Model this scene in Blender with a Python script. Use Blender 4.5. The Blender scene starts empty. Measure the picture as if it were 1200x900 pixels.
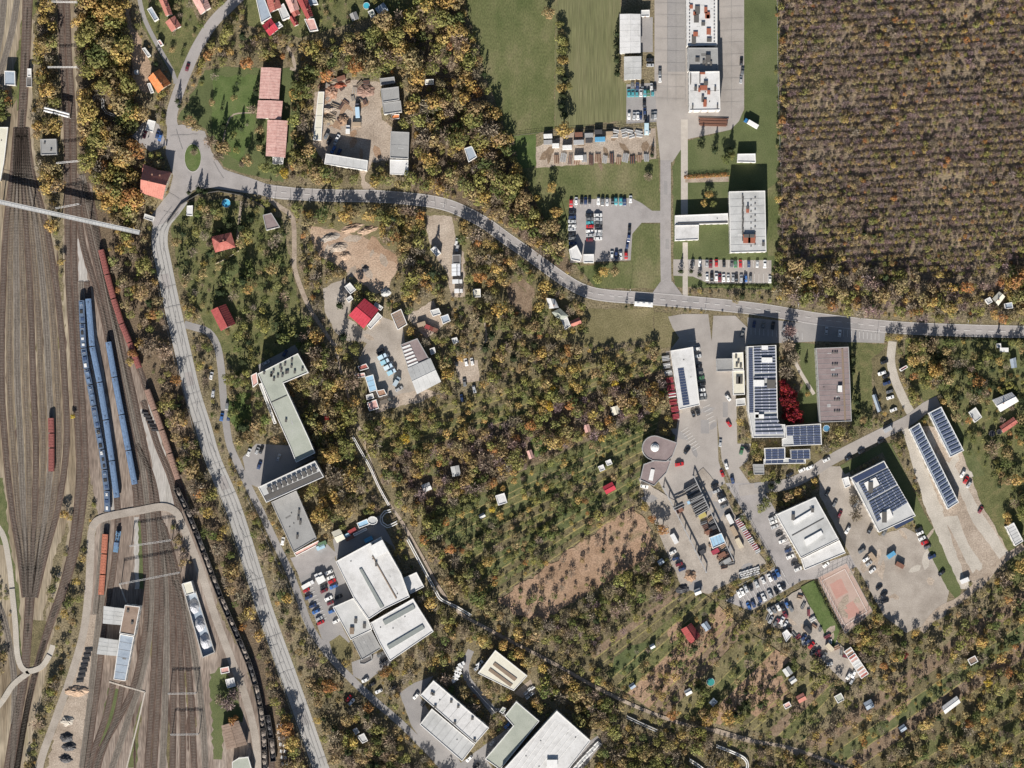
import bpy, bmesh, math, random
import numpy as np
from mathutils import Vector
random.seed(7); RNG = np.random.default_rng(11)
C = bpy.context.scene.collection
sc = bpy.context.scene
# ---------------------------------------------------------------- camera, sky, sun, exposure
S = 0.5            # metres per photo pixel
CAMH = 1500.0      # flying height of the survey camera
cam = bpy.data.cameras.new('camera'); cam.sensor_width = 36; cam.lens = 36 * CAMH / 600.0
cam.clip_start = 10; cam.clip_end = 20000
co = bpy.data.objects.new('camera', cam); co.location = (0, 0, CAMH); C.objects.link(co); sc.camera = co
SUN_EL, SUN_AZ = 29.0, 187.0     # azimuth clockwise from north: sun a little west of south
w = bpy.data.worlds.new('World'); sc.world = w; w.use_nodes = True
nt = w.node_tree; nt.nodes.clear()
sky = nt.nodes.new('ShaderNodeTexSky'); sky.sky_type = 'NISHITA'; sky.sun_disc = False
sky.sun_elevation = math.radians(SUN_EL); sky.sun_rotation = math.radians(SUN_AZ)
bg = nt.nodes.new('ShaderNodeBackground'); bg.inputs[1].default_value = 0.05
wo = nt.nodes.new('ShaderNodeOutputWorld')
nt.links.new(sky.outputs[0], bg.inputs[0]); nt.links.new(bg.outputs[0], wo.inputs[0])
sl = bpy.data.lights.new('sun', 'SUN'); sl.energy = 5.0; sl.angle = math.radians(0.5); sl.color = (1.0, 0.94, 0.86)
so = bpy.data.objects.new('sun', sl); C.objects.link(so)
_a = math.radians(SUN_AZ); _e = math.radians(SUN_EL)
to_sun = Vector((math.sin(_a) * math.cos(_e), math.cos(_a) * math.cos(_e), math.sin(_e)))
so.rotation_euler = to_sun.to_track_quat('Z', 'Y').to_euler(); so.location = to_sun * 900
sc.view_settings.view_transform = 'Standard'; sc.view_settings.look = 'None'
sc.view_settings.gamma = 1; sc.view_settings.use_curve_mapping = False
sc.view_settings.exposure = 0.68
sc.cycles.max_bounces = 4; sc.cycles.diffuse_bounces = 2; sc.cycles.glossy_bounces = 2

# ---------------------------------------------------------------- helpers
def W(p, h=0.0):
    """survey pixel of a point that lies h metres up -> ground plan metres"""
    k = S * (1 - h / CAMH)
    return ((p[0] - 600) * k, (450 - p[1]) * k)
def T(c, r, *pts):
    """points read off the 5x enlargement of map sheet (c, r)"""
    return [(c * 240 + x / 5.0, r * 180 + y / 5.0) for x, y in pts]
def T1(c, r, x, y): return (c * 240 + x / 5.0, r * 180 + y / 5.0)

def node_mat(name, cols, scale=0.2, rough=0.9, grain=0.25, grain_scale=3.0, stretch=(1, 1, 1), bump=0.0, spec=0.2, ramp=(0.3, 0.7), detail=6, big=0.0, rot=0.0, metallic=0.0):
    m = bpy.data.materials.new(name); m.use_nodes = True
    t = m.node_tree; n = t.nodes; L = t.links
    b = n['Principled BSDF']; b.inputs['Roughness'].default_value = rough; b.inputs['Metallic'].default_value = metallic
    b.inputs['Specular IOR Level'].default_value = spec
    g = n.new('ShaderNodeNewGeometry'); mp = n.new('ShaderNodeMapping'); mp.inputs['Scale'].default_value = stretch
    mp.inputs['Rotation'].default_value = (0, 0, rot)
    L.new(g.outputs['Position'], mp.inputs[0])
    n1 = n.new('ShaderNodeTexNoise'); n1.inputs['Scale'].default_value = scale; n1.inputs['Detail'].default_value = detail; n1.inputs['Roughness'].default_value = 0.62
    L.new(mp.outputs[0], n1.inputs['Vector'])
    fac = n1.outputs['Fac']
    if big:
        n3 = n.new('ShaderNodeTexNoise'); n3.inputs['Scale'].default_value = big; n3.inputs['Detail'].default_value = 2
        L.new(g.outputs['Position'], n3.inputs['Vector'])
        mx = n.new('ShaderNodeMix'); mx.data_type = 'FLOAT'; mx.inputs[0].default_value = 0.45
        L.new(fac, mx.inputs[2]); L.new(n3.outputs['Fac'], mx.inputs[3]); fac = mx.outputs[0]
    cr = n.new('ShaderNodeValToRGB'); e = cr.color_ramp.elements
    k = len(cols)
    while len(e) < k: e.new(0.5)
    for i, c in enumerate(cols):
        e[i].position = ramp[0] + (ramp[1] - ramp[0]) * i / max(1, k - 1); e[i].color = (*c, 1)
    L.new(fac, cr.inputs[0])
    n2 = n.new('ShaderNodeTexNoise'); n2.inputs['Scale'].default_value = grain_scale; n2.inputs['Detail'].default_value = 3
    L.new(mp.outputs[0], n2.inputs['Vector'])
    mr = n.new('ShaderNodeMapRange'); mr.inputs[1].default_value = 0.3; mr.inputs[2].default_value = 0.7
    mr.inputs[3].default_value = 1 - grain; mr.inputs[4].default_value = 1 + grain
    L.new(n2.outputs['Fac'], mr.inputs[0])
    mu = n.new('ShaderNodeMix'); mu.data_type = 'RGBA'; mu.blend_type = 'MULTIPLY'; mu.inputs[0].default_value = 1
    L.new(cr.outputs[0], mu.inputs[6]); L.new(mr.outputs[0], mu.inputs[7])
    L.new(mu.outputs[2], b.inputs['Base Color'])
    if bump:
        bn = n.new('ShaderNodeBump'); bn.inputs['Strength'].default_value = 1; bn.inputs['Distance'].default_value = bump
        L.new(n2.outputs['Fac'], bn.inputs['Height']); L.new(bn.outputs[0], b.inputs['Normal'])
    return m
def plain(name, col, rough=0.8, spec=0.3, var=0.10, scale=0.7, metallic=0.0, grain=0.08):
    lo = tuple(c * (1 - var) for c in col); hi = tuple(min(1, c * (1 + var)) for c in col)
    return node_mat(name, [lo, hi], scale=scale, rough=rough, grain=grain, grain_scale=2.2, spec=spec, metallic=metallic)
def objcol(name, rough=0.35, spec=0.5, dirt=0.12):
    m = bpy.data.materials.new(name); m.use_nodes = True; t = m.node_tree; n = t.nodes; L = t.links
    b = n['Principled BSDF']; b.inputs['Roughness'].default_value = rough; b.inputs['Specular IOR Level'].default_value = spec
    oi = n.new('ShaderNodeObjectInfo'); g = n.new('ShaderNodeNewGeometry')
    n1 = n.new('ShaderNodeTexNoise'); n1.inputs['Scale'].default_value = 1.6; n1.inputs['Detail'].default_value = 4
    L.new(g.outputs['Position'], n1.inputs['Vector'])
    mr = n.new('ShaderNodeMapRange'); mr.inputs[1].default_value = 0.3; mr.inputs[2].default_value = 0.7; mr.inputs[3].default_value = 1 - dirt; mr.inputs[4].default_value = 1 + dirt
    L.new(n1.outputs['Fac'], mr.inputs[0])
    mu = n.new('ShaderNodeMix'); mu.data_type = 'RGBA'; mu.blend_type = 'MULTIPLY'; mu.inputs[0].default_value = 1
    L.new(oi.outputs['Color'], mu.inputs[6]); L.new(mr.outputs[0], mu.inputs[7]); L.new(mu.outputs[2], b.inputs['Base Color'])
    return m
def leafmat(name, use_attr):
    m = bpy.data.materials.new(name); m.use_nodes = True; t = m.node_tree; n = t.nodes; L = t.links
    n.remove(n['Principled BSDF']); out = n['Material Output']
    if use_attr:
        a = n.new('ShaderNodeVertexColor'); a.layer_name = 'leaf_colour'; col = a.outputs[0]
    else:
        a = n.new('ShaderNodeObjectInfo'); col = a.outputs['Color']
    at = n.new('ShaderNodeAttribute'); at.attribute_name = 'tone'
    mu = n.new('ShaderNodeMix'); mu.data_type = 'RGBA'; mu.blend_type = 'MULTIPLY'; mu.inputs[0].default_value = 1
    L.new(col, mu.inputs[6]); L.new(at.outputs['Fac'], mu.inputs[7])
    g = n.new('ShaderNodeNewGeometry'); n1 = n.new('ShaderNodeTexNoise'); n1.inputs['Scale'].default_value = 0.55; n1.inputs['Detail'].default_value = 3
    L.new(g.outputs['Position'], n1.inputs['Vector'])
    hs = n.new('ShaderNodeHueSaturation'); hs.inputs['Saturation'].default_value = 1.0
    mr = n.new('ShaderNodeMapRange'); mr.inputs[1].default_value = 0.3; mr.inputs[2].default_value = 0.7; mr.inputs[3].default_value = 0.482; mr.inputs[4].default_value = 0.522
    L.new(n1.outputs['Fac'], mr.inputs[0]); L.new(mr.outputs[0], hs.inputs['Hue']); L.new(mu.outputs[2], hs.inputs['Color'])
    d = n.new('ShaderNodeBsdfDiffuse'); tr = n.new('ShaderNodeBsdfTranslucent'); mx = n.new('ShaderNodeMixShader'); mx.inputs[0].default_value = 0.3
    L.new(hs.outputs[0], d.inputs[0]); L.new(hs.outputs[0], tr.inputs[0]); L.new(d.outputs[0], mx.inputs[1]); L.new(tr.outputs[0], mx.inputs[2])
    L.new(mx.outputs[0], out.inputs[0])
    return m

def area2(p): return sum(p[i][0] * p[(i + 1) % len(p)][1] - p[(i + 1) % len(p)][0] * p[i][1] for i in range(len(p)))
def ccw(p): return list(p) if area2(p) > 0 else list(reversed(p))

class MB:
    """collects faces, builds ONE mesh object"""
    def __init__(s): s.v = []; s.f = []; s.m = []
    def face(s, pts, m=0):
        i = len(s.v); s.v += [tuple(p) for p in pts]; s.f.append(tuple(range(i, i + len(pts)))); s.m.append(m)
    def prism(s, poly, z0, z1, m=0, mt=None, bottom=False):
        p = ccw(poly); n = len(p); i = len(s.v)
        s.v += [(x, y, z0) for x, y in p] + [(x, y, z1) for x, y in p]
        for k in range(n): s.f.append((i + k, i + (k + 1) % n, i + n + (k + 1) % n, i + n + k)); s.m.append(m)
        s.f.append(tuple(range(i + n, i + 2 * n))); s.m.append(m if mt is None else mt)
        if bottom: s.f.append(tuple(reversed(range(i, i + n)))); s.m.append(m)
    def walls(s, poly, z0, z1, m=0):
        p = ccw(poly); n = len(p); i = len(s.v)
        s.v += [(x, y, z0) for x, y in p] + [(x, y, z1) for x, y in p]
        for k in range(n): s.f.append((i + k, i + (k + 1) % n, i + n + (k + 1) % n, i + n + k)); s.m.append(m)
    def box(s, cx, cy, z0, sx, sy, sz, a=0.0, m=0, tx=1.0, ty=1.0):
        ca, sa = math.cos(a), math.sin(a); i = len(s.v)
        for z, kx, ky in ((z0, 1, 1), (z0 + sz, tx, ty)):
            for ux, uy in ((-1, -1), (1, -1), (1, 1), (-1, 1)):
                x, y = ux * sx / 2 * kx, uy * sy / 2 * ky
                s.v.append((cx + x * ca - y * sa, cy + x * sa + y * ca, z))
        for q in ((0, 3, 2, 1), (4, 5, 6, 7), (0, 1, 5, 4), (1, 2, 6, 5), (2, 3, 7, 6), (3, 0, 4, 7)):
            s.f.append(tuple(i + k for k in q)); s.m.append(m)
    def tube(s, pts, r, n=6, m=0, cap=True, r1=None):
        pts = [Vector(p) for p in pts]; rings = []
        for k, p in enumerate(pts):
            d = (pts[min(k + 1, len(pts) - 1)] - pts[max(k - 1, 0)]).normalized()
            u = d.cross(Vector((0, 0, 1)) if abs(d.z) < 0.9 else Vector((1, 0, 0))).normalized(); w_ = u.cross(d)
            rr = r if r1 is None else r + (r1 - r) * k / (len(pts) - 1)
            i = len(s.v); rings.append(i)
            for q in range(n):
                t = 2 * math.pi * q / n; s.v.append(tuple(p + (u * math.cos(t) + w_ * math.sin(t)) * rr))
        for a, b in zip(rings, rings[1:]):
            for q in range(n): s.f.append((a + q, a + (q + 1) % n, b + (q + 1) % n, b + q)); s.m.append(m)
        if cap:
            s.f.append(tuple(rings[0] + q for q in reversed(range(n)))); s.m.append(m)
            s.f.append(tuple(rings[-1] + q for q in range(n))); s.m.append(m)
    def cyl(s, cx, cy, z0, z1, r, n=16, m=0, r1=None):
        r1 = r if r1 is None else r1; i = len(s.v)
        for z, rr in ((z0, r), (z1, r1)):
            for q in range(n): s.v.append((cx + rr * math.cos(2 * math.pi * q / n), cy + rr * math.sin(2 * math.pi * q / n), z))
        for q in range(n): s.f.append((i + q, i + (q + 1) % n, i + n + (q + 1) % n, i + n + q)); s.m.append(m)
        s.f.append(tuple(i + n + q for q in range(n))); s.m.append(m)
    def heap(s, cx, cy, z0, rx, ry, h, a=0.0, m=0, n=14, seed=0, p=1.3, j_=1.0):
        rnd = random.Random(seed); ca, sa = math.cos(a), math.sin(a); rings = []
        for k, t in enumerate((1.0, 0.78, 0.52, 0.25)):
            i = len(s.v); rings.append(i)
            for q in range(n):
                th = 2 * math.pi * q / n; j = 1 + rnd.uniform(-.27, .24) * j_
                x, y = rx * t * j * math.cos(th), ry * t * j * math.sin(th)
                s.v.append((cx + x * ca - y * sa, cy + x * sa + y * ca, z0 + h * (1 - t ** p) * (1 + rnd.uniform(-.3, .25) * j_) - (0.05 if k == 0 else 0)))
        for a_, b_ in zip(rings, rings[1:]):
            for q in range(n): s.f.append((a_ + q, a_ + (q + 1) % n, b_ + (q + 1) % n, b_ + q)); s.m.append(m)
        s.v.append((cx, cy, z0 + h)); i = len(s.v) - 1
        for q in range(n): s.f.append((rings[-1] + q, rings[-1] + (q + 1) % n, i)); s.m.append(m)
    def mesh(s, name, mats):
        me = bpy.data.meshes.new(name); me.from_pydata(s.v, [], s.f)
        for m in (mats if isinstance(mats, (list, tuple)) else [mats]): me.materials.append(m)
        me.polygons.foreach_set('material_index', s.m); me.update()
        return me
    def build(s, name, mats, parent=None, loc=None):
        o = bpy.data.objects.new(name, s.mesh(name, mats)); C.objects.link(o)
        if parent is not None: o.parent = parent
        if loc is not None: o.location = loc
        return o
USED = set()
def tag(o, label=None, cat=None, group=None, kind=None):
    if label: o['label'] = label; USED.add(label)
    if cat: o['category'] = cat
    if group: o['group'] = group
    if kind: o['kind'] = kind
    return o
def empty(name, loc, label, cat, group=None, rz=0.0):
    o = bpy.data.objects.new(name, None); o.empty_display_size = 0.5; C.objects.link(o); o.location = loc; o.rotation_euler = (0, 0, rz)
    return tag(o, label, cat, group)
def inst(name, me, parent=None, loc=(0, 0, 0), rz=0.0, scale=None):
    o = bpy.data.objects.new(name, me); C.objects.link(o); o.location = loc; o.rotation_euler = (0, 0, rz)
    if scale is not None: o.scale = scale
    if parent is not None: o.parent = parent
    return o
def copy_tree(o, parent=None):
    c = o.copy(); C.objects.link(c); c.parent = parent
    for ch in o.children: copy_tree(ch, c)
    return c
LAND = []        # landmarks: (px, py, short name)
def landmark(p, short): LAND.append((p[0], p[1], short))
def cent(poly): return (sum(p[0] for p in poly) / len(poly), sum(p[1] for p in poly) / len(poly))

# raster bookkeeping of the ground plan: where nothing may grow, and how high the ground sheet lies
MG = 60
MASK = np.zeros((900 + 2 * MG, 1200 + 2 * MG), bool); ZMAP = np.zeros(MASK.shape, np.float32); OPEN = np.zeros(MASK.shape, bool)
def fill(poly):
    p = np.array(poly, float) + MG
    x0, y0 = np.maximum(np.floor(p.min(0)).astype(int), 0); x1 = min(int(p[:, 0].max()) + 2, MASK.shape[1]); y1 = min(int(p[:, 1].max()) + 2, MASK.shape[0])
    if x1 <= x0 or y1 <= y0: return None
    X, Y = np.meshgrid(np.arange(x0, x1) + .5, np.arange(y0, y1) + .5); ins = np.zeros(X.shape, bool)
    n = len(p)
    for i in range(n):
        ax, ay = p[i]; bx, by = p[(i + 1) % n]
        if ay == by: continue
        c = ((ay > Y) != (by > Y)) & (X < (bx - ax) * (Y - ay) / (by - ay) + ax); ins ^= c
    return slice(y0, y1), slice(x0, x1), ins
def block(poly, grow=0):
    if grow:
        c = cent(poly); poly = [(x + grow * (x - c[0]) / (math.hypot(x - c[0], y - c[1]) + 1e-6), y + grow * (y - c[1]) / (math.hypot(x - c[0], y - c[1]) + 1e-6)) for x, y in poly]
    r = fill(poly)
    if r: MASK[r[0], r[1]] |= r[2]
def setz(poly, z):
    r = fill(poly)
    if r: ZMAP[r[0], r[1]][r[2]] = z
def gz(p):
    x = int(p[0] + MG); y = int(p[1] + MG)
    return float(ZMAP[min(max(y, 0), ZMAP.shape[0] - 1), min(max(x, 0), ZMAP.shape[1] - 1)])
def P3(p, dz=0.0):
    x, y = W(p); return (x, y, gz(p) + dz)
def smooth(pts, step=6.0):
    out = []; n = len(pts)
    for i in range(n - 1):
        p0 = pts[max(i - 1, 0)]; p1 = pts[i]; p2 = pts[i + 1]; p3 = pts[min(i + 2, n - 1)]
        k = max(1, int(math.hypot(p2[0] - p1[0], p2[1] - p1[1]) / step))
        for j in range(k):
            t = j / k
            out.append(tuple(0.5 * (2 * p1[a] + (p2[a] - p0[a]) * t + (2 * p0[a] - 5 * p1[a] + 4 * p2[a] - p3[a]) * t * t + (3 * p1[a] - p0[a] - 3 * p2[a] + p3[a]) * t ** 3) for a in (0, 1)))
    out.append(pts[-1]); return out
def offset(pts, d):
    out = []
    for i, p in enumerate(pts):
        a = pts[max(i - 1, 0)]; b = pts[min(i + 1, len(pts) - 1)]
        dx, dy = b[0] - a[0], b[1] - a[1]; l = math.hypot(dx, dy) or 1
        dd = d[i] if isinstance(d, (list, tuple)) else d
        out.append((p[0] - dy / l * dd, p[1] + dx / l * dd))
    return out
def ribbon_poly(pts, wd): return offset(pts, wd / 2) + list(reversed(offset(pts, -wd / 2)))
def roughen(poly, amp, step=5.0, seed=1):
    rnd = random.Random(seed); out = []
    for i in range(len(poly)):
        a, b = poly[i], poly[(i + 1) % len(poly)]; l = math.hypot(b[0] - a[0], b[1] - a[1]); k = max(1, int(l / step))
        for j in range(k):
            t = j / k; g = amp if (0 < j) else amp * .3
            out.append((a[0] + (b[0] - a[0]) * t + rnd.uniform(-g, g), a[1] + (b[1] - a[1]) * t + rnd.uniform(-g, g)))
    return out
ZN = [0]
def region(name, poly, m, rough=0.0, clear=False, label=None, level=None):
    """a sheet of the ground: each one lies 4 mm above the sheets below it"""
    ZN[0] += 1
    if rough: poly = roughen(poly, rough, seed=ZN[0])
    r = fill(poly); z = 0.008
    if r is not None:
        ins = r[2].copy(); ins[1:] |= r[2][:-1]; ins[:-1] |= r[2][1:]; ins[:, 1:] |= r[2][:, :-1]; ins[:, :-1] |= r[2][:, 1:]
        if ins.any(): z = float(ZMAP[r[0], r[1]][ins].max()) + 0.008
    setz(poly, z)
    if r is not None and name in ('meadow', 'lawn', 'garden_plot', 'bare_soil', 'railway_ballast', 'grass_strip', 'gravel_yard', 'vegetable_patch', 'ploughed_plot', 'forest_floor', 'garden_ground', 'excavation', 'tennis_court'):
        r = fill(poly); OPEN[r[0], r[1]] |= r[2]
    if clear: block(poly)
    b = MB(); b.face([(*W(p), z) for p in (poly if area2([W(p) for p in poly]) > 0 else list(reversed(poly)))])
    o = b.build(name, m); return tag(o, label, None, None, 'structure')
def road(name, pts, wd, m, clear=True, kerb=None, label=None, rough=0.0):
    pts = smooth(pts); poly = ribbon_poly(pts, wd); o = region(name, poly, m, clear=clear, label=label, rough=rough)
    if kerb is not None:
        z = o.data.vertices[0].co.z
        for s_ in (1, -1):
            kb = MB(); e0 = offset(pts, s_ * wd / 2); e1 = offset(pts, s_ * (wd / 2 + 0.6))
            for i in range(len(pts) - 1):
                q = [W(e0[i]), W(e0[i + 1]), W(e1[i + 1]), W(e1[i])]; kb.prism(q, z - 0.1, z + 0.12)
            kb.build('kerb', kerb, o)
    return o
# ---------------------------------------------------------------- materials of the ground
M = {}
M['scrub'] = node_mat('scrub_ground', [(.075, .065, .038), (.14, .118, .066), (.20, .165, .105), (.125, .125, .06)], scale=.09, grain=.5, grain_scale=1.1, bump=.25, big=.02)
M['leaf_floor'] = node_mat('leaf_litter', [(.075, .060, .042), (.14, .105, .07), (.20, .15, .10)], scale=.14, grain=.5, grain_scale=1.3, bump=.25, big=.03)
M['forest_floor'] = node_mat('forest_floor', [(.14, .112, .085), (.215, .17, .118), (.275, .22, .135)], scale=.16, grain=.45, grain_scale=1.4, bump=.25, big=.02, stretch=(.35, 1, 1))
M['field'] = node_mat('mown_meadow', [(.080, .098, .036), (.118, .126, .054), (.175, .16, .085)], scale=.11, grain=.3, grain_scale=1.6, bump=.05, big=.025, stretch=(1, .5, 1), ramp=(.36, .64))
M['field2'] = node_mat('mown_meadow_dry', [(.122, .128, .06), (.148, .148, .074), (.178, .168, .092)], scale=.28, grain=.28, grain_scale=1.6, bump=.05, big=.03, stretch=(1.6, .05, 1), ramp=(.34, .66))
M['lawn'] = node_mat('lawn', [(.068, .084, .034), (.098, .116, .048), (.135, .14, .068)], scale=.10, grain=.28, grain_scale=1.8, bump=.05, big=.03)
M['green'] = node_mat('lush_grass', [(.062, .092, .028), (.092, .128, .042), (.125, .148, .06)], scale=.12, grain=.26, grain_scale=1.8, bump=.05)
M['dry'] = node_mat('dry_grass', [(.10, .090, .042), (.165, .145, .075), (.215, .18, .105)], scale=.13, grain=.38, grain_scale=1.5, bump=.1, big=.03)
M['plot1'] = node_mat('garden_grass', [(.07, .078, .03), (.115, .12, .05), (.165, .145, .07)], scale=.2, grain=.4, grain_scale=1.5, bump=.1)
M['plot2'] = node_mat('garden_weeds', [(.085, .075, .042), (.135, .115, .062), (.18, .15, .085)], scale=.22, grain=.45, grain_scale=1.5, bump=.1)
M['plot3'] = node_mat('garden_soil', [(.13, .095, .065), (.20, .145, .10), (.25, .19, .135)], scale=.25, grain=.35, grain_scale=1.6, bump=.1)
M['plot4'] = node_mat('garden_lawn', [(.068, .082, .032), (.105, .118, .05), (.15, .145, .072)], scale=.2, grain=.34, grain_scale=1.7, bump=.06)
M['baulk'] = node_mat('dry_baulk_grass', [(.17, .15, .065), (.25, .215, .095), (.31, .265, .12)], scale=.3, grain=.35, grain_scale=1.6)
lerp_ = lambda p, q, t: (p[0] + (q[0] - p[0]) * t, p[1] + (q[1] - p[1]) * t)
M['soil'] = node_mat('bare_red_soil', [(.17, .115, .075), (.265, .175, .115), (.33, .225, .155), (.15, .13, .07)], scale=.14, grain=.34, grain_scale=1.4, bump=.12, big=.03)
M['site'] = node_mat('excavated_clay', [(.27, .19, .13), (.38, .275, .20), (.46, .36, .27)], scale=.12, grain=.26, grain_scale=1.1, bump=.2, big=.03)
M['asphalt'] = node_mat('worn_asphalt', [(.23, .215, .208), (.31, .29, .282), (.36, .338, .33)], scale=.16, grain=.13, grain_scale=2.5, big=.03)
M['asphalt2'] = node_mat('grey_asphalt', [(.225, .215, .212), (.27, .258, .252), (.315, .30, .29)], scale=.15, grain=.12, grain_scale=2.2, big=.03)
M['concrete'] = node_mat('concrete_carriageway', [(.31, .305, .295), (.36, .352, .338), (.41, .40, .385)], scale=.10, grain=.10, grain_scale=2.2, big=.03, stretch=(1, .4, 1))
M['apron'] = node_mat('concrete_apron', [(.25, .228, .21), (.33, .303, .28), (.39, .358, .33)], scale=.11, grain=.09, grain_scale=2.0, big=.02)
M['yard'] = node_mat('dusty_yard', [(.22, .19, .16), (.325, .288, .25), (.41, .368, .322)], scale=.13, grain=.16, grain_scale=1.8, big=.03)
M['dirtyard'] = node_mat('dirt_yard', [(.22, .175, .135), (.345, .285, .23), (.44, .375, .31)], scale=.14, grain=.28, grain_scale=1.3, big=.04, bump=.08)
M['paleyard'] = node_mat('pale_gravel', [(.33, .30, .26), (.42, .385, .335), (.50, .46, .41)], scale=.13, grain=.18, grain_scale=1.8, big=.04)
M['path'] = node_mat('dirt_path', [(.24, .19, .15), (.33, .27, .215), (.39, .33, .27)], scale=.2, grain=.2, grain_scale=1.6)
M['paving'] = node_mat('concrete_paving', [(.38, .34, .30), (.43, .39, .345), (.47, .43, .385)], scale=.3, grain=.1, grain_scale=2)
M['seam'] = plain('bitumen_seam', (.25, .244, .238), var=.15)
M['kerb'] = plain('kerb_stone', (.40, .385, .36))
M['paint'] = plain('road_paint', (.72, .72, .70), var=.12, scale=2)
M['ballast_w'] = node_mat('old_ballast', [(.12, .092, .062), (.215, .172, .120), (.32, .27, .20), (.19, .165, .085)], scale=.22, grain=.35, grain_scale=1.5, stretch=(1, .07, 1), big=.02)
M['ballast_e'] = node_mat('grey_ballast', [(.115, .086, .07), (.215, .172, .142), (.34, .29, .25)], scale=.2, grain=.34, grain_scale=1.6, stretch=(1, .10, 1), big=.03)
M['ballast_p'] = node_mat('pale_ballast', [(.30, .285, .26), (.37, .35, .325), (.42, .40, .375)], scale=.2, grain=.22, grain_scale=1.8, stretch=(1, .1, 1))
M['bed'] = node_mat('rusty_track_bed', [(.062, .042, .034), (.098, .068, .055), (.14, .102, .082)], scale=.3, grain=.3, grain_scale=2, stretch=(1, .2, 1))
M['bed3'] = node_mat('weedy_track_bed', [(.115, .085, .066), (.165, .13, .095), (.21, .175, .125)], scale=.3, grain=.34, grain_scale=2, stretch=(1, .12, 1))
M['court2'] = node_mat('red_court_centre', [(.40, .225, .185), (.43, .255, .215)], scale=.2, grain=.12)
M['bed2'] = node_mat('grey_track_bed', [(.13, .115, .098), (.175, .155, .132), (.215, .19, .165)], scale=.3, grain=.3, grain_scale=2, stretch=(1, .2, 1))
M['sleeper'] = plain('sleeper_concrete', (.20, .175, .15), var=.3)
M['rail'] = plain('rail_steel', (.16, .12, .10), rough=.5, metallic=.3)
M['court'] = node_mat('clay_court', [(.36, .255, .21), (.41, .305, .26), (.44, .345, .295)], scale=.08, grain=.1, grain_scale=1.8, big=.05)
M['gravelpath'] = M['paleyard']
# ---------------------------------------------------------------- ground sheets
_g = MB(); _g.face([(-4000, -4000, -.02), (4000, -4000, -.02), (4000, 4000, -.02), (-4000, 4000, -.02)])
tag(_g.build('ground', M['scrub']), None, None, None, 'structure')
R_ = region
# railway land
R_('railway_ballast', [(-60, -60), (40, -60), (38, 120), (42, 190), (64, 280), (78, 400), (88, 520), (84, 600), (62, 660), (50, 720), (40, 790), (26, 900), (18, 960), (-60, 960)], M['ballast_w'], 2.5)
R_('railway_ballast', [(66, -60), (92, -60), (90, 180), (92, 360), (104, 540), (96, 600), (78, 680), (66, 720), (52, 800), (30, 900), (22, 900), (54, 720), (76, 650), (86, 560), (82, 480), (74, 360), (74, 180), (66, 0)], M['ballast_w'], 2)
R_('railway_ballast', [(86, 200), (106, 215), (120, 290), (140, 370), (170, 440), (192, 490), (216, 570), (237, 650), (258, 720), (286, 770), (322, 900), (322, 960), (40, 960), (84, 800), (100, 740), (108, 640), (115, 600), (106, 560), (96, 480), (87, 360)], M['ballast_e'], 2)
for pl in ([(91, 280), (95, 280), (108, 360), (122, 440), (133, 520), (139, 600), (131, 600), (124, 540), (112, 460), (102, 400), (93, 350)],
           [(164, 480), (178, 470), (196, 540), (205, 575), (207, 600), (186, 596), (178, 540)], [(157, 606), (163, 606), (164, 690), (158, 690)]):
    R_('pale_ballast_strip', pl, M['ballast_p'], 1.2)
R_('grass_strip', [(-20, 560), (4, 560), (12, 640), (22, 690), (26, 770), (18, 776), (16, 700), (6, 640), (-20, 622)], M['plot4'], 1.5)
R_('grass_strip', [(38, 30), (44, 0), (60, -40), (36, -40), (24, 40), (14, 100), (14, 126), (22, 110), (28, 60)], M['plot1'], 2)
R_('grass_strip', [(22, 96), (30, 92), (30, 124), (20, 130)], M['green'], 1)
R_('grass_strip', [(127, 806), (146, 808), (138, 836), (120, 872), (112, 878), (122, 830)], M['lawn'], 1.6)
R_('grass_strip', [(162, 610), (168, 612), (169, 690), (163, 690)], M['lawn'], .8)
R_('grass_strip', [(166, 820), (160, 900), (150, 900), (158, 850)], M['plot4'], 1)
R_('grass_strip', [(30, 726), (60, 730), (48, 780), (34, 782)], M['plot2'], 2)
R_('grass_strip', [(246, 790), (262, 780), (280, 812), (284, 846), (262, 850), (260, 890), (250, 890)], M['lawn'], 2)
R_('gravel_yard', [(84, 800), (104, 806), (98, 860), (92, 910), (52, 910), (66, 850)], M['dirtyard'], 2.5)
R_('gravel_yard', [(104, 720), (118, 722), (112, 800), (96, 810), (80, 806), (92, 768)], M['dirtyard'], 2)
R_('leaf_litter_ground', [(88, -40), (148, -40), (158, 110), (176, 150), (166, 190), (168, 262), (104, 214), (92, 190)], M['leaf_floor'], 3)
R_('leaf_litter_ground', [(104, 240), (172, 274), (190, 350), (206, 420), (218, 470), (248, 580), (296, 710), (362, 900), (380, 960), (330, 960), (300, 780), (262, 690), (216, 566), (180, 470), (136, 350), (112, 280)], M['leaf_floor'], 2)
R_('leaf_litter_ground', [(344, 236), (520, 250), (600, 300), (690, 362), (690, 390), (560, 388), (540, 300), (470, 300), (430, 275), (360, 264)], M['dry'], 3)
R_('leaf_litter_ground', [(480, 15), (540, -30), (545, 60), (600, 180), (672, 310), (660, 326), (590, 262), (530, 234), (480, 225), (480, 90)], M['leaf_floor'], 3)
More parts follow.
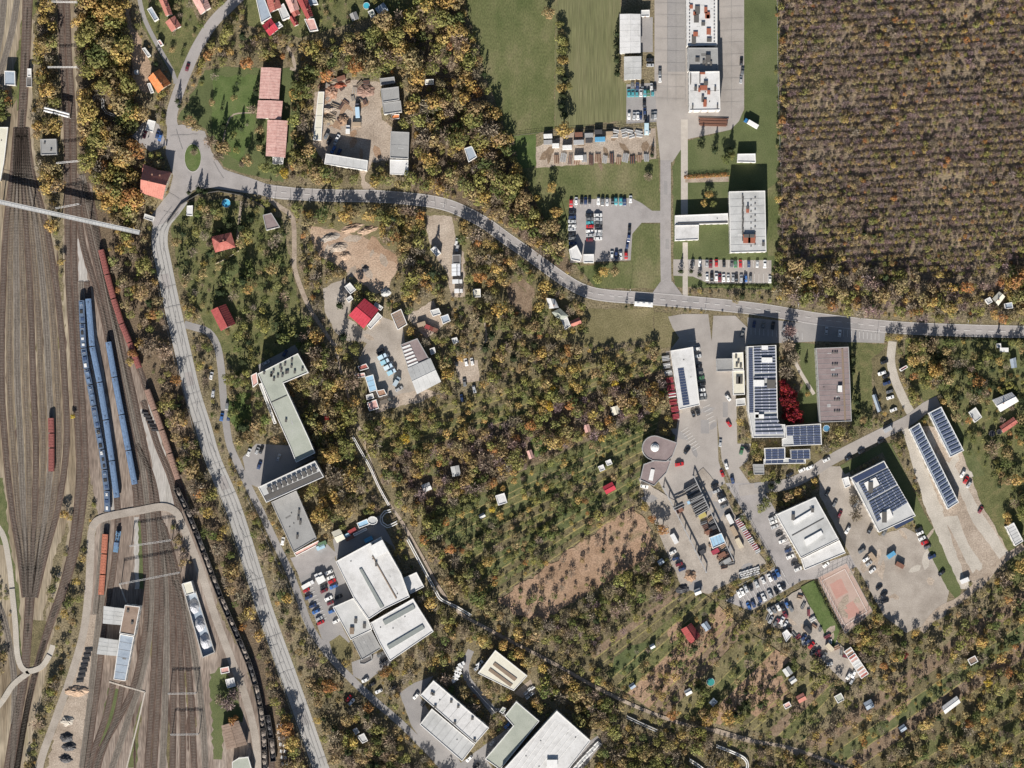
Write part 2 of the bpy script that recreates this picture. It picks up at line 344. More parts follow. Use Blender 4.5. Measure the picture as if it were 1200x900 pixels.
# meadows
R_('meadow', [(536, -40), (655, -40), (650, 60), (650, 150), (628, 158), (596, 160), (570, 90), (552, 30)], M['field'], 1.2)
R_('meadow', [(655, -40), (728, -40), (726, 90), (735, 100), (735, 140), (660, 152), (650, 150), (650, 60)], M['field2'], 1)
R_('meadow', [(596, 160), (628, 158), (628, 195), (606, 200)], M['green'], 1)
R_('meadow', [(606, 197), (700, 191), (772, 186), (774, 252), (770, 250), (740, 232), (667, 233), (667, 306), (680, 312), (640, 260)], M['field'], 1)
R_('meadow', [(735, 275), (742, 262), (773, 262), (775, 338), (700, 338), (676, 312), (738, 306)], M['field'], 1)
R_('meadow', [(871, -40), (914, -40), (916, 130), (916, 300), (905, 340), (790, 336), (788, 196), (800, 166), (858, 152), (872, 130)], M['lawn'], 1)
R_('meadow', [(888, 230), (916, 210), (914, 300), (900, 300), (900, 230)], M['field'], .8)
R_('meadow', [(690, 362), (766, 362), (766, 398), (700, 404), (660, 398), (680, 384)], M['dry'], 1)
R_('meadow', [(766, 366), (786, 366), (796, 388), (812, 400), (776, 408), (768, 396)], M['dry'], .8)
R_('lawn', [(208, 140), (240, 82), (268, 78), (345, 80), (335, 190), (332, 214), (290, 205), (262, 195), (248, 170), (242, 152)], M['lawn'], 1.4)
R_('lawn', [(250, 90), (302, 88), (298, 150), (282, 190), (262, 178), (248, 150)], M['green'], 2)
# forest of the north-east
R_('forest_floor', [(912, -60), (1280, -60), (1280, 310), (1160, 342), (1060, 368), (960, 360), (905, 342), (916, 300), (914, 120)], M['forest_floor'], 1.5)
# gardens of the east
R_('garden_ground', [(1060, 398), (1280, 398), (1280, 700), (1190, 690), (1170, 640), (1130, 560), (1086, 476), (1060, 440)], M['plot1'], 1)
R_('lawn', [(1176, 402), (1280, 402), (1280, 440), (1180, 436)], M['plot4'], 2)
R_('grass_strip', [(1110, 486), (1128, 500), (1160, 570), (1190, 620), (1196, 650), (1180, 650), (1140, 600), (1118, 540), (1098, 480)], M['plot4'], 1)
R_('lawn', [(1130, 560), (1160, 556), (1196, 600), (1200, 650), (1182, 652), (1150, 600)], M['plot1'], 1.5)
R_('lawn', [(930, 400), (956, 404), (960, 494), (918, 498), (942, 450), (936, 420)], M['lawn'], .8)
R_('lawn', [(994, 400), (1040, 404), (1022, 430), (1022, 490), (1010, 506), (998, 500)], M['plot1'], 1)
R_('meadow', [(1022, 420), (1046, 402), (1044, 440), (1054, 476), (1040, 484), (1022, 440)], M['plot2'], 1)
R_('leaf_litter_ground', [(962, 500), (1012, 500), (1012, 516), (970, 536), (958, 548), (890, 548), (878, 530), (878, 516), (960, 522)], M['plot2'], 1)
# long narrow gardens: strips between two edges, each strip its own plot
def strips(A, B, Cc, D, ws, kinds):
    tot = sum(ws); a = 0
    for w_, k in zip(ws, kinds):
        t0, t1 = a / tot, (a + w_) / tot; a += w_
        L_ = lambda p, q, t: (p[0] + (q[0] - p[0]) * t, p[1] + (q[1] - p[1]) * t)
        R_('garden_plot', [L_(A, D, t0), L_(B, Cc, t0), L_(B, Cc, t1), L_(A, D, t1)], M[k], .7); BAULK.append((L_(A, D, t1), L_(B, Cc, t1)))
rr = random.Random(3); BAULK = []
def pick(n, pal): return [rr.choice(pal) for _ in range(n)]
strips((432, 494), (772, 396), (778, 432), (448, 540), [1, 1, .8, 1, 1.2, .8, 1], pick(7, ['plot1', 'plot2', 'plot1', 'plot4', 'dry', 'dry']))
R_('garden_ground', [(448, 540), (778, 432), (782, 470), (500, 602)], M['leaf_floor'], 1.5)
R_('lawn', [(545, 560), (556, 552), (566, 580), (548, 584)], M['plot4'], 1)
R_('lawn', [(490, 520), (506, 514), (516, 560), (500, 556)], M['plot1'], 1)
R_('lawn', [(620, 514), (638, 510), (642, 528), (628, 536)], M['green'], 1)
strips((498, 604), (776, 478), (744, 590), (574, 704), [1, 1.2, .8, 1, 1, .8, 1.3, 1, 1, .9, 1.4, 1, .9, 1], ['plot1', 'plot4', 'plot4', 'plot1', 'plot4', 'plot1', 'plot2', 'plot1', 'plot2', 'plot4', 'plot4', 'plot2', 'plot1', 'plot2'])
R_('bare_soil', [(582, 704), (742, 592), (758, 616), (772, 646), (700, 690), (640, 726), (600, 720)], M['soil'], 3)
R_('garden_ground', [(640, 726), (772, 646), (800, 690), (690, 776)], M['plot2'], 2)
strips((690, 764), (806, 684), (834, 702), (722, 804), [1, 1, 1, 1, 1], ['plot3', 'plot2', 'plot2', 'plot1', 'plot2'])
strips((722, 804), (834, 702), (866, 732), (770, 836), [1.4, 1.2, 1, .9, 1], ['plot1', 'soil', 'soil', 'soil', 'plot3'])
strips((770, 836), (866, 732), (958, 794), (882, 856), [.8, 1.4, 1, .5, 1.6, 1, .9, .8], ['plot3', 'dry', 'plot1', 'plot1', 'soil', 'plot1', 'plot2', 'dry'])
strips((882, 856), (958, 794), (1000, 800), (940, 870), [1, 1, 1, 1], ['dry', 'plot3', 'plot1', 'dry'])
strips((944, 872), (1200, 690), (1280, 900), (1140, 960), [1, .8, 1, 1, 1.2, 1, .9, 1, 1.2, 1, 1, 1], ['plot3', 'plot2', 'plot4', 'plot3', 'plot2', 'plot1', 'plot2', 'plot1', 'plot2', 'plot1', 'plot2', 'plot2'])
R_('bare_soil', [(1052, 826), (1066, 818), (1068, 822), (1042, 846), (1038, 842)], M['soil'], .8)
R_('bare_soil', [(880, 806), (916, 792), (926, 812), (890, 842), (880, 836)], M['soil'], 1.5)
R_('bare_soil', [(781, 738), (798, 727), (802, 744), (786, 754)], M['soil'], 1)
R_('vegetable_patch', [(720, 770), (740, 756), (768, 752), (768, 764), (732, 792), (718, 786)], M['lawn'], .8)
for p_, q_ in BAULK[::2] + BAULK[1::4]: R_('grass_baulk', ribbon_poly([lerp_(p_, q_, i / 12) for i in range(13)], 1.3), M['baulk'], .35)
rw = random.Random(8)
for i in range(70):   # weeds, oil and spilled grit between the sidings
    x, y = (rw.uniform(4, 80), rw.uniform(250, 560)) if i < 34 else (rw.uniform(150, 235), rw.uniform(700, 890)); l_, w_ = rw.uniform(8, 34), rw.uniform(1.2, 3)
    R_('weed_patch' if i % 3 else 'oil_stain', [(x - w_, y), (x, y - l_), (x + w_, y), (x, y + l_)], M[['bed', 'dry', 'plot2'][i % 3]], .8)
# houses and gardens west of the lane
R_('garden_ground', [(205, 240), (270, 232), (330, 256), (345, 330), (362, 400), (350, 410), (300, 432), (276, 440), (236, 372), (212, 330), (200, 270)], M['plot1'], 1.5)
R_('lawn', [(255, 310), (278, 300), (282, 318), (262, 332)], M['lawn'], 1.5)
R_('lawn', [(266, 464), (294, 460), (294, 500), (278, 506), (268, 490)], M['green'], .8)
R_('lawn', [(300, 240), (316, 244), (306, 258), (292, 252)], M['plot4'], 1)
R_('garden_ground', [(160, -40), (200, -40), (240, 40), (226, 60), (206, 100), (190, 70), (166, 30)], M['plot1'], 1)
R_('garden_ground', [(280, -40), (520, -40), (500, 20), (440, 20), (350, 44), (290, 30)], M['plot1'], 1.5)
R_('lawn', [(345, 90), (360, 90), (340, 190), (333, 190)], M['lawn'], 1)
R_('bare_soil', [(143, 0), (150, 0), (154, 30), (166, 46), (166, 54), (178, 80), (174, 100), (180, 108), (168, 108), (156, 96), (152, 40)], M['site'], 1)
R_('excavation', [(358, 264), (395, 270), (430, 280), (447, 290), (462, 300), (468, 312), (456, 338), (440, 345), (400, 314), (374, 300)], M['site'], 2, clear=True)
R_('excavation', [(436, 276), (448, 288), (466, 300), (466, 310), (446, 300), (430, 290)], M['soil'], 2)
R_('garden_ground', [(584, 300), (600, 312), (628, 330), (628, 378), (590, 362)], M['plot2'], 1.5)
R_('ploughed_plot', [(594, 334), (604, 330), (624, 350), (622, 374), (596, 354)], M['plot3'], .8, clear=True)
R_('ploughed_plot', [(612, 326), (626, 338), (626, 350), (606, 332)], M['plot3'], .8, clear=True)
# ---------------------------------------------------------------- paved yards
def Y(name, pl, m, rough=.4, **k): return R_(name, pl, M[m], rough, clear=True, **k)
Y('yard', [(368, 108), (400, 92), (445, 97), (448, 140), (460, 150), (458, 187), (436, 190), (430, 202), (428, 212), (440, 222), (426, 222), (420, 198), (380, 192), (366, 168)], 'dirtyard', 1.5)
Y('yard', [(500, 252), (530, 254), (534, 282), (544, 296), (544, 348), (530, 348), (524, 320), (510, 300), (502, 280)], 'dirtyard', 1.5)
Y('yard', [(378, 338), (404, 326), (412, 352), (406, 372), (428, 388), (446, 370), (470, 380), (474, 396), (500, 470), (470, 474), (440, 466), (420, 420), (430, 402), (400, 398), (390, 384), (380, 360)], 'yard', 1.5)
Y('yard', [(474, 370), (508, 352), (520, 380), (500, 396)], 'dirtyard', 1.5)
Y('yard', [(532, 424), (560, 422), (562, 446), (540, 450)], 'dirtyard', 1)
Y('yard', [(440, 468), (500, 456), (514, 462), (440, 484)], 'dirtyard', 1)
Y('yard', [(628, 172), (668, 156), (768, 150), (769, 186), (628, 197)], 'dirtyard', .8)
Y('concrete_apron', [(767, -60), (872, -60), (872, 128), (866, 142), (856, 152), (806, 163), (796, 178), (788, 190), (774, 190), (767, 120)], 'apron', 0)
Y('asphalt_strip', [(782, -60), (803, -60), (803, 84), (782, 84)], 'asphalt2', 0)
Y('parking_lot', [(734, 99), (768, 97), (769, 143), (734, 145)], 'asphalt2', .2)
Y('concrete_pad', [(751, 20), (765, 20), (765, 61), (751, 61)], 'asphalt2', .2)
Y('parking_lot', [(667, 234), (740, 232), (752, 238), (764, 247), (774, 247), (774, 261), (752, 261), (741, 274), (739, 305), (668, 308)], 'asphalt', 0)
Y('parking_lot', [(789, 304), (904, 305), (904, 332), (830, 332), (812, 324), (789, 323)], 'apron', 0)
Y('paved_yard', [(783, 371), (800, 368), (830, 368), (834, 400), (838, 440), (842, 540), (850, 566), (828, 580), (790, 600), (770, 560), (790, 520), (796, 480), (788, 440), (784, 412), (796, 396), (788, 384)], 'apron', 0)
Y('paved_yard', [(836, 370), (862, 370), (876, 384), (876, 410), (862, 416), (862, 440), (864, 520), (880, 520), (876, 540), (866, 548), (880, 568), (900, 570), (880, 580), (860, 570), (846, 540), (838, 470), (834, 400)], 'apron', 0)
Y('parking_lot', [(876, 372), (1038, 388), (1036, 402), (960, 400), (912, 402), (876, 404)], 'asphalt2', 0)
Y('storage_yard', [(748, 560), (790, 586), (824, 548), (846, 574), (870, 620), (898, 660), (830, 696), (800, 690), (778, 640), (764, 604)], 'yard', .6)
Y('paved_yard', [(850, 566), (890, 566), (910, 600), (940, 668), (996, 650), (1004, 664), (960, 678), (940, 680), (880, 716), (850, 704), (910, 664), (884, 620)], 'asphalt', 0)
Y('scrap_yard', [(900, 712), (938, 690), (960, 730), (990, 760), (1016, 790), (990, 800), (960, 770), (930, 740), (904, 734)], 'yard', .8)
Y('grass_slope', [(938, 688), (954, 680), (984, 738), (976, 762), (962, 734)], 'green', .4)
Y('parking_lot', [(960, 546), (992, 546), (1030, 628), (1060, 618), (1080, 628), (1112, 690), (1108, 722), (1062, 742), (1036, 722), (996, 650), (960, 580)], 'yard', .6)
Y('grass_slope', [(984, 546), (1036, 518), (1044, 520), (1086, 606), (1106, 640), (1128, 680), (1124, 706), (1110, 690), (1078, 624), (1068, 606), (1034, 530), (990, 556)], 'lawn', .4)
Y('gravel_road', [(1056, 500), (1064, 500), (1090, 560), (1110, 600), (1130, 640), (1136, 690), (1126, 690), (1108, 650), (1086, 600)], 'paleyard', .8)
Y('gravel_yard', [(1064, 500), (1100, 500), (1124, 520), (1150, 590), (1184, 650), (1150, 690), (1130, 676), (1104, 598), (1090, 560)], 'dirtyard', .8)
Y('concrete_apron', [(1106, 606), (1122, 604), (1134, 636), (1150, 660), (1140, 672), (1128, 650)], 'paleyard', .6)
Y('concrete_apron', [(1108, 540), (1120, 548), (1150, 600), (1182, 648), (1172, 656), (1140, 612), (1122, 570)], 'paleyard', .5)
Y('tennis_court', [(958, 677), (992, 660), (1022, 716), (990, 742)], 'court', 0, label='worn red clay tennis court between grass slope and car park')
R_('court_wear', [(972, 685), (986, 678), (994, 694), (980, 702)], M['court2'], .8); R_('court_wear', [(986, 712), (1000, 704), (1008, 718), (994, 726)], M['court2'], .8)
rw = random.Random(12)
for x0, y0, x1, y1, n_, m_ in ((985, 620, 1100, 740, 16, 'dirtyard'), (760, 580, 880, 690, 14, 'asphalt2'), (372, 110, 450, 185, 12, 'soil'), (400, 330, 500, 460, 12, 'dirtyard'), (905, 700, 1005, 790, 10, 'dirtyard'), (630, 160, 765, 192, 10, 'plot3'), (775, 375, 860, 540, 9, 'asphalt2'), (1066, 510, 1150, 680, 12, 'paleyard'), (360, 268, 460, 335, 10, 'dirtyard'), (350, 660, 410, 760, 6, 'yard')):
    for _ in range(n_):   # worn and dusty patches of the yards
        x, y = rw.uniform(x0, x1), rw.uniform(y0, y1); l_, w_, t_ = rw.uniform(4, 13), rw.uniform(2, 5), rw.uniform(0, 3.1); ca, sa = math.cos(t_), math.sin(t_)
        if MASK[int(y + MG), int(x + MG)]: R_('worn_patch', [(x + u * l_ * ca - v * w_ * sa, y + u * l_ * sa + v * w_ * ca) for u, v in ((-1, 0), (-.5, .8), (.3, 1), (1, .2), (.6, -.7), (-.4, -1))], M[m_], 1.3)
Y('paved_yard', [(350, 676), (374, 660), (392, 652), (394, 660), (414, 702), (390, 712), (410, 752), (392, 770), (380, 756), (366, 716)], 'asphalt2', .3)
Y('paved_yard', [(390, 632), (444, 604), (462, 640), (470, 660), (460, 640), (446, 630), (394, 656)], 'asphalt2', .3)
Y('paved_yard', [(412, 776), (452, 762), (460, 776), (428, 800), (414, 792)], 'asphalt2', .3)
Y('parking_lot', [(284, 536), (300, 520), (340, 522), (370, 536), (304, 572), (290, 566)], 'asphalt2', .3)
Y('parking_lot', [(302, 428), (346, 404), (350, 412), (304, 436)], 'asphalt2', .3)
Y('paved_yard', [(340, 654), (352, 650), (368, 640), (382, 636), (396, 650), (352, 678)], 'asphalt', .4)
Y('grass_plot', [(386, 752), (398, 744), (412, 756), (414, 770), (400, 774), (390, 768)], 'dry', .5)
Y('paved_yard', [(468, 812), (486, 800), (508, 792), (492, 816), (540, 894), (575, 868), (600, 850), (588, 838), (580, 830), (590, 830), (606, 850), (570, 890), (580, 905), (520, 905), (482, 850)], 'asphalt2', .3)
Y('paved_yard', [(676, 880), (700, 862), (706, 872), (680, 905), (664, 905)], 'asphalt2', .5)
Y('paved_yard', [(602, 812), (622, 796), (628, 812), (612, 818)], 'dirtyard', .6)
Y('paved_yard', [(155, 160), (172, 138), (186, 146), (196, 170), (176, 178)], 'asphalt', .5)
Y('leaf_litter_ground', [(780, 412), (786, 411), (800, 484), (792, 486)], 'yard', .3)
# footpaths
Y('footpath', [(798, 140), (806, 140), (806, 252), (798, 252)], 'paving', 0)
Y('footpath', [(800, 284), (806, 284), (806, 348), (800, 348)], 'paving', 0)
Y('footpath', [(803, 209), (854, 207), (854, 213), (803, 214)], 'path', 0)
for k_, pts, wd in (('paving', [(932, 424), (938, 436), (954, 462)], 4), ('path', [(261, 168), (266, 146), (274, 134), (298, 132)], 1.6), ('path', [(283, 236), (280, 262), (278, 282)], 3), ('path', [(336, 54), (342, 64), (346, 82), (340, 80)], 4), ('path', [(568, 378), (570, 398), (562, 410)], 2)):
    road('footpath', pts, wd, M[k_])
# ---------------------------------------------------------------- roads
road('dirt_path', [(312, 232), (330, 244), (343, 256), (345, 290), (345, 312), (352, 336), (362, 360)], 5.5, M['path'], rough=.4)
road('dirt_path', [(362, 360), (376, 382), (390, 402), (394, 405)], 4.5, M['path'], rough=.5)
road('dirt_path', [(392, 403), (398, 430), (406, 456), (414, 488), (424, 508), (432, 535), (446, 574), (470, 610)], 3.2, M['path'], rough=.5)
road('dirt_path', [(470, 610), (492, 648), (514, 688), (536, 716), (566, 734), (604, 754), (650, 778), (700, 806), (750, 830), (800, 848), (838, 856)], 4, M['path'], rough=.5); road('dirt_path', [(880, 868), (924, 876), (960, 888), (1004, 906)], 4, M['path'], rough=.5)
road('dirt_path', [(838, 856), (858, 862), (880, 868)], 6, M['path'], rough=.6)
road('dirt_path', [(924, 876), (936, 884)], 6, M['path'], rough=.6)
road('dirt_track', [(1200, 640), (1176, 656), (1150, 680), (1126, 702), (1100, 716), (1080, 740)], 8, M['path'], rough=.8)
road('gravel_lane', [(1046, 400), (1044, 424), (1050, 448), (1062, 474), (1070, 488)], 10, M['paleyard'], rough=.5)
road('service_road', [(-20, 600), (2, 624), (10, 656), (14, 690), (18, 730), (21, 770), (30, 786), (48, 782), (58, 768), (62, 756)], 6.5, M['paleyard'])
road('service_road', [(34, 788), (16, 802), (4, 820), (-20, 850)], 6.5, M['paleyard'])
road('service_road', [(42, 960), (46, 900), (64, 846), (84, 790), (98, 740), (104, 690), (106, 650), (107, 625), (113, 611), (128, 605), (160, 599), (190, 594), (206, 600), (214, 616), (226, 645), (240, 684), (252, 722), (270, 770), (286, 812), (298, 858), (303, 905), (303, 960)], 9, M['yard'])
road('access_road', [(216, 380), (230, 384), (244, 389), (254, 404), (259, 430), (262, 468), (268, 516), (278, 542), (292, 572), (306, 600), (322, 634), (340, 672), (352, 704), (364, 736), (386, 768), (412, 796), (440, 822), (470, 848), (500, 878), (524, 904), (560, 940)], 8.5, M['asphalt2'])
road('access_road', [(552, 762), (546, 778), (548, 796), (566, 818), (580, 836)], 8, M['asphalt2'])
road('concrete_road', [(212, 232), (202, 246), (190, 262), (187, 284), (192, 312), (202, 360), (216, 420), (226, 462), (238, 500), (250, 540), (274, 597), (300, 680), (312, 720), (344, 808), (376, 900), (398, 960)], 19, M['concrete'])
road('main_road', [(255, 204), (290, 215), (320, 225), (360, 228), (400, 229.5), (440, 230), (480, 233), (510, 237), (534, 244), (566, 260), (594, 280), (620, 298), (660, 327), (686, 341), (712, 346.5), (760, 350), (840, 357), (900, 364), (960, 374), (1040, 383), (1120, 387), (1200, 389), (1290, 391)], 14.5, M['asphalt'])
road('north_road', [(214, 170), (203, 150), (201, 136), (207, 114), (219, 82), (232, 54), (250, 26), (272, 4), (300, -24), (330, -60)], 13, M['asphalt'])
road('side_street', [(160, -20), (168, 18), (182, 48), (202, 84), (206, 98)], 5, M['asphalt2'])
road('works_road', [(780, 188), (780, 240), (780, 300), (781, 344)], 12.5, M['asphalt'])
Y('road_junction', [(774, 330), (788, 330), (800, 346), (764, 344)], 'asphalt', 0)
road('side_street', [(866, 575), (890, 572), (920, 568), (944, 558), (970, 541), (1000, 525), (1040, 505), (1066, 492), (1084, 478), (1100, 470)], 13, M['apron'])
Y('road_junction', [(196, 148), (214, 146), (240, 154), (248, 178), (262, 198), (300, 214), (345, 220), (340, 233), (280, 225), (246, 220), (226, 223), (216, 240), (206, 256), (180, 266), (176, 254), (198, 226), (203, 206), (194, 180)], 'asphalt', 0)
z_ = gz((226, 185)) + .008
ip = [(226 + 9.5 * math.cos(t * math.pi / 16), 185 + 16 * math.sin(t * math.pi / 16)) for t in range(32)]
isl = R_('traffic_island', ip, M['green']); kb = MB()
for i in range(32):
    a_, b_ = ip[i], ip[(i + 1) % 32]; o2 = lambda p: (226 + (p[0] - 226) * 1.06, 185 + (p[1] - 185) * 1.06)
    kb.prism([W(a_), W(b_), W(o2(b_)), W(o2(a_))], 0, z_ + .14)
kb.build('kerb', M['kerb'], isl)
for x, y, l_, w_, t_ in ((380, 227, 7, 2.4, 0), (452, 233, 9, 2, .05), (548, 247, 6, 2.4, .5), (606, 291, 8, 2, .7), (668, 330, 6, 2.6, .6), (730, 350, 10, 2, .05), (812, 352, 7, 2.4, .06), (882, 364, 12, 2, .08), (1000, 381, 8, 2.4, .1), (1090, 384, 10, 2, .05), (780, 220, 2, 8, 0), (782, 286, 2, 6, 0), (206, 112, 2, 6, .2), (226, 70, 2, 5, .5), (194, 330, 5, 9, -.2), (222, 444, 4, 8, -.2), (262, 566, 5, 8, -.3), (306, 700, 4, 9, -.3), (356, 842, 5, 8, -.3), (210, 214, 8, 3, .6), (240, 200, 5, 6, .3), (826, 500, 5, 8, 0), (850, 480, 3, 9, 0), (892, 568, 8, 3, -.1)):
    ca, sa = math.cos(t_), math.sin(t_); R_('repair_patch', [(x + u * l_ * ca - v * w_ * sa, y + u * l_ * sa + v * w_ * ca) for u, v in ((-1, -1), (1, -1), (1, 1), (-1, 1))], M['asphalt2' if x > 300 else 'asphalt'], .15)
# slab joints and sealed cracks of the concrete carriageways, and painted markings
ZS = float(ZMAP.max()) + .008
def line_strip(b, pts, wd, z):
    e0, e1 = offset(pts, wd / 2), offset(pts, -wd / 2)
    for i in range(len(pts) - 1): b.face([(*W(e0[i]), z), (*W(e1[i]), z), (*W(e1[i + 1]), z), (*W(e0[i + 1]), z)][::-1])
def crack(b, p, q, wd=.45, jit=.5, seed=0):
    r_ = random.Random(seed); n = max(3, int(math.dist(p, q) / 3))
    line_strip(b, [(p[0] + (q[0] - p[0]) * i / n + r_.uniform(-jit, jit), p[1] + (q[1] - p[1]) * i / n + r_.uniform(-jit, jit)) for i in range(n + 1)], wd, ZS)
cb = MB()
cr_ = smooth([(205, 246), (190, 266), (187, 284), (192, 312), (202, 360), (216, 420), (226, 462), (238, 500), (250, 540), (274, 597), (300, 680), (312, 720), (344, 808), (376, 900)], 5)
for d in (-.2, 4.6, -4.8): line_strip(cb, offset(cr_, d), .35, ZS)
l0, l1 = offset(cr_, 9), offset(cr_, -9)
r2 = random.Random(5)
for i in range(2, len(cr_) - 1, 2):
    if r2.random() < .55: crack(cb, l0[i] if r2.random() < .7 else cr_[i], l1[i] if r2.random() < .7 else cr_[i], .3 + r2.random() * .3, .5, i)
for i in range(3, len(cr_) - 4, 5): crack(cb, (cr_[i][0] + r2.uniform(-6, 6), cr_[i][1]), (cr_[i + 3][0] + r2.uniform(-6, 6), cr_[i + 3][1]), .45, .8, i)
for x in (782, 792, 803): crack(cb, (x, -10), (x, 120), .3, .1, x)
for y in range(4, 130, 14): crack(cb, (768, y), (802, y + 1), .25, .1, y); crack(cb, (843, y + 5), (871, y + 4), .25, .1, y)
crack(cb, (857, 0), (857, 140), .3, .1, 2)
for p, q in (((176, 158), (176, 158.1)), ((200, 160), (232, 158)), ((214, 176), (206, 152)), ((198, 226), (210, 234)), ((192, 248), (206, 252)), ((250, 190), (262, 210)), ((300, 216), (302, 230)), ((560, 250), (552, 260)), ((640, 306), (632, 316))): crack(cb, p, q, .4, .4, int(p[0]))
for x in range(340, 530, 13): crack(cb, (x, 222 + (x > 440) * 2 + (x > 480) * 3), (x + 1, 236 + (x > 440) * 2 + (x > 480) * 4), .28, .2, x)
o = cb.build('sealed_crack', M['seam']); tag(o, None, None, None, 'structure')
pb = MB(); ZP = ZS + .008
mr_ = smooth([(320, 225), (360, 228), (400, 229.5), (440, 230), (480, 233), (510, 237), (534, 244), (566, 260), (594, 280), (620, 298), (660, 327), (686, 341), (712, 346.5), (760, 350), (840, 357), (900, 364), (960, 374), (1040, 383), (1120, 387), (1200, 389)], 3)
for i in range(0, len(mr_) - 2, 4): line_strip(pb, mr_[i:i + 3], .28, ZP)
for d in (6.7, -6.7): line_strip(pb, offset(mr_, d), .22, ZP)
def bay_lines(p, q, n, dv):
    for i in range(n + 1):
        a = (p[0] + (q[0] - p[0]) * i / n, p[1] + (q[1] - p[1]) * i / n); line_strip(pb, [a, (a[0] + dv[0], a[1] + dv[1])], .24, ZP)
bay_lines((825, 320), (900, 321), 14, (0, 10)); bay_lines((808, 305.5), (900, 306), 16, (0, 8)); bay_lines((670, 234), (738, 233), 13, (0, 9))
bay_lines((806, 400), (818, 470), 12, (10, -.8)); bay_lines((798, 506), (812, 528), 7, (8, -5)); bay_lines((735, 131), (767, 130), 8, (0, 11)); bay_lines((735, 104), (767, 103), 8, (0, 9))
bay_lines((984, 394), (1030, 399), 10, (0, -8)); bay_lines((880, 384), (940, 390), 12, (0, 8)); bay_lines((824, 478), (830, 496), 4, (8, -4))
bay_lines((900, 604), (924, 652), 14, (10, -4)); bay_lines((866, 700), (916, 668), 13, (4, 8)); bay_lines((880, 712), (924, 686), 11, (-4, -7)); bay_lines((356, 688), (374, 728), 9, (9, -4))
for a_, b_ in (((963, 681), (990, 667)), ((963, 681), (990, 733)), ((990, 667), (1016, 717)), ((990, 733), (1016, 717))): line_strip(pb, [a_, b_], .3, ZP)
line_strip(cb, [(976, 706), (1003, 692)], .3, ZP)
tag(pb.build('road_marking', M['paint']), None, None, None, 'structure')
# ---------------------------------------------------------------- railway tracks
sl_m = MB(); sl_m.box(0, 0, 0, 2.4, .26, .14)
def track(pts, bed='bed', gap=3.2):
    s_ = smooth(pts, 7); z = gz(s_[len(s_) // 2]) + .02
    w_ = [W(p) for p in s_]
    def off(d): return offset([(x * 2, y * 2) for x, y in w_], d * 2)
    b = MB(); e0, e1 = off(1.5), off(-1.5); f0, f1 = off(1.9), off(-1.9)
    H_ = lambda p, zz: (p[0] / 2, p[1] / 2, zz)
    zz = [max(gz(p), 0) + .02 for p in s_]
    for i in range(len(s_) - 1):
        b.face([H_(e1[i], zz[i] + .16), H_(e1[i + 1], zz[i + 1] + .16), H_(e0[i + 1], zz[i + 1] + .16), H_(e0[i], zz[i] + .16)])
        b.face([H_(f1[i], zz[i] - .02), H_(f1[i + 1], zz[i + 1] - .02), H_(e1[i + 1], zz[i + 1] + .16), H_(e1[i], zz[i] + .16)])
        b.face([H_(e0[i], zz[i] + .16), H_(e0[i + 1], zz[i + 1] + .16), H_(f0[i + 1], zz[i + 1] - .02), H_(f0[i], zz[i] - .02)])
    root = b.build('railway_track', M[bed]); tag(root, None, None, None, 'structure')
    for sd in (.75, -.75):
        r = MB(); c0, c1 = off(sd + .05), off(sd - .05)
        for i in range(len(s_) - 1): r.prism([H_(c1[i], 0)[:2], H_(c1[i + 1], 0)[:2], H_(c0[i + 1], 0)[:2], H_(c0[i], 0)[:2]], zz[i] + .1, zz[i] + .42)
        r.build('rail', M['rail'], root)
    q = MB(); acc = 0
    for i in range(len(w_) - 1):
        a, c = w_[i], w_[i + 1]; L_ = math.dist(a, c); ang = math.atan2(c[1] - a[1], c[0] - a[0]) + math.pi / 2
        while acc < L_:
            t = acc / L_; x, y = a[0] + (c[0] - a[0]) * t, a[1] + (c[1] - a[1]) * t; ca, sa = math.cos(ang), math.sin(ang)
            top = [(x + u * 1.2 * ca - v * .13 * sa, y + u * 1.2 * sa + v * .13 * ca, zz[i] + .24) for u, v in ((-1, -1), (1, -1), (1, 1), (-1, 1))]
            q.face(top)
            for k in range(4): a_, b_ = top[k], top[(k + 1) % 4]; q.face([(a_[0], a_[1], zz[i] + .1), (b_[0], b_[1], zz[i] + .1), b_, a_])
            acc += .9
        acc -= L_
    o = q.build('sleeper', M['sleeper'], root); o['kind'] = 'stuff'
    for p in s_[::1]: block([(p[0] - 4, p[1] - 4), (p[0] + 4, p[1] - 4), (p[0] + 4, p[1] + 4), (p[0] - 4, p[1] + 4)])
TR_W = []
for i in range(9):   # the fan of sidings in the west yard
    f = (i - 4) / 4.0
    track([(24 + 5 * f + (2 if i > 4 else 0), 150), (26 + 11 * f, 200), (31 + 24 * f, 270), (36 + 33 * f, 360), (39 + 37 * f, 450), (42 + 36 * f, 520), (41 + 28 * f, 590), (38 + 15 * f, 650), (35 + 6 * f, 700)], ['bed', 'bed3', 'bed2', 'bed3'][i % 4])
track([(31, -30), (29, 40), (26, 110), (24, 152)]); track([(36, -30), (33, 40), (30, 100), (26, 150)])
track([(24, -30), (16, 26), (8, 60), (-4, 100)], 'bed2'); track([(6, -30), (3, 20), (-3, 60)], 'bed2')
track([(33, 700), (31, 740), (27, 790), (18, 840), (8, 900), (0, 950)]); track([(37, 700), (34, 740), (30, 790), (22, 840), (14, 900), (8, 950)])
track([(-12, 690), (4, 724), (15, 780), (17, 830), (14, 900), (10, 950)], 'bed2')
for d in (0, 7.5): track([(70 + d, -30), (73 + d, 60), (78 + d, 140), (79 + d, 220), (80 + d, 320), (86 + d, 420), (92 + d, 520), (92 + d, 570), (84 + d * .8, 640), (72 + d * .5, 690), (58 + d * .3, 730), (42, 786), (30, 840), (20, 900), (12, 950)])
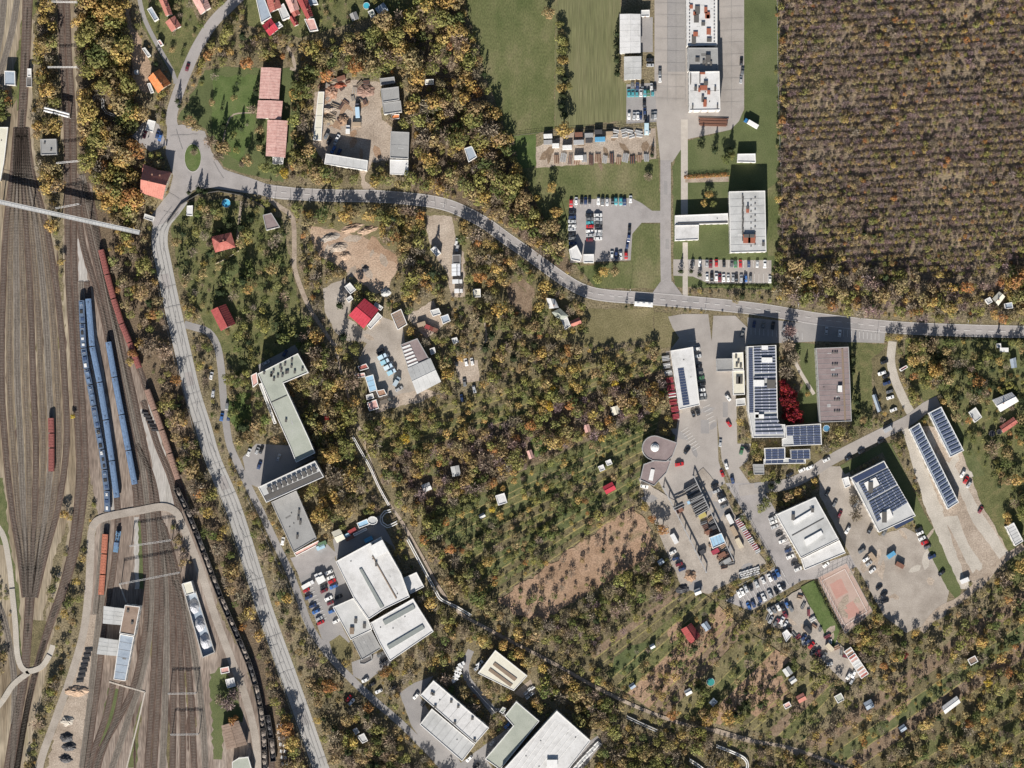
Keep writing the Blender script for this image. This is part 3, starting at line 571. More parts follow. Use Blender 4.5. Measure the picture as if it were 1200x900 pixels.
EA = [[(95, 330), (98, 408), (106, 455), (114, 500), (121, 540), (126, 600), (120, 690), (112, 760), (105, 830), (96, 900)],
      [(102, 330), (108, 406), (117, 450), (124, 492), (131, 540), (138, 600), (134, 660), (124, 720), (116, 790), (108, 850), (100, 910)],
      [(90, 215), (96, 280), (110, 330), (122, 375), (134, 442), (142, 484), (150, 526), (159, 575), (160, 600)],
      [(92, 210), (104, 270), (118, 330), (128, 380), (140, 440), (152, 500), (160, 545), (168, 610), (172, 690), (170, 740), (158, 800), (140, 840), (118, 880), (108, 910)],
      [(96, 205), (110, 270), (126, 340), (138, 400), (152, 470), (166, 540), (174, 610), (178, 690), (174, 750), (164, 800), (148, 850), (128, 910)],
      [(100, 215), (114, 280), (130, 350), (144, 410), (160, 480), (174, 550), (180, 610), (184, 690), (182, 750), (178, 820), (172, 910)],
      [(106, 230), (118, 292), (137, 364), (156, 412), (172, 456), (188, 500), (204, 548), (216, 586)],
      [(160, 520), (178, 560), (186, 610), (190, 690), (188, 760), (184, 840), (180, 910)],
      [(186, 610), (194, 680), (195, 760), (193, 840), (190, 910)], [(188, 610), (200, 680), (203, 760), (203, 840), (202, 910)],
      [(190, 614), (205, 680), (211, 760), (214, 840), (214, 910)], [(192, 618), (210, 684), (219, 760), (225, 840), (228, 910)],
      [(206, 680), (218, 720), (230, 780), (238, 850), (241, 910)], [(168, 470), (184, 520), (200, 560), (210, 600)],
      [(205, 570), (222, 606), (240, 652), (254, 690), (266, 718), (278, 746), (293, 782), (304, 825), (309, 870), (310, 930)],
      [(296, 770), (310, 830), (318, 890), (322, 940)],
      [(124, 600), (118, 660), (112, 720)], [(133, 800), (124, 840), (110, 880), (100, 915)], [(144, 800), (136, 840), (120, 880), (112, 910)]]
for i, t in enumerate(EA): track(t, 'bed' if i % 4 else 'bed2')

def crossing(pts, wd, m):
    s_ = smooth(pts, 4); e0, e1 = offset(s_, wd / 2), offset(s_, -wd / 2); q = MB()
    for i in range(len(s_) - 1): q.prism([W(e0[i]), W(e0[i + 1]), W(e1[i + 1]), W(e1[i])], 0, max(.48, gz(s_[i]) + .48))
    tag(q.build('level_crossing', m), None, None, None, 'structure')
crossing([(108, 619), (113, 611), (128, 605), (160, 599), (190, 594), (206, 600), (212, 612)], 9, M['yard']); crossing([(14, 690), (18, 730), (21, 770), (30, 786), (48, 782), (58, 768)], 6.5, M['paleyard']); crossing([(34, 788), (16, 802), (4, 820)], 6.5, M['paleyard'])
# ---------------------------------------------------------------- buildings
B = {}
def bm_(k, *a, **kw): B[k] = plain(k, *a, **kw); return k
bm_('plaster_white', (.62, .60, .56)); bm_('plaster_cream', (.58, .50, .36)); bm_('plaster_grey', (.38, .37, .35)); bm_('wall_brick', (.30, .17, .12)); bm_('timber_wall', (.20, .14, .09))
B['roof_white'] = node_mat('white_roof_sheet', [(.42, .415, .405), (.56, .557, .55), (.62, .62, .62)], scale=.3, grain=.09, grain_scale=2, big=.08)
B['roof_cream'] = node_mat('cream_roof_sheet', [(.52, .50, .42), (.60, .575, .48), (.66, .635, .55)], scale=.25, grain=.08, grain_scale=2, big=.05)
B['roof_pale'] = node_mat('pale_grey_roof', [(.33, .332, .325), (.44, .445, .44), (.52, .52, .515)], scale=.2, grain=.08, grain_scale=2, big=.05)
B['roof_grey'] = node_mat('grey_roof_felt', [(.23, .23, .228), (.28, .28, .275), (.32, .32, .315)], scale=.2, grain=.1, grain_scale=2, big=.05)
B['roof_green'] = node_mat('greenish_roof_felt', [(.27, .29, .25), (.335, .355, .305), (.38, .395, .35)], scale=.2, grain=.1, grain_scale=2, big=.05)
B['roof_bluegrey'] = node_mat('bluegrey_roof', [(.24, .285, .345), (.30, .35, .41), (.34, .385, .44)], scale=.25, grain=.09, grain_scale=2)
B['roof_blue'] = node_mat('light_blue_roof', [(.26, .42, .56), (.33, .50, .64)], scale=.3, grain=.09, grain_scale=2)
B['roof_dark'] = node_mat('dark_roof', [(.095, .09, .09), (.13, .123, .12), (.165, .155, .15)], scale=.3, grain=.12, grain_scale=2)
B['roof_brown'] = node_mat('brown_roof', [(.20, .145, .11), (.255, .19, .15), (.29, .22, .175)], scale=.25, grain=.1, grain_scale=2)
B['roof_mauve'] = node_mat('mauve_roof', [(.185, .15, .15), (.228, .182, .18), (.26, .212, .208)], scale=.2, grain=.1, grain_scale=2)
B['roof_pink'] = node_mat('faded_pink_tile', [(.44, .25, .22), (.54, .33, .295), (.62, .42, .37)], scale=.5, grain=.14, grain_scale=2.4)
B['roof_red'] = node_mat('red_tile', [(.28, .085, .07), (.36, .12, .10), (.43, .17, .14)], scale=.4, grain=.14, grain_scale=2.4)
B['roof_brightred'] = node_mat('bright_red_sheet', [(.36, .035, .055), (.44, .055, .075)], scale=.4, grain=.1, grain_scale=2.4)
B['roof_orange'] = node_mat('orange_tile', [(.48, .15, .055), (.58, .21, .085), (.64, .27, .12)], scale=.4, grain=.14, grain_scale=2.4)
B['roof_salmon'] = node_mat('salmon_tile', [(.37, .15, .12), (.46, .20, .16)], scale=.4, grain=.14, grain_scale=2.4)
B['roof_darkred'] = node_mat('dark_red_tile', [(.24, .05, .05), (.32, .08, .075)], scale=.4, grain=.14, grain_scale=2.4)
B['roof_rust'] = node_mat('rusty_sheet', [(.22, .12, .08), (.32, .19, .13), (.40, .30, .24)], scale=.5, grain=.2, grain_scale=2)
bm_('patch_grey', (.36, .36, .355), var=.2); bm_('patch_light', (.50, .50, .49), var=.15); bm_('patch_dark', (.15, .148, .145), var=.2)
bm_('glass', (.05, .065, .085), rough=.15, spec=.6); bm_('solar_cell', (.035, .05, .10), rough=.45, spec=.35); bm_('solar_frame', (.50, .52, .54), rough=.5)
bm_('steel', (.42, .42, .42), rough=.45, metallic=.3); bm_('vent_dark', (.10, .095, .09)); bm_('vent_white', (.66, .66, .65)); bm_('rust_red', (.30, .10, .06)); bm_('skylight', (.24, .26, .25), rough=.3, spec=.5)
bm_('brown_strip', (.22, .165, .12)); bm_('gutter', (.33, .33, .33)); bm_('door_brown', (.16, .10, .06)); bm_('trim_white', (.68, .67, .65))
def lerp(p, q, t): return (p[0] + (q[0] - p[0]) * t, p[1] + (q[1] - p[1]) * t)
def quad_pt(q, u, v): return lerp(lerp(q[0], q[1], u), lerp(q[3], q[2], u), v)
WIN_OK = True
def facade(root, pts, h, z0, storeys, door=True):
    """window openings with frames round the walls, one window a part"""
    p = ccw(pts); n = len(p); cells = []
    for i in range(n):
        a, b = p[i], p[(i + 1) % n]; L_ = math.dist(a, b)
        if L_ < 3.2: continue
        k = int(L_ // 3.6); ang = math.atan2(b[1] - a[1], b[0] - a[0])
        for j in range(k):
            t = (j + .5) / k
            for s_ in range(storeys):
                cells.append((a[0] + (b[0] - a[0]) * t, a[1] + (b[1] - a[1]) * t, z0 + s_ * h / storeys + h / storeys * .33, ang, min(1.5, L_ / k * .5), h / storeys * .42, j == k // 2 and s_ == 0))
    dd = False; wb = MB()
    for x, y, z, ang, ww, hh, mid in cells[:90]:
        if mid and door and not dd:
            d = MB(); d.box(0, 0, 0, 1.1, .14, min(2.1, h * .8)); o = d.build('door', B['door_brown'], root, (x, y, z0)); o.rotation_euler.z = ang; dd = True; continue
        wb.box(x, y, z, ww + .16, .10, hh + .16, ang, 0); wb.box(x, y, z + .06, ww, .16, hh, ang, 1)
    if wb.f: o = wb.build('window', [B['trim_white'], B['glass']], root); o['kind'] = 'stuff'
def building(key, label, cat, name, poly, h, roof='flat', rm='roof_grey', wm='plaster_white', short=None, axis='long', pitch=.45, storeys=None, rise=None, seams=0, over=.35, windows=True, parapet=.35, group=None, ends=None, block_px=1.5):
    """walls + roof on a traced outline; the outline was read at roof height, so it is brought down to plan by the survey's perspective"""
    pts = [W(p, h) for p in poly]; c = cent(pts); z0 = gz(cent(poly)) - .05
    root = empty(name, (c[0], c[1], z0), label, cat, group); L = [(x - c[0], y - c[1]) for x, y in pts]
    if area2(L) < 0: L = L[::-1]; poly = poly[::-1]
    storeys = storeys or max(1, round(h / 3.3))
    block(poly, block_px); landmark(cent(poly), short or name.replace('_', ' '))
    def inset(P_, d):
        n = len(P_); out = []
        for i in range(n):
            a, b, e = P_[i - 1], P_[i], P_[(i + 1) % n]
            u = ((b[0] - a[0]), (b[1] - a[1])); v = ((e[0] - b[0]), (e[1] - b[1])); lu, lv = math.hypot(*u) or 1, math.hypot(*v) or 1
            nx, ny = -(u[1] / lu + v[1] / lv), (u[0] / lu + v[0] / lv); q = nx * nx + ny * ny
            k = 2 * d / q if q > .2 else d
            out.append((b[0] + nx * k, b[1] + ny * k))
        return out
    info = dict(root=root, c=c, h=h, z0=z0, poly=poly)
    if roof == 'flat':
        b = MB(); b.walls(L, 0, h); b.build('wall', B[wm], root)
        d = MB(); I = inset(L, .35); d.prism(I, h - .3, h - .02); d.build('roof', B[rm], root)
        if parapet:
            pb_ = MB(); n = len(L); O = inset(L, -.04)
            for i in range(n): pb_.prism([O[i], O[(i + 1) % n], I[(i + 1) % n], I[i]], h - .28, h + parapet)
            pb_.build('parapet', B['gutter'] if rm in ('roof_dark', 'roof_grey', 'roof_mauve') else B['trim_white'], root)
        ar = abs(area2(L)) / 2; rp_ = random.Random(int(ar * 7)); xs_, ys_ = [p[0] for p in L], [p[1] for p in L]
        def inside(x, y): return sum((p[1] > y) != (o_[1] > y) and x < (o_[0] - p[0]) * (y - p[1]) / (o_[1] - p[1]) + p[0] for p, o_ in zip(L, L[1:] + L[:1])) % 2 == 1
        ax_ = math.atan2(L[1][1] - L[0][1], L[1][0] - L[0][0]); lt = rm in ('roof_white', 'roof_cream', 'roof_pale')
        for _ in range(min(12, int(ar / 45)) if ar > 120 and 'solar' not in name else 0):   # membrane repairs, drains and hatches
            x, y = rp_.uniform(min(xs_), max(xs_)), rp_.uniform(min(ys_), max(ys_)); sx, sy = rp_.uniform(.5, 4), rp_.uniform(.4, 1.8)
            if all(inside(x + u, y + v) for u in (-2.6, 2.6) for v in (-2.6, 2.6)):
                pb_ = MB(); tiny = rp_.random() < .45; pb_.box(0, 0, 0, .5 if tiny else sx, .5 if tiny else sy, .3 if tiny else .035); po = pb_.build('roof_drain' if tiny else 'roof_patch', B['vent_dark' if tiny else (('patch_light' if rp_.random() < .6 else 'patch_grey') if lt else ('patch_dark' if rp_.random() < .5 else 'patch_grey'))], root, (x, y, h - .03)); po.rotation_euler.z = ax_
        if seams:
            sb = MB(); q = L[:4] if len(L) == 4 else None
            if q:
                la, lb = math.dist(q[0], q[1]), math.dist(q[1], q[2])
                if lb > la: q = [q[1], q[2], q[3], q[0]]; la, lb = lb, la
                k = int(la / seams)
                for i in range(1, k):
                    a_, b_ = lerp(q[0], q[1], i / k), lerp(q[3], q[2], i / k); a_, b_ = lerp(a_, b_, .02), lerp(a_, b_, .98)
                    sb.box((a_[0] + b_[0]) / 2, (a_[1] + b_[1]) / 2, h - .03, math.dist(a_, b_), .12, .10, math.atan2(b_[1] - a_[1], b_[0] - a_[0]))
                sb.build('roof_seam', B['gutter'], root)
    else:
        q = L[:]; la, lb = math.dist(q[0], q[1]) + math.dist(q[2], q[3]), math.dist(q[1], q[2]) + math.dist(q[3], q[0])
        if (la < lb) == (axis == 'long'): q = q[1:] + q[:1]
        # ridge now runs along q0->q1
        half = math.dist(lerp(q[1], q[2], .5), q[1]); rz = rise if rise is not None else half * pitch; eave = h - rz * .35
        O = inset(q, -over); ra, rb = lerp(O[0], O[3], .5), lerp(O[1], O[2], .5); top = eave + rz
        wa, wb2 = lerp(q[0], q[3], .5), lerp(q[1], q[2], .5); b = MB(); b.walls(q, 0, eave - .02)
        if roof == 'gable':
            b.face([(*q[1], eave - .02), (*q[2], eave - .02), (*wb2, top - .12)]); b.face([(*q[3], eave - .02), (*q[0], eave - .02), (*wa, top - .12)])
        b.build('wall', B[wm], root)
        if roof == 'hip':
            ln = math.dist(ra, rb); k = min(.46, half / ln); ra, rb = lerp(ra, rb, k), lerp(rb, ra, k)
        drop = over * rz / half; r = MB(); ez = eave - drop
        def slab(pts_, t=.16):
            r.face(pts_); r.face([(x, y, z - t) for x, y, z in reversed(pts_)]); n = len(pts_)
            for i in range(n):
                a_, b_ = pts_[i], pts_[(i + 1) % n]; r.face([(a_[0], a_[1], a_[2] - t), (b_[0], b_[1], b_[2] - t), b_, a_])
        slab([(*O[0], ez), (*O[1], ez), (*rb, top), (*ra, top)]); slab([(*O[2], ez), (*O[3], ez), (*ra, top), (*rb, top)])
        if roof == 'hip': slab([(*O[1], ez), (*O[2], ez), (*rb, top)]); slab([(*O[3], ez), (*O[0], ez), (*ra, top)])
        ro = r.build('roof', B[rm], root)
        rc = MB(); rc.tube([(*ra, top + .02), (*rb, top + .02)], .14, 6); rc.build('ridge', B[rm], ro)
        if seams:
            sb = MB(); k = max(2, int(math.dist(O[0], O[1]) / seams))
            for s0, s1 in ((O[0], O[1]), (O[3], O[2])):
                for i in range(1, k):
                    e_, t_ = lerp(s0, s1, i / k), lerp(ra, rb, i / k); sb.tube([(*e_, ez + .03), (*t_, top + .03)], .055, 4, cap=False)
            sb.build('roof_batten', B[rm], ro)
        info['top'] = top
        if cat == 'house' and roof == 'gable':
            cx_, cy_ = lerp(ra, rb, .3); ch_ = MB(); ch_.box(cx_ + .5, cy_, top - 1, .7, .6, 1.9); ch_.build('chimney', B['wall_brick'], root)
    if windows: facade(root, L, min(h, h if roof == 'flat' else eave) , 0, storeys)
    info['roofz'] = lambda z=0: h + z
    return info
def on_roof(bd, name, poly, hh, m, z=0.0, kind=None):
    pts = [W(p, bd['h']) for p in poly]; pts = [(x - bd['c'][0], y - bd['c'][1]) for x, y in pts]
    b = MB(); b.prism(pts, bd['h'] + z - .05, bd['h'] + z + hh); o = b.build(name, B[m], bd['root'])
    if kind: o['kind'] = kind
    return o
def vent(bd, p, sx=1.2, sy=1.2, hh=.8, m='vent_dark', name='roof_vent', a=0.0):
    x, y = W(p, bd['h']); b = MB(); b.box(0, 0, 0, sx, sy, hh * .8); b.box(0, 0, hh * .8, sx * 1.25, sy * 1.25, hh * .2)
    o = b.build(name, B[m], bd['root'], (x - bd['c'][0], y - bd['c'][1], bd['h'] - .05)); o.rotation_euler.z = a; return o
def vents(bd, pts, **k):
    for p in pts: vent(bd, p, **k)
def chimney(bd, p, m='wall_brick', hh=1.6):
    x, y = W(p, bd['h']); b = MB(); b.box(0, 0, 0, .7, .7, hh); b.box(0, 0, hh, .85, .85, .15)
    b.build('chimney', B[m], bd['root'], (x - bd['c'][0], y - bd['c'][1], bd.get('top', bd['h']) - hh * .65))
def solar(bd, q, n, fillr=.6, z=.15, tilt=.55, along='v', cells=6):
    """rows of tilted panels over the quad q; each row a part made of framed panels"""
    for i in range(n):
        t0, t1 = (i + .1) / n, (i + .1 + fillr) / n
        cor = [quad_pt(q, 0, t0), quad_pt(q, 1, t0), quad_pt(q, 1, t1), quad_pt(q, 0, t1)]
        c4 = [W(p, bd['h']) for p in cor]; c4 = [(x - bd['c'][0], y - bd['c'][1]) for x, y in c4]
        b = MB(); hi, lo = bd['h'] + z + tilt, bd['h'] + z; zz = (hi, hi, lo, lo)
        k = max(1, int(math.dist(c4[0], c4[1]) / 3.4))
        P_ = lambda u, v, dz=0: (*quad_pt(c4, u, v), hi + (lo - hi) * v + dz)
        b.face([P_(0, 0), P_(0, 1), P_(1, 1), P_(1, 0)], 1); b.face([P_(0, 0, -.08), P_(1, 0, -.08), P_(1, 1, -.08), P_(0, 1, -.08)], 1)
        for j in range(k):
            u0, u1 = (j + .02) / k, (j + .98) / k; b.face([P_(u0, .04, .02), P_(u0, .96, .02), P_(u1, .96, .02), P_(u1, .04, .02)], 0)
        for u in (.02, .5, .98):
            x, y, zt = P_(u, .05); b.tube([(x, y, bd['h'] - .05), (x, y, zt - .05)], .05, 4, 1); x, y, zt = P_(u, .95); b.tube([(x, y, bd['h'] - .05), (x, y, zt - .02)], .05, 4, 1)
        b.build('solar_panel', [B['solar_cell'], B['solar_frame']], bd['root'])
bd = building
# ---- west: railway land
bd('a', 'small blue grey flat roofed hut between the sidings, west of the dark main tracks', 'hut', 'trackside_hut', T(0, 0, (26, 415), (88, 417), (90, 500), (27, 498)), 4.6, rm='roof_bluegrey', short='blue grey trackside hut', wm='plaster_grey')
bd('b', 'tiny white box cabin at the east edge of the main tracks', 'cabin', 'signal_cabin', T(0, 0, (160, 402), (184, 402), (184, 448), (160, 448)), 3, rm='roof_white', short='tiny white cabin')
bd('b2', 'small open bay with cream walls just south of the tiny white cabin', 'bin bay', 'storage_bay', T(0, 0, (156, 454), (188, 454), (187, 508), (155, 508)), 1.6, rm='roof_dark', wm='plaster_cream', windows=False)
x_ = bd('c', 'long cream white roofed shed cut off by the west edge of the photo', 'shed', 'goods_shed', [(-16, 149), (9.5, 149), (5, 188), (0.5, 212), (-16, 212)], 4.5, rm='roof_cream', wm='plaster_cream', short='cream goods shed', parapet=.2)
x_ = bd('d', 'square grey flat roofed building under trees between two track groups', 'building', 'relay_house', T(0, 0, (236, 816), (330, 814), (333, 905), (240, 908)), 5, rm='roof_grey', short='square grey relay house')
vents(x_, T(0, 0, (262, 840), (300, 880)), sx=.8, sy=.8)
x_ = bd('e', 'pair of pale grey shed roofs at the north west corner of the depot', 'shed', 'depot_shed', [(122, 711), (146, 714), (144, 732), (121, 730)], 6, 'gable', 'roof_pale', axis='short', rise=.8, short='north depot sheds', seams=2)
x_ = bd('f', 'pair of pale grey shed roofs at the south west corner of the depot', 'shed', 'depot_shed', [(117, 748), (138, 751), (136, 768), (114, 766)], 6, 'gable', 'roof_pale', axis='short', rise=.8, short='south depot sheds', seams=2)
x_ = bd('g', 'brown roofed depot block between the sheds and the long blue grey hall', 'depot', 'depot_block', [(146.5, 709), (164, 711), (157.5, 745), (140, 742)], 10, rm='roof_brown', short='brown depot block')
vents(x_, [(150, 716), (155, 730)])
x_ = bd('h', 'long blue grey roofed engine hall running south from the brown depot block', 'engine hall', 'engine_hall', [(140.5, 743), (157, 746), (147, 798), (133, 796)], 8, rm='roof_bluegrey', seams=4, short='blue grey engine hall', parapet=.15)
x_ = bd('i', 'grey brown gabled store beside the service road near the south edge', 'store', 'store_house', [(260, 851), (279, 845.5), (289, 872), (266, 878)], 4.5, 'gable', 'roof_brown', rise=.7, axis='long', short='grey brown store', seams=1.5)
bd('j', 'grey green roofed shed at the bottom edge south of the grey brown store', 'shed', 'machine_shed', [(272, 893), (280, 888), (291, 887), (297, 908), (272, 908)], 4, rm='roof_green', short='grey green bottom shed')
bd('k', 'small white roofed hut on the west verge of the service road', 'hut', 'trackside_hut', [(264, 796.5), (274, 794), (276, 804), (266.5, 806.5)], 3, rm='roof_white', short='white verge hut', windows=True)
bd('k2', 'small brown roofed hut just north of the white verge hut', 'hut', 'trackside_hut', [(258, 783), (268, 781), (269, 788), (259, 790)], 2.6, rm='roof_pink', short='brown verge hut')
# ---- north west houses
x_ = bd('l', 'orange tiled gable house beside the road north of the roundabout', 'house', 'family_house', [(174, 91), (186.5, 81.5), (199, 97.5), (185, 108)], 6, 'gable', 'roof_orange', 'plaster_cream', axis='long', short='orange gable house', pitch=.75, seams=1.2)
chimney(x_, (184, 92))
bd('l2', 'low grey flat annexe against the west side of the orange gable house', 'annexe', 'house_annexe', T(0, 0, (862, 490), (880, 486), (902, 540), (884, 548)), 2.7, rm='roof_pale', short='grey annexe')
x_ = bd('m', 'long orange roofed house cut by the top edge in the north west garden row', 'house', 'row_house', [(182, -12), (190, -14), (201, 16), (194.5, 18)], 6, 'gable', 'roof_salmon', short='long orange row house', pitch=.6, seams=1.2)
bd('m2', 'square salmon roofed house south of the long orange row house', 'house', 'row_house', T(0, 0, (972, 130), (1022, 95), (1056, 150), (1006, 182)), 5, 'gable', 'roof_salmon', short='square salmon house', pitch=.45, seams=1.2)
bd('m3', 'narrow blue grey garden shed west of the long orange row house', 'shed', 'garden_shed', T(0, 0, (862, 55), (888, 40), (930, 110), (905, 126)), 3, rm='roof_bluegrey', short='narrow blue shed')
bd('m4', 'small grey carport by the lane north of the orange gable house', 'carport', 'carport', T(0, 0, (832, 285), (850, 278), (884, 325), (866, 336)), 2.5, rm='roof_pale', short='lane carport', windows=False)
bd('m5', 'pale grey shed between the lane and the square salmon house', 'shed', 'garden_shed', T(0, 0, (920, 240), (938, 232), (958, 262), (940, 272)), 2.5, rm='roof_pink', short='pale lane shed')
bd('m6', 'pink and white roofed house in the top edge row west of the road', 'house', 'row_house', [(222, -8), (236, -14), (246, 8), (235, 16)], 6, 'gable', 'roof_pink', short='pink white corner house', seams=1.2)
bd('n', 'small white kiosk beside the road just north west of the roundabout', 'kiosk', 'kiosk', T(0, 0, (868, 700), (912, 712), (896, 775), (852, 762)), 3.2, rm='roof_white', short='white roadside kiosk')
x_ = bd('o', 'large red tiled house south west of the roundabout island', 'house', 'villa', [(168, 197), (199.5, 202), (189.5, 233), (164.5, 225)], 9, 'gable', 'roof_salmon', 'plaster_cream', axis='short', short='large red roundabout house', pitch=.5, seams=1.2)
chimney(x_, (179, 205)); chimney(x_, (188, 206)); 
bd('o2', 'small red tiled wing on the north west corner of the large red house', 'house wing', 'villa_wing', T(0, 1, (842, 66), (912, 92), (895, 122), (836, 104)), 7, 'gable', 'roof_salmon', 'plaster_cream', short='red house wing', pitch=.4)
bd('p', 'small pale bus shelter on the west side of the road at the footbridge end', 'shelter', 'bus_shelter', T(0, 1, (848, 352), (906, 372), (896, 398), (842, 380)), 2.7, rm='roof_pale', short='pale bus shelter', windows=False)
bd('p2', 'small white garage in the gardens south of the roundabout', 'garage', 'garage', T(0, 1, (1096, 306), (1130, 304), (1128, 364), (1092, 362)), 3, rm='roof_white', short='white roundabout garage')
# ---- top row houses
bd('q1', 'blue grey house roof with balcony in the top row', 'house', 'row_house', [(298, -10), (306, -12), (318, 20), (306, 27)], 6, rm='roof_bluegrey', short='blue grey top house')
bd('q2', 'square red roofed house at the south end of the top row', 'house', 'row_house', T(1, 0, (340, 150), (385, 110), (426, 168), (380, 206)), 5.5, 'gable', 'roof_brightred', short='square red top house', pitch=.4, axis='short', seams=1.2)
bd('q3', 'white flat roofed extension beside the square red top house', 'extension', 'house_extension', T(1, 0, (412, 140), (436, 126), (458, 152), (432, 168)), 3.2, rm='roof_white', short='white top extension')
bd('q4', 'orange red roofed house cut by the top edge', 'house', 'row_house', [(310, -14), (322, -14), (329, 8), (316, 14)], 6.5, 'gable', 'roof_red', short='orange red top house', pitch=.5, seams=1.2)
bd('q5', 'long pinkish white roof between the two red roofs of the top row', 'house', 'row_house', T(1, 0, (425, 40), (462, 20), (500, 100), (455, 120)), 4.5, rm='roof_pale', short='whitish top house')
bd('q6', 'small red lean to roof in the middle of the top row', 'lean to', 'house_extension', T(1, 0, (500, 60), (536, 44), (556, 80), (520, 96)), 4, 'gable', 'roof_red', short='small red lean to', rise=.8)
bd('q6b', 'narrow dark red roof just south of the small red lean to', 'house', 'house_extension', T(1, 0, (496, 100), (518, 92), (546, 140), (524, 150)), 4, 'gable', 'roof_darkred', short='narrow dark red roof', rise=.8)
bd('q7', 'long dark red roofed house at the east end of the top row', 'house', 'row_house', [(345, -8), (356, -12), (366, 18), (360, 22)], 6.5, 'gable', 'roof_darkred', short='long dark red top house', pitch=.5, seams=1.2)
bd('q8', 'pale pink house with terrace south of the long dark red top house', 'house', 'row_house', T(1, 0, (582, 112), (640, 108), (664, 176), (616, 186)), 4.5, rm='roof_pink', short='pale pink terrace house')
bd('q9', 'pinkish cream house roof cut by the top edge beside the dark red roof', 'house', 'row_house', [(330, -12), (342, -14), (350, 10), (341, 14)], 5, 'gable', 'roof_pink', short='pinkish cream top house', pitch=.4)
bd('q10', 'teal green roof in the top edge gardens', 'shed', 'garden_shed', T(1, 0, (592, 0), (650, -10), (664, 24), (604, 34)), 3, rm='roof_bluegrey', short='teal top shed')
bd('q11', 'grey cottage roof in the allotments east of the top row', 'cottage', 'garden_cottage', T(1, 0, (852, 84), (884, 70), (900, 106), (866, 120)), 3, 'gable', 'roof_grey', short='grey allotment cottage', rise=.8)
bd('q12', 'pale greenhouse frame with glass roof in the top allotments', 'greenhouse', 'greenhouse', T(1, 0, (1000, 50), (1046, 18), (1074, 60), (1026, 88)), 2.6, 'gable', 'roof_bluegrey', short='top greenhouse', rise=.7, seams=1)
bd('q13', 'small dark green hut beside the glass greenhouse in the top allotments', 'hut', 'garden_hut', T(1, 0, (955, 68), (984, 54), (1006, 94), (975, 104)), 2.6, rm='roof_green', short='dark green top hut')
# ---- three pink barracks
x_ = bd('r1', 'northern of the three pink tiled gable blocks on the lawn', 'block', 'pavilion', [(306.5, 79.5), (328.5, 80.5), (326, 116), (304, 114.5)], 6, 'gable', 'roof_pink', short='north pink pavilion', axis='long', pitch=.28, seams=1.6, group='pink roofed pavilions')
x_ = bd('r2', 'middle pink tiled gable block with a white ridge strip on the lawn', 'block', 'pavilion', [(303, 118), (330.5, 119), (328.5, 139), (301, 137.5)], 6, 'gable', 'roof_pink', short='middle pink pavilion', axis='short', pitch=.28, seams=1.6, group='pink roofed pavilions')
x_ = bd('r3', 'southern and longest pink tiled gable block beside the lawn', 'block', 'pavilion', [(314, 141), (336.5, 142), (333.5, 184), (312, 182)], 6, 'gable', 'roof_pink', short='south pink pavilion', axis='long', pitch=.28, seams=1.6, group='pink roofed pavilions')
bd('r4', 'white flat roofed porch at the south end of the southern pink block', 'porch', 'porch', T(1, 1, (398, 20), (462, 20), (458, 62), (398, 60)), 3.5, rm='roof_white', short='white pavilion porch')
# ---- junk yard sheds
bd('s1', 'long narrow white roofed shed on the west side of the dirt yard', 'shed', 'long_shed', [(373, 107.5), (380, 107.5), (376.5, 164), (367, 164)], 3.6, rm='roof_cream', short='narrow white yard shed', windows=False, parapet=.1, seams=6)
x_ = bd('s2', 'long white workshop roof along the south side of the dirt yard', 'workshop', 'workshop', [(382, 180), (431, 188), (430, 200), (380, 192)], 7, rm='roof_pale', short='white south workshop', parapet=.15, seams=4)
bd('s3', 'northern grey flat roof of the stepped shed row east of the dirt yard', 'shed', 'stepped_shed', [(445, 92), (462, 90), (463, 97), (446, 99.5)], 4, rm='roof_grey', short='north stepped shed')
bd('s4', 'middle grey flat roof of the stepped shed row east of the dirt yard', 'shed', 'stepped_shed', [(446, 104), (467, 101.5), (468, 117), (448, 120)], 6, rm='roof_grey', short='middle stepped shed', seams=5)
bd('s5', 'southern grey roof with white rim of the stepped shed row by the dirt yard', 'shed', 'stepped_shed', [(448, 121), (469.5, 118), (471, 131), (450, 134)], 5, rm='roof_grey', short='south stepped shed', seams=5)
x_ = bd('s6', 'dark grey roofed warehouse at the south east corner of the dirt yard', 'warehouse', 'warehouse', [(458, 154), (479.5, 155), (478.5, 186), (457, 185)], 7, rm='roof_grey', short='dark grey yard warehouse', seams=6)
bd('s7', 'white roofed loading hall joined to the south end of the grey warehouse', 'hall', 'loading_hall', [(457, 187), (478.5, 187.5), (478, 205), (457, 204)], 5, rm='roof_white', short='white loading hall', parapet=.1)
bd('s8', 'small orange container office below the stepped shed row', 'office cabin', 'office_cabin', T(1, 0, (1092, 672), (1140, 668), (1142, 696), (1094, 700)), 2.6, rm='roof_orange', wm='rust_red', short='orange office cabin', windows=True)
bd('s9', 'tiny cream roofed hut alone in the northern thicket', 'hut', 'garden_hut', T(2, 0, (90, 466), (140, 464), (142, 494), (92, 496)), 3, rm='roof_cream', short='tiny cream thicket hut')
bd('s10', 'blue white roofed cottage in the thicket north of the main road bend', 'cottage', 'garden_cottage', [(544, 174), (553, 171), (559, 184), (549, 190)], 4, rm='roof_bluegrey', short='blue white thicket cottage')
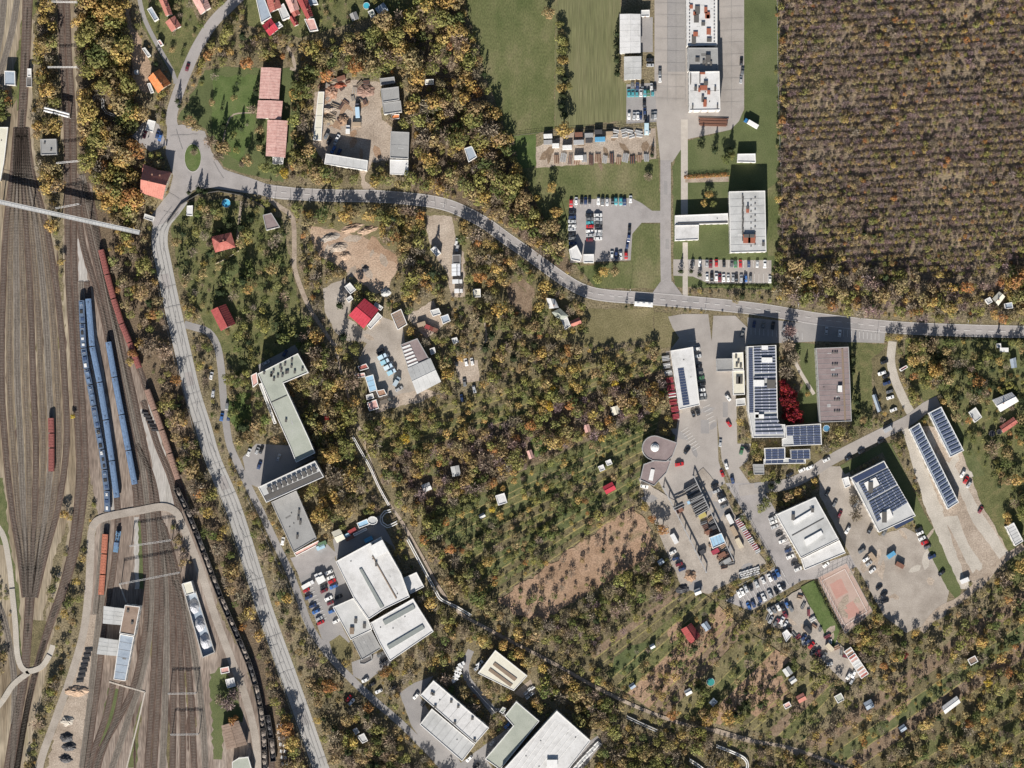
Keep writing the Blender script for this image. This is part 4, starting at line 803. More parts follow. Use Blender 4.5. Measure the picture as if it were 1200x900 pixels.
# ---- north sports field side halls
x_ = bd('t1', 'white gabled warehouse beside the works apron at the field edge', 'warehouse', 'warehouse', [(727, 17), (750, 17), (750, 61), (727, 62)], 6.5, 'gable', 'roof_white', short='white gabled warehouse', rise=1, seams=3)
bd('t2', 'smaller pale grey warehouse south of the white gabled warehouse', 'warehouse', 'warehouse', [(732, 67), (751, 66.5), (751, 92), (732, 93)], 5, 'gable', 'roof_pale', short='pale grey warehouse', rise=.5, seams=3)
bd('t3', 'small grey roof at the north end of the concrete pad', 'shed', 'small_shed', T(3, 0, (156, 60), (206, 58), (206, 95), (156, 97)), 3, rm='roof_pale', short='pad shed')
x_ = bd('t4', 'long white roofed works hall with brown stains cut by the top edge', 'works hall', 'works_hall', [(804, -30), (840.5, -30), (840.5, 53), (805, 53.5)], 8, rm='roof_white', short='stained white works hall', parapet=.4)
r3 = random.Random(4)
for y in range(0, 52, 4): vent(x_, (808, y), .5, .5, .4); vent(x_, (837, y + 1), .5, .5, .4)
for p in T(3, 0, (450, 40), (470, 80), (480, 110), (535, 60), (548, 98), (486, 60), (475, 200), (465, 235), (555, 235), (552, 185), (520, 140), (545, 90)): vent(x_, p, 1.2 + r3.random() * 1.2, 1.6 + r3.random() * 2.6, .7, 'rust_red' if r3.random() < .6 else 'vent_dark', 'roof_patch')
x_ = bd('t5', 'grey flat roof with dark vents between the two white works halls', 'works hall', 'works_hall', [(806, 56), (841, 56), (841.5, 83), (806.5, 83)], 9.3, rm='roof_grey', short='grey middle works hall')
for p in T(3, 0, (480, 350), (492, 350), (522, 365), (538, 372), (565, 372)): vent(x_, p, 1, 2, .8)
vent(x_, T1(3, 0, 548, 345), 2.2, 3.4, 1.4)
x_ = bd('t6', 'southern white works hall roof with three bays and rust red vents', 'works hall', 'works_hall', [(807.5, 84), (843, 83.5), (844, 129), (808, 129.5)], 11.5, rm='roof_white', short='south white works hall', seams=11)
for p, m_, a_, b_ in ((T1(3, 0, 515, 430), 'rust_red', 2.6, 1), (T1(3, 0, 522, 515), 'rust_red', 3.4, 2.2), (T1(3, 0, 535, 488), 'vent_dark', 2, 2), (T1(3, 0, 475, 520), 'vent_dark', 1.2, 2), (T1(3, 0, 497, 527), 'rust_red', 1, 2), (T1(3, 0, 552, 542), 'rust_red', 1.4, 2), (T1(3, 0, 517, 580), 'vent_dark', 1.2, 3), (T1(3, 0, 530, 605), 'rust_red', 1.6, 3.4), (T1(3, 0, 590, 522), 'vent_dark', .8, 2.2), (T1(3, 0, 458, 628), 'vent_dark', .6, 1.8), (T1(3, 0, 603, 625), 'vent_dark', .6, 1.8), (T1(3, 0, 446, 465), 'vent_dark', .4, 5), (T1(3, 0, 500, 460), 'vent_dark', .4, 5)): vent(x_, p, a_, b_, .9, m_)
bd('t7', 'small white substation north of the office driveway hedge', 'substation', 'substation', T(3, 1, (722, 2), (826, 0), (828, 52), (720, 50)), 4, rm='roof_white', short='white substation')
x_ = bd('t8', 'large pale grey manufacturing hall with a line of roof vents', 'hall', 'factory_hall', [(854.5, 224.5), (896.5, 223.5), (898, 295), (856, 296)], 9, rm='roof_pale', short='pale grey factory hall', seams=4, parapet=.3)
for y in range(250, 520, 18): vent(x_, T1(3, 1, 752 + (y % 5) - 2, y), .7, 1.6, .6)
for y in range(260, 540, 34): vent(x_, T1(3, 1, 824, y), .6, .6, .5); vent(x_, T1(3, 1, 800, y + 12), .5, .5, .5)
for p in T(3, 1, (775, 500), (804, 500), (780, 335)): vent(x_, p, 3.4 if p[1] > 270 else 1.4, 4 if p[1] > 270 else 2, 1, 'rust_red'); vent(x_, (p[0], p[1] - 3.4), 2.6 if p[1] > 270 else .8, 1.6, 1.5)
vent(x_, T1(3, 1, 872, 530), 1.2, 2)
x_ = bd('t9', 'long low white office wing joined to the pale grey factory hall', 'office', 'office_wing', [(791, 252.5), (853, 250), (853.5, 262), (791, 263.5)], 5, rm='roof_white', short='white office wing')
on_roof(x_, 'roof_step', [(794, 261.2), (853, 259.6), (853, 260.6), (794, 262.4)], .35, 'vent_dark')
bd('t10', 'square white office block at the west end of the low office wing', 'office', 'office_block', [(791, 264), (819, 263.5), (818.5, 281), (791, 282)], 5.5, rm='roof_white', short='square white office block')
bd('t11', 'white gatehouse with tilted roof at the south west corner of the car park', 'gatehouse', 'gatehouse', T(2, 1, (934, 562), (978, 536), (1010, 600), (1000, 632), (946, 622)), 3.6, rm='roof_white', short='tilted white gatehouse')
bd('t12', 'small square white cabin on the south edge of the car park', 'cabin', 'office_cabin', T(2, 1, (1018, 590), (1080, 589), (1079, 640), (1020, 640)), 4.5, rm='roof_white', short='square white cabin')
# ---- middle west houses and sheds
x_ = bd('u1', 'red hip roofed house with pale terrace in the gardens south of the roundabout', 'house', 'family_house', [(247.5, 278), (270, 273), (275, 289), (252.5, 295)], 6.5, 'hip', 'roof_red', short='red hip roofed house', pitch=.5, seams=1.2); chimney(x_, (262, 282))
bd('u2', 'mauve roofed cottage beside the dirt path in the gardens', 'cottage', 'garden_cottage', [(308, 252), (318, 249.5), (328, 266), (312, 270)], 4, rm='roof_mauve', short='mauve path cottage')
x_ = bd('u3', 'gabled cottage with one red slope beside the curving access lane', 'cottage', 'family_house', [(247.5, 364), (264, 357), (275, 379), (259, 387)], 5.5, 'gable', 'roof_darkred', short='red slope cottage', axis='long', pitch=.7, seams=1.2)
bd('u4', 'white and grey delivery shed at the south edge of the excavated clay', 'shed', 'small_shed', T(1, 1, (818, 780), (850, 755), (886, 798), (852, 824)), 3, rm='roof_white', short='white clay edge shed')
bd('u4b', 'small grey shed south of the white clay edge shed', 'shed', 'small_shed', T(1, 1, (828, 850), (856, 830), (870, 852), (842, 872)), 2.6, rm='roof_pale', short='small grey clay shed')
x_ = bd('u5', 'bright red roofed hall with a brown ridge in the middle works yard', 'hall', 'red_hall', [(427, 350.5), (443, 363), (426, 384), (409.5, 369.5)], 6.5, 'gable', 'roof_brightred', short='bright red hall', axis='short', pitch=.3, seams=1.5)
bd('u5b', 'low grey lean to along the south east side of the bright red hall', 'lean to', 'lean_to', [(443, 366), (448, 371), (434, 386), (430, 382)], 3, rm='roof_pale', short='grey red hall lean to')
bd('u5c', 'small pale shed at the north east corner of the bright red hall', 'shed', 'small_shed', [(440, 354), (449, 360), (446, 364), (438, 358)], 3, rm='roof_pale', short='pale red hall shed')
bd('u6', 'white gabled hut west side of the narrow dirt yard', 'hut', 'garden_hut', T(2, 1, (122, 562), (150, 540), (184, 584), (160, 602)), 3, rm='roof_white', short='white dirt yard hut')
bd('u6b', 'tiny cream hut in the bushes east of the van row', 'hut', 'garden_hut', T(2, 1, (372, 795), (415, 793), (416, 840), (372, 842)), 3.4, rm='roof_cream', short='tiny cream bush hut')
bd('u6c', 'cream walled open shed north of the parked van row', 'shed', 'open_shed', T(2, 1, (250, 594), (298, 592), (298, 645), (252, 646)), 3, rm='roof_dark', wm='plaster_cream', short='cream open shed', windows=False)
bd('u7', 'grey yellow hip roofed house south of the main road bend', 'house', 'family_house', T(2, 2, (838, 30), (880, 10), (926, 50), (880, 78)), 5, 'hip', 'roof_green', short='grey yellow bend house', pitch=.4, seams=1.2)
bd('u7b', 'white gabled house north of the grey yellow bend house', 'house', 'family_house', T(2, 1, (806, 850), (850, 856), (870, 900), (820, 905)), 5, 'gable', 'roof_white', short='white bend house', rise=1.2)
bd('u7c', 'pink tiled garage beside the grey yellow bend house', 'garage', 'garage', T(2, 2, (944, 84), (992, 64), (1006, 92), (952, 112)), 3.2, 'gable', 'roof_salmon', short='pink bend garage', rise=.8)
bd('u7d', 'white terrace roof between the bend house and the pink garage', 'terrace', 'terrace_roof', T(2, 2, (888, 74), (924, 58), (944, 110), (912, 132)), 3, rm='roof_pale', short='white bend terrace', windows=False)
bd('u8', 'red lean to roof in the small sheds west of the works yard', 'shed', 'small_shed', T(1, 2, (895, 348), (945, 330), (962, 358), (908, 374)), 3, rm='roof_red', short='small red lean to shed')
bd('u8b', 'faded pink shed just south west of the small red lean to shed', 'shed', 'small_shed', T(1, 2, (876, 392), (936, 384), (942, 408), (888, 416)), 2.8, rm='roof_pink', short='faded pink shed')
bd('u8c', 'light blue roofed shed west of the works yard', 'shed', 'small_shed', T(1, 2, (938, 408), (986, 394), (1010, 486), (966, 500)), 4, rm='roof_blue', short='light blue yard shed', seams=3, parapet=.1)
bd('u8d', 'rusty striped shed just south east of the light blue yard shed', 'shed', 'small_shed', T(1, 2, (1004, 490), (1050, 480), (1068, 514), (1020, 528)), 2.6, rm='roof_rust', short='rusty striped shed')
bd('u8e', 'pale pinkish shed at the south end of the yard sheds', 'shed', 'small_shed', T(1, 2, (950, 560), (1004, 540), (1020, 592), (964, 610)), 3, rm='roof_pink', short='pale pinkish shed')
bd('u8f', 'small grey shed between the light blue and the pale pinkish sheds', 'shed', 'small_shed', T(1, 2, (944, 516), (984, 504), (992, 532), (950, 544)), 2.8, rm='roof_pale', short='grey yard shed')
x_ = bd('u9', 'dark panelled sawtooth roof at the north half of the works hall', 'workshop', 'works_hall', [(469.5, 404), (489, 396.5), (503, 421), (478, 431)], 5.5, rm='roof_mauve', short='dark panelled works hall')
for i in range(6):
    a_, b_ = lerp((470, 405), (478.5, 430), (i + .5) / 6), lerp((489, 398), (502, 420.5), (i + .5) / 6); on_roof(x_, 'roof_strip', [a_, lerp(a_, b_, .5), (lerp(a_, b_, .5)[0] + .9, lerp(a_, b_, .5)[1] + 2), (a_[0] + .9, a_[1] + 2)], .3, 'vent_white' if i < 6 else 'gutter')
x_ = bd('u10', 'pale grey gabled south half of the works hall', 'workshop', 'works_hall', [(478, 432), (504, 420.5), (516, 447), (489, 461)], 6.5, 'gable', 'roof_pale', short='pale grey works hall', axis='short', rise=1, seams=3)
bd('u11', 'pale roofed shed at the north east corner of the middle works yard', 'shed', 'small_shed', [(504, 364), (514, 361), (517, 368), (507, 371)], 3.4, rm='roof_pale', short='pale corner yard shed')
bd('u12', 'blue white roofed shed just south east of the pale corner yard shed', 'shed', 'small_shed', [(516, 371), (525, 368), (528, 376), (519, 380)], 3.4, rm='roof_bluegrey', short='blue white corner shed')
bd('u13', 'small white hut in shade east of the works hall', 'hut', 'garden_hut', T(2, 2, (246, 184), (276, 176), (288, 204), (258, 216)), 2.8, rm='roof_pale', short='shaded white hut')
bd('u14', 'small grey box shed at the east side of the works hall', 'shed', 'small_shed', T(2, 2, (118, 244), (146, 234), (154, 268), (126, 280)), 2.8, rm='roof_pale', short='grey box shed')
bd('u15', 'dark slatted pergola shed north of the works hall', 'shed', 'open_shed', T(1, 2, (1090, 40), (1150, 10), (1186, 100), (1130, 134)), 3, rm='roof_brown', short='brown slatted shed', windows=False, seams=1.5)
# ---- school west
Lp = [(302, 438), (349, 414), (361.5, 436.5), (332, 449), (362, 514), (369, 531), (347, 542), (340, 524)]
x_ = bd('v1', 'large L shaped grey green flat roofed school with small dark vents', 'school', 'school', Lp, 11, rm='roof_green', short='L shaped school', storeys=3)
for p in T(1, 2, (348, 385), (402, 378), (442, 350), (448, 372), (470, 335), (510, 312), (508, 348), (455, 402), (405, 424), (392, 398), (388, 400), (428, 405), (476, 383), (486, 380), (527, 380), (572, 365), (476, 665)): vent(x_, p, 1.0, 1.4, .9)
on_roof(x_, 'roof_joint', [(317.5, 471.5), (336, 463), (336.3, 463.8), (317.8, 472.3)], .25, 'vent_dark')
bd('v1b', 'pale grey access ramp roof along the west side of the L shaped school', 'ramp', 'covered_walkway', [(303.5, 450), (306.5, 449), (324, 496), (321, 497)], 3.5, rm='roof_pale', short='school covered walkway', windows=False)
bd('v1c', 'small pink porch at the west entrance of the L shaped school', 'porch', 'porch', T(1, 2, (270, 400), (304, 382), (312, 446), (282, 470)), 3, rm='roof_pink', short='school porch', windows=False)
x_ = bd('v2', 'tall narrow school block with a row of dark framed skylights', 'school', 'school_block', [(302.5, 571), (369, 540), (379.5, 559), (312, 589)], 15, rm='roof_pale', short='skylight school block', storeys=4)
on_roof(x_, 'roof_strip', [(309, 581.5), (376.5, 552), (379, 557.5), (312.5, 586.5)], .12, 'vent_dark')
for i in range(10):
    p = lerp((313, 575.5), (371, 549), (i + .5) / 10); vent(x_, p, 1.8, 2.8, 1.2, 'vent_dark', 'skylight', .43)
    vent(x_, (p[0] + 1.4, p[1] - 3), 1.3, 1.3, .5, 'vent_white', 'roof_hatch', .43)
x_ = bd('v3', 'low dark grey school gymnasium south of the skylight block', 'gymnasium', 'gymnasium', [(318, 588.5), (347, 575), (371, 631), (344, 647)], 7.5, rm='roof_grey', short='grey school gymnasium', seams=0)
for p in T(1, 3, (552, 300), (548, 335), (560, 362), (542, 445)): vent(x_, p, 1, 2, .9)
bd('v4', 'slim cream terrace along the south end of the grey gymnasium', 'terrace', 'terrace', [(344.5, 648), (373, 633.5), (375.5, 637), (347, 652)], 1.4, rm='roof_pink', short='gymnasium terrace', windows=False)
# ---- factory south west
x_ = bd('w1', 'big white factory hall with a long dark skylight and a ridge seam', 'factory', 'factory_hall', [(393.5, 658), (446, 629.5), (470, 672), (480, 699.5), (450, 714), (432, 726), (414, 700)], 9, rm='roof_white', short='big white factory hall')
on_roof(x_, 'skylight', [(421, 667), (424, 666), (450, 711), (446, 713)], .5, 'skylight'); on_roof(x_, 'roof_seam', [(436, 652), (436.8, 651.4), (465, 701), (464, 702)], .4, 'brown_strip')
vent(x_, T1(1, 3, 1020, 515), 7, 6, 2.2, 'vent_white', 'ventilation_unit', .5); vent(x_, T1(1, 3, 995, 500), 1.4, 3, 1.4, 'vent_dark', 'roof_vent', .5); vent(x_, T1(1, 3, 1004, 605), 1, 2, .9)
x_ = bd('w2', 'flat white roofed west wing of the white factory with scattered vents', 'factory', 'factory_wing', [(390, 711.5), (414, 701), (432, 727), (436, 738), (411, 750)], 6, rm='roof_pale', short='west factory wing')
for p in T(1, 4, (884, 38), (862, 86), (935, 68), (862, 100)): vent(x_, p, 1.4, 2.2, .9)
vent(x_, T1(1, 4, 862, 96), 2, 3, 1.1, 'brown_strip')
x_ = bd('w3', 'southern white factory hall with two long grey skylight bands', 'factory', 'factory_hall', [(434, 730), (484, 701.5), (508, 740), (457, 775), (444, 752)], 8, rm='roof_white', short='south factory hall')
for q in ([(448.5, 727.5), (484, 708), (486.5, 713), (451.5, 732.5)], [(453.5, 756.5), (495, 732), (497.5, 736.5), (456.5, 761)]): on_roof(x_, 'skylight', q, .6, 'skylight')
bd('w4', 'grey loading canopy on the west side of the south factory hall', 'canopy', 'loading_canopy', [(412.5, 750.5), (435, 738.5), (446.5, 760), (424, 773.5)], 5, rm='roof_grey', short='grey loading canopy', windows=False, seams=3)
bd('w5', 'curved dark entrance canopy south of the grey loading canopy', 'canopy', 'entrance_canopy', T(1, 4, (905, 268), (976, 238), (982, 268), (936, 292), (908, 290)), 4, rm='roof_dark', short='dark entrance canopy', windows=False)
bd('w6', 'small white flat roofed block at the east side of the white factory', 'block', 'factory_block', [(470.5, 678.5), (488, 670.5), (497, 687.5), (481, 696)], 5, rm='roof_white', short='small east factory block')
bd('w7', 'silver round tank house in the factory back yard', 'tank house', 'tank_house', [(T1(1, 3, 983, 350)[0] + 6 * math.cos(t * math.pi / 5), T1(1, 3, 983, 350)[1] + 5 * math.sin(t * math.pi / 5)) for t in range(10)], 4.5, rm='roof_pale', short='silver tank house', windows=False)
bd('w8', 'blue roofed open shelter in the factory back yard', 'shelter', 'yard_shelter', T(1, 3, (890, 365), (950, 340), (966, 372), (904, 396)), 3.5, rm='roof_blue', short='blue yard shelter', windows=False)
bd('w9', 'pair of cream sheds at the west end of the factory back yard', 'shed', 'small_shed', T(1, 3, (746, 420), (790, 402), (820, 458), (776, 478)), 3.5, 'gable', 'roof_cream', short='cream back yard sheds', axis='short', rise=.6)
bd('w10', 'pale long container roof in the factory back yard', 'container', 'storage_container', T(1, 3, (868, 428), (944, 392), (952, 404), (876, 442)), 2.7, rm='roof_pale', short='pale back yard container', windows=False)
# ---- south halls
x_ = bd('x1', 'beige hall with two brown roof strips among the southern trees', 'hall', 'beige_hall', [(580.5, 762), (618, 792), (602, 809.5), (560, 789)], 6.5, rm='roof_cream', short='beige two strip hall', parapet=.2)
for q in (T(2, 4, (500, 280), (630, 375), (614, 392), (488, 296)), T(2, 4, (474, 314), (604, 410), (590, 424), (462, 330))): on_roof(x_, 'skylight', q, .35, 'brown_strip')
x_ = bd('x2', 'white north half of the twin warehouse by the bottom access road', 'warehouse', 'warehouse', [(508, 797.5), (573, 853), (557, 871.5), (492.5, 815)], 8, rm='roof_white', short='white twin warehouse', seams=5)
for p in T(2, 4, (130, 462), (140, 468), (244, 510), (285, 540), (368, 610), (265, 636), (380, 738), (150, 540)): vent(x_, p, 1.2, 1.2, .9)
x_ = bd('x3', 'grey south half of the twin warehouse by the bottom access road', 'warehouse', 'warehouse', [(506, 830.5), (556.5, 872.5), (541.5, 892), (492, 849)], 7, rm='roof_pale', short='grey twin warehouse', seams=4)
x_ = bd('x4', 'beige grey L shaped warehouse west of the big white bottom hall', 'warehouse', 'warehouse', [(605, 822), (632, 845), (586, 902), (568.5, 889.5), (601.5, 850.5), (591.5, 839)], 6.5, rm='roof_green', short='beige grey L warehouse')
x_ = bd('x5', 'very large white hall cut by the bottom edge of the photo', 'hall', 'big_hall', [(652.5, 833), (692, 868), (655, 916), (590, 916), (588, 904), (637, 850)], 9.5, rm='roof_white', short='big white bottom hall')
for i in range(7): on_roof(x_, 'roof_seam', [(645 + 5.4 * i, 846 + 3.6 * i - 6), (645.5 + 5.4 * i, 846.4 + 3.6 * i - 6), (600.5 + 5.4 * i, 905 + 2 * i), (600 + 5.4 * i, 904.6 + 2 * i)], .08, 'trim_white')
vent(x_, T1(2, 4, 835, 875), 5, 4, 1.6, 'vent_white', 'ventilation_unit'); vent(x_, T1(2, 4, 825, 862), 2, 2, 1.2)
bd('x6', 'small green roofed gatehouse at the north corner of the L warehouse', 'gatehouse', 'gatehouse', T(2, 4, (526, 570), (546, 542), (568, 552), (548, 582)), 3, rm='roof_green', short='green roofed gatehouse')
bd('x7', 'grey square cottage in the gardens south of the access road', 'cottage', 'garden_cottage', T(1, 4, (892, 714), (932, 696), (956, 740), (924, 756)), 3.2, rm='roof_pale', short='grey access road cottage')
bd('x7b', 'white L shaped cottage just west of the grey access road cottage', 'cottage', 'garden_cottage', T(1, 4, (866, 676), (888, 664), (906, 690), (884, 706)), 3, rm='roof_pale', short='white L cottage')
# ---- middle allotments
def hut(lab, p, s, rm, a, short, h=2.8, roof='gable', name='garden_hut'):
    ca, sa = math.cos(a), math.sin(a); q = [(p[0] + u * s[0] / 2 * ca - v * s[1] / 2 * sa, p[1] + u * s[0] / 2 * sa + v * s[1] / 2 * ca) for u, v in ((-1, -1), (1, -1), (1, 1), (-1, 1))]
    return building(short, lab, 'hut', name, q, h, roof, rm, 'timber_wall', short=short, rise=.7, over=.25, group='garden huts')
hut('pale hut with shaded porch in the lawn south of the thorn thicket', (534, 552), (9, 11), 'roof_pale', -.2, 'pale lawn hut', 3.2)
hut('pale grey hut in trees at the western end of the strip gardens', (500, 571), (9, 8), 'roof_pale', -.4, 'grey western hut')
hut('square white cabin standing in the middle of the strip gardens', (587.5, 585), (11, 12), 'roof_white', -.3, 'square white strip cabin', 3.6, 'flat')
hut('tiny white shed south west of the square white strip cabin', (565, 604.5), (6, 4), 'roof_pale', -.5, 'tiny white strip shed')
hut('small white hut at the eastern end of the strip gardens', (705, 548.5), (6.5, 6.5), 'roof_white', -.4, 'white eastern hut', 2.8, 'flat')
hut('small white hut furthest east along the strip gardens', (713.5, 542), (6.5, 6), 'roof_white', -.4, 'easternmost strip hut', 2.8, 'flat')
hut('bright red roofed hut at the edge of the bare red soil', (714, 572), (12, 9), 'roof_brightred', -.5, 'bright red strip hut', 3.2)
hut('pinkish hut with a shadowed yard beside the small green lawn', (621.5, 532.5), (5, 9), 'roof_pink', -.35, 'pinkish thicket hut')
hut('pale pink hut inside the thicket south of the long strips', (688, 502), (6, 8), 'roof_pink', -.3, 'pale thicket hut')
hut('cream hut at the east end of the thicket', (721.5, 481), (9, 9), 'roof_cream', -.3, 'cream east thicket hut')
x_ = building('cot', 'cottage with one dark red and one cream slope in the southern gardens', 'cottage', 'garden_cottage', [(799, 738), (810, 731), (820, 745), (809, 754)], 4.2, 'gable', 'roof_darkred', 'plaster_cream', short='red and cream cottage', axis='long', pitch=.6, seams=1)
hut('blue white gabled shed north east of the red and cream cottage', (827.5, 734), (7, 9), 'roof_bluegrey', .5 - 1.1, 'blue white garden shed')
hut('small white hut beside the teal garden pool', (806.5, 811), (7, 6), 'roof_white', -.5, 'white pool hut')
hut('pale blue hut in shade south east of the teal garden pool', (836, 823), (7, 6), 'roof_bluegrey', -.8, 'pale blue pool hut')
hut('small pale hut at the south end of the vegetable patch', (741, 804), (6, 5), 'roof_bluegrey', -.6, 'pale patch hut')
hut('white gabled hut with yellow trim in the southern gardens by the lane', (923, 787), (8, 9), 'roof_pale', .5 - 1.1, 'white lane hut')
hut('small grey shed just south of the white lane hut', (929, 797), (7, 6), 'roof_pale', -.6, 'grey lane shed')
hut('salmon tiled square hut at the east side of the southern gardens', (939, 818), (9, 8), 'roof_salmon', -.5, 'salmon garden hut', 3.2)
hut('faded pink flat hut south west of the salmon garden hut', (922.5, 826.5), (8, 6), 'roof_pink', -.5, 'faded pink garden hut', 2.4, 'flat')
hut('tiny white hut in the vegetable patch', (764.5, 757.5), (5, 4), 'roof_white', -.5, 'tiny vegetable hut')
hut('grey green hut at the fence corner west of the eastern strips', (983.5, 818), (9, 9), 'roof_green', -.5, 'grey green fence hut', 3, 'flat')
hut('white blue hut in the eastern strip gardens', (1018.5, 826), (9, 9), 'roof_bluegrey', -.5, 'white blue strip hut')
hut('small grey blue hut in the lower eastern strip gardens', (1058, 853.5), (7, 6), 'roof_bluegrey', -.6, 'grey blue lower hut')
x_ = building('ls', 'long white roofed shed in the lower eastern strip gardens', 'shed', 'long_shed', [(1104, 829), (1121, 816.5), (1125, 823), (1108, 836)], 3.2, 'gable', 'roof_white', short='long white strip shed', rise=.6, seams=1.5)
hut('brown roofed hut north of the long white strip shed', (1140, 774), (10, 8), 'roof_brown', -.5, 'brown strip hut', 3, 'flat')
hut('tiny blue green cabin in the bushes at the crane yard fence', (774.5, 658.5), (6, 5), 'roof_bluegrey', -.6, 'tiny fence cabin')
hut('white hut with dark doorway at the south tip of the storage yard', (817.5, 693.5), (7, 6), 'roof_white', -.4, 'white yard tip hut')
# ---- east works
x_ = bd('y1', 'white retail hall with a dark strip of solar panels on its roof', 'hall', 'retail_hall', [(786, 411), (812, 406.5), (820, 474.5), (796, 480)], 6, rm='roof_white', short='white solar strip hall', parapet=.25)
solar(x_, T(3, 2, (370, 358), (406, 354), (441, 570), (402, 577)), 14, fillr=.9, tilt=.06, z=.12)
bd('y2', 'dark grey flat roofed annexe west of the solar roofed school', 'annexe', 'annexe', T(3, 2, (598, 302), (692, 300), (694, 374), (600, 376)), 5, rm='roof_grey', short='dark grey annexe')
x_ = bd('y3', 'beige flat roofed annexe with dark vents beside the solar roofed school', 'annexe', 'annexe', T(3, 2, (692, 268), (754, 264), (758, 366), (694, 368)), 7, rm='roof_cream', short='beige vent annexe'); vents(x_, T(3, 2, (712, 290), (726, 320), (740, 345), (716, 340)), sx=1, sy=1.6)
x_ = bd('y4', 'cream roofed annexe with two grey vents south of the beige annexe', 'annexe', 'annexe', T(3, 2, (692, 372), (760, 370), (764, 512), (696, 515)), 6, rm='roof_cream', short='cream long annexe'); vents(x_, T(3, 2, (724, 428), (738, 428)), sx=2, sy=3.4, hh=1)
bd('y4b', 'small white block at the south end of the cream long annexe', 'block', 'annexe', T(3, 2, (712, 538), (766, 532), (768, 574), (714, 580)), 4, rm='roof_pale', short='small white annexe block')
x_ = bd('y5', 'large flat roofed school covered with rows of solar panels', 'school', 'solar_school', [(875, 406), (909.5, 404.5), (911.5, 497), (920, 497.5), (920, 512.5), (882.5, 513), (876.5, 480)], 10.5, rm='roof_pale', short='solar roofed school', storeys=3)
solar(x_, [(883, 407.5), (908, 406.5), (909, 438), (884, 438)], 9, tilt=.7, fillr=.55); solar(x_, [(884, 441), (909, 440), (909, 444), (884, 445)], 1, fillr=.7, tilt=.7)
solar(x_, [(884, 452), (909.5, 451), (910, 484), (884.5, 484)], 9, tilt=.7, fillr=.55); solar(x_, [(884.5, 488), (910, 487), (919, 510), (885, 510.5)], 5, tilt=.7, fillr=.55)
solar(x_, [(877, 408), (882, 408), (883, 484), (878, 484)], 30, tilt=.25, fillr=.8)
for p, a_, b_ in ((T1(3, 2, 880, 237), 3, 2), (T1(3, 2, 893, 310), 5, 2.4), (T1(3, 2, 845, 445), 5, 3), (T1(3, 2, 850, 640), 4, 2), (T1(3, 2, 832, 632), 2, 2.6)): vent(x_, p, a_, b_, 1.4, 'vent_white', 'ventilation_unit')
vent(x_, T1(3, 2, 918, 450), 4, 4, 1.2)
x_ = bd('y6', 'low solar panelled wing east of the solar roofed school', 'school wing', 'solar_wing', [(920.5, 499), (962, 496.5), (963, 521), (917, 523), (917, 514), (921, 513)], 6.5, rm='roof_pale', short='low solar wing')
solar(x_, [(921.5, 500), (961, 498), (961.5, 510), (922, 511)], 4, fillr=.8, tilt=.25); solar(x_, [(929, 511.5), (961.5, 510.5), (962, 521), (930, 521.5)], 4, fillr=.8, tilt=.25)
x_ = bd('y7', 'solar panelled carport south of the solar roofed school', 'carport', 'solar_carport', T(3, 2, (878, 826), (1000, 822), (1000, 892), (882, 896)), 4, rm='roof_pale', short='western solar carport', windows=False); solar(x_, T(3, 2, (884, 830), (996, 826), (996, 888), (886, 892)), 4, fillr=.85, tilt=.2)
x_ = bd('y7b', 'dark panelled carport south of the low solar wing', 'carport', 'solar_carport', T(3, 2, (1030, 835), (1146, 831), (1148, 890), (1034, 894)), 4, rm='roof_dark', short='dark panelled carport', windows=False); solar(x_, T(3, 2, (1036, 838), (1142, 834), (1144, 886), (1038, 890)), 3, fillr=.85, tilt=.2)
x_ = bd('y7c', 'long narrow row of solar panels beside the side street', 'carport', 'solar_carport', [(895, 538), (918, 536.5), (944, 538), (944, 543), (895, 544)], 3.6, rm='roof_pale', short='narrow solar row', windows=False); solar(x_, [(897, 538.5), (918, 537.5), (918, 542.5), (897, 543)], 2, fillr=.9, tilt=.15); solar(x_, [(924, 538), (942, 538.5), (942, 542), (924, 542.5)], 2, fillr=.9, tilt=.15)
bd('y7d', 'small dark garden pavilion on the grass south of the solar school', 'pavilion', 'garden_pavilion', T(3, 3, (812, 20), (876, 20), (878, 80), (818, 80)), 3, rm='roof_grey', short='dark garden pavilion', windows=False, seams=1.5)
x_ = bd('y8', 'long mauve brown flat roofed block east of the crimson trees', 'block', 'mauve_block', [(956.5, 408), (994.5, 406.5), (998, 493.5), (961, 495)], 10, rm='roof_mauve', short='mauve brown block', storeys=3, seams=3)
on_roof(x_, 'roof_strip', [(986, 408.5), (988, 408.5), (991.5, 493), (989.5, 493)], .2, 'brown_strip')
for y in (268, 338, 406, 545, 612):
    for dx in (0, 14, 26): vent(x_, T1(4, 2, 78 + dx + (y > 500) * 12, y), .7, .7, .8)
vent(x_, T1(4, 2, 120, 478), 2, 3, 1.4, 'vent_white', 'ventilation_unit'); vent(x_, T1(4, 2, 110, 490), 1.4, 2, 1.2)
x_ = bd('y9', 'western long solar panelled garage row in the gravel yard', 'garage row', 'solar_garage', [(1065.5, 503), (1077.5, 495.5), (1123.5, 588.5), (1110.5, 597)], 4.2, rm='roof_bluegrey', short='western solar garages', seams=0); solar(x_, [(1068, 504), (1076.5, 498.5), (1121.5, 588), (1111.5, 594.5)], 20, fillr=.5, tilt=.5)
x_ = bd('y10', 'eastern shorter solar panelled garage row in the gravel yard', 'garage row', 'solar_garage', [(1088, 484), (1103, 476.5), (1129.5, 528), (1113.5, 536)], 4.2, rm='roof_bluegrey', short='eastern solar garages'); solar(x_, [(1091, 485.5), (1102, 480), (1127.5, 528), (1115.5, 533.5)], 11, fillr=.5, tilt=.5)
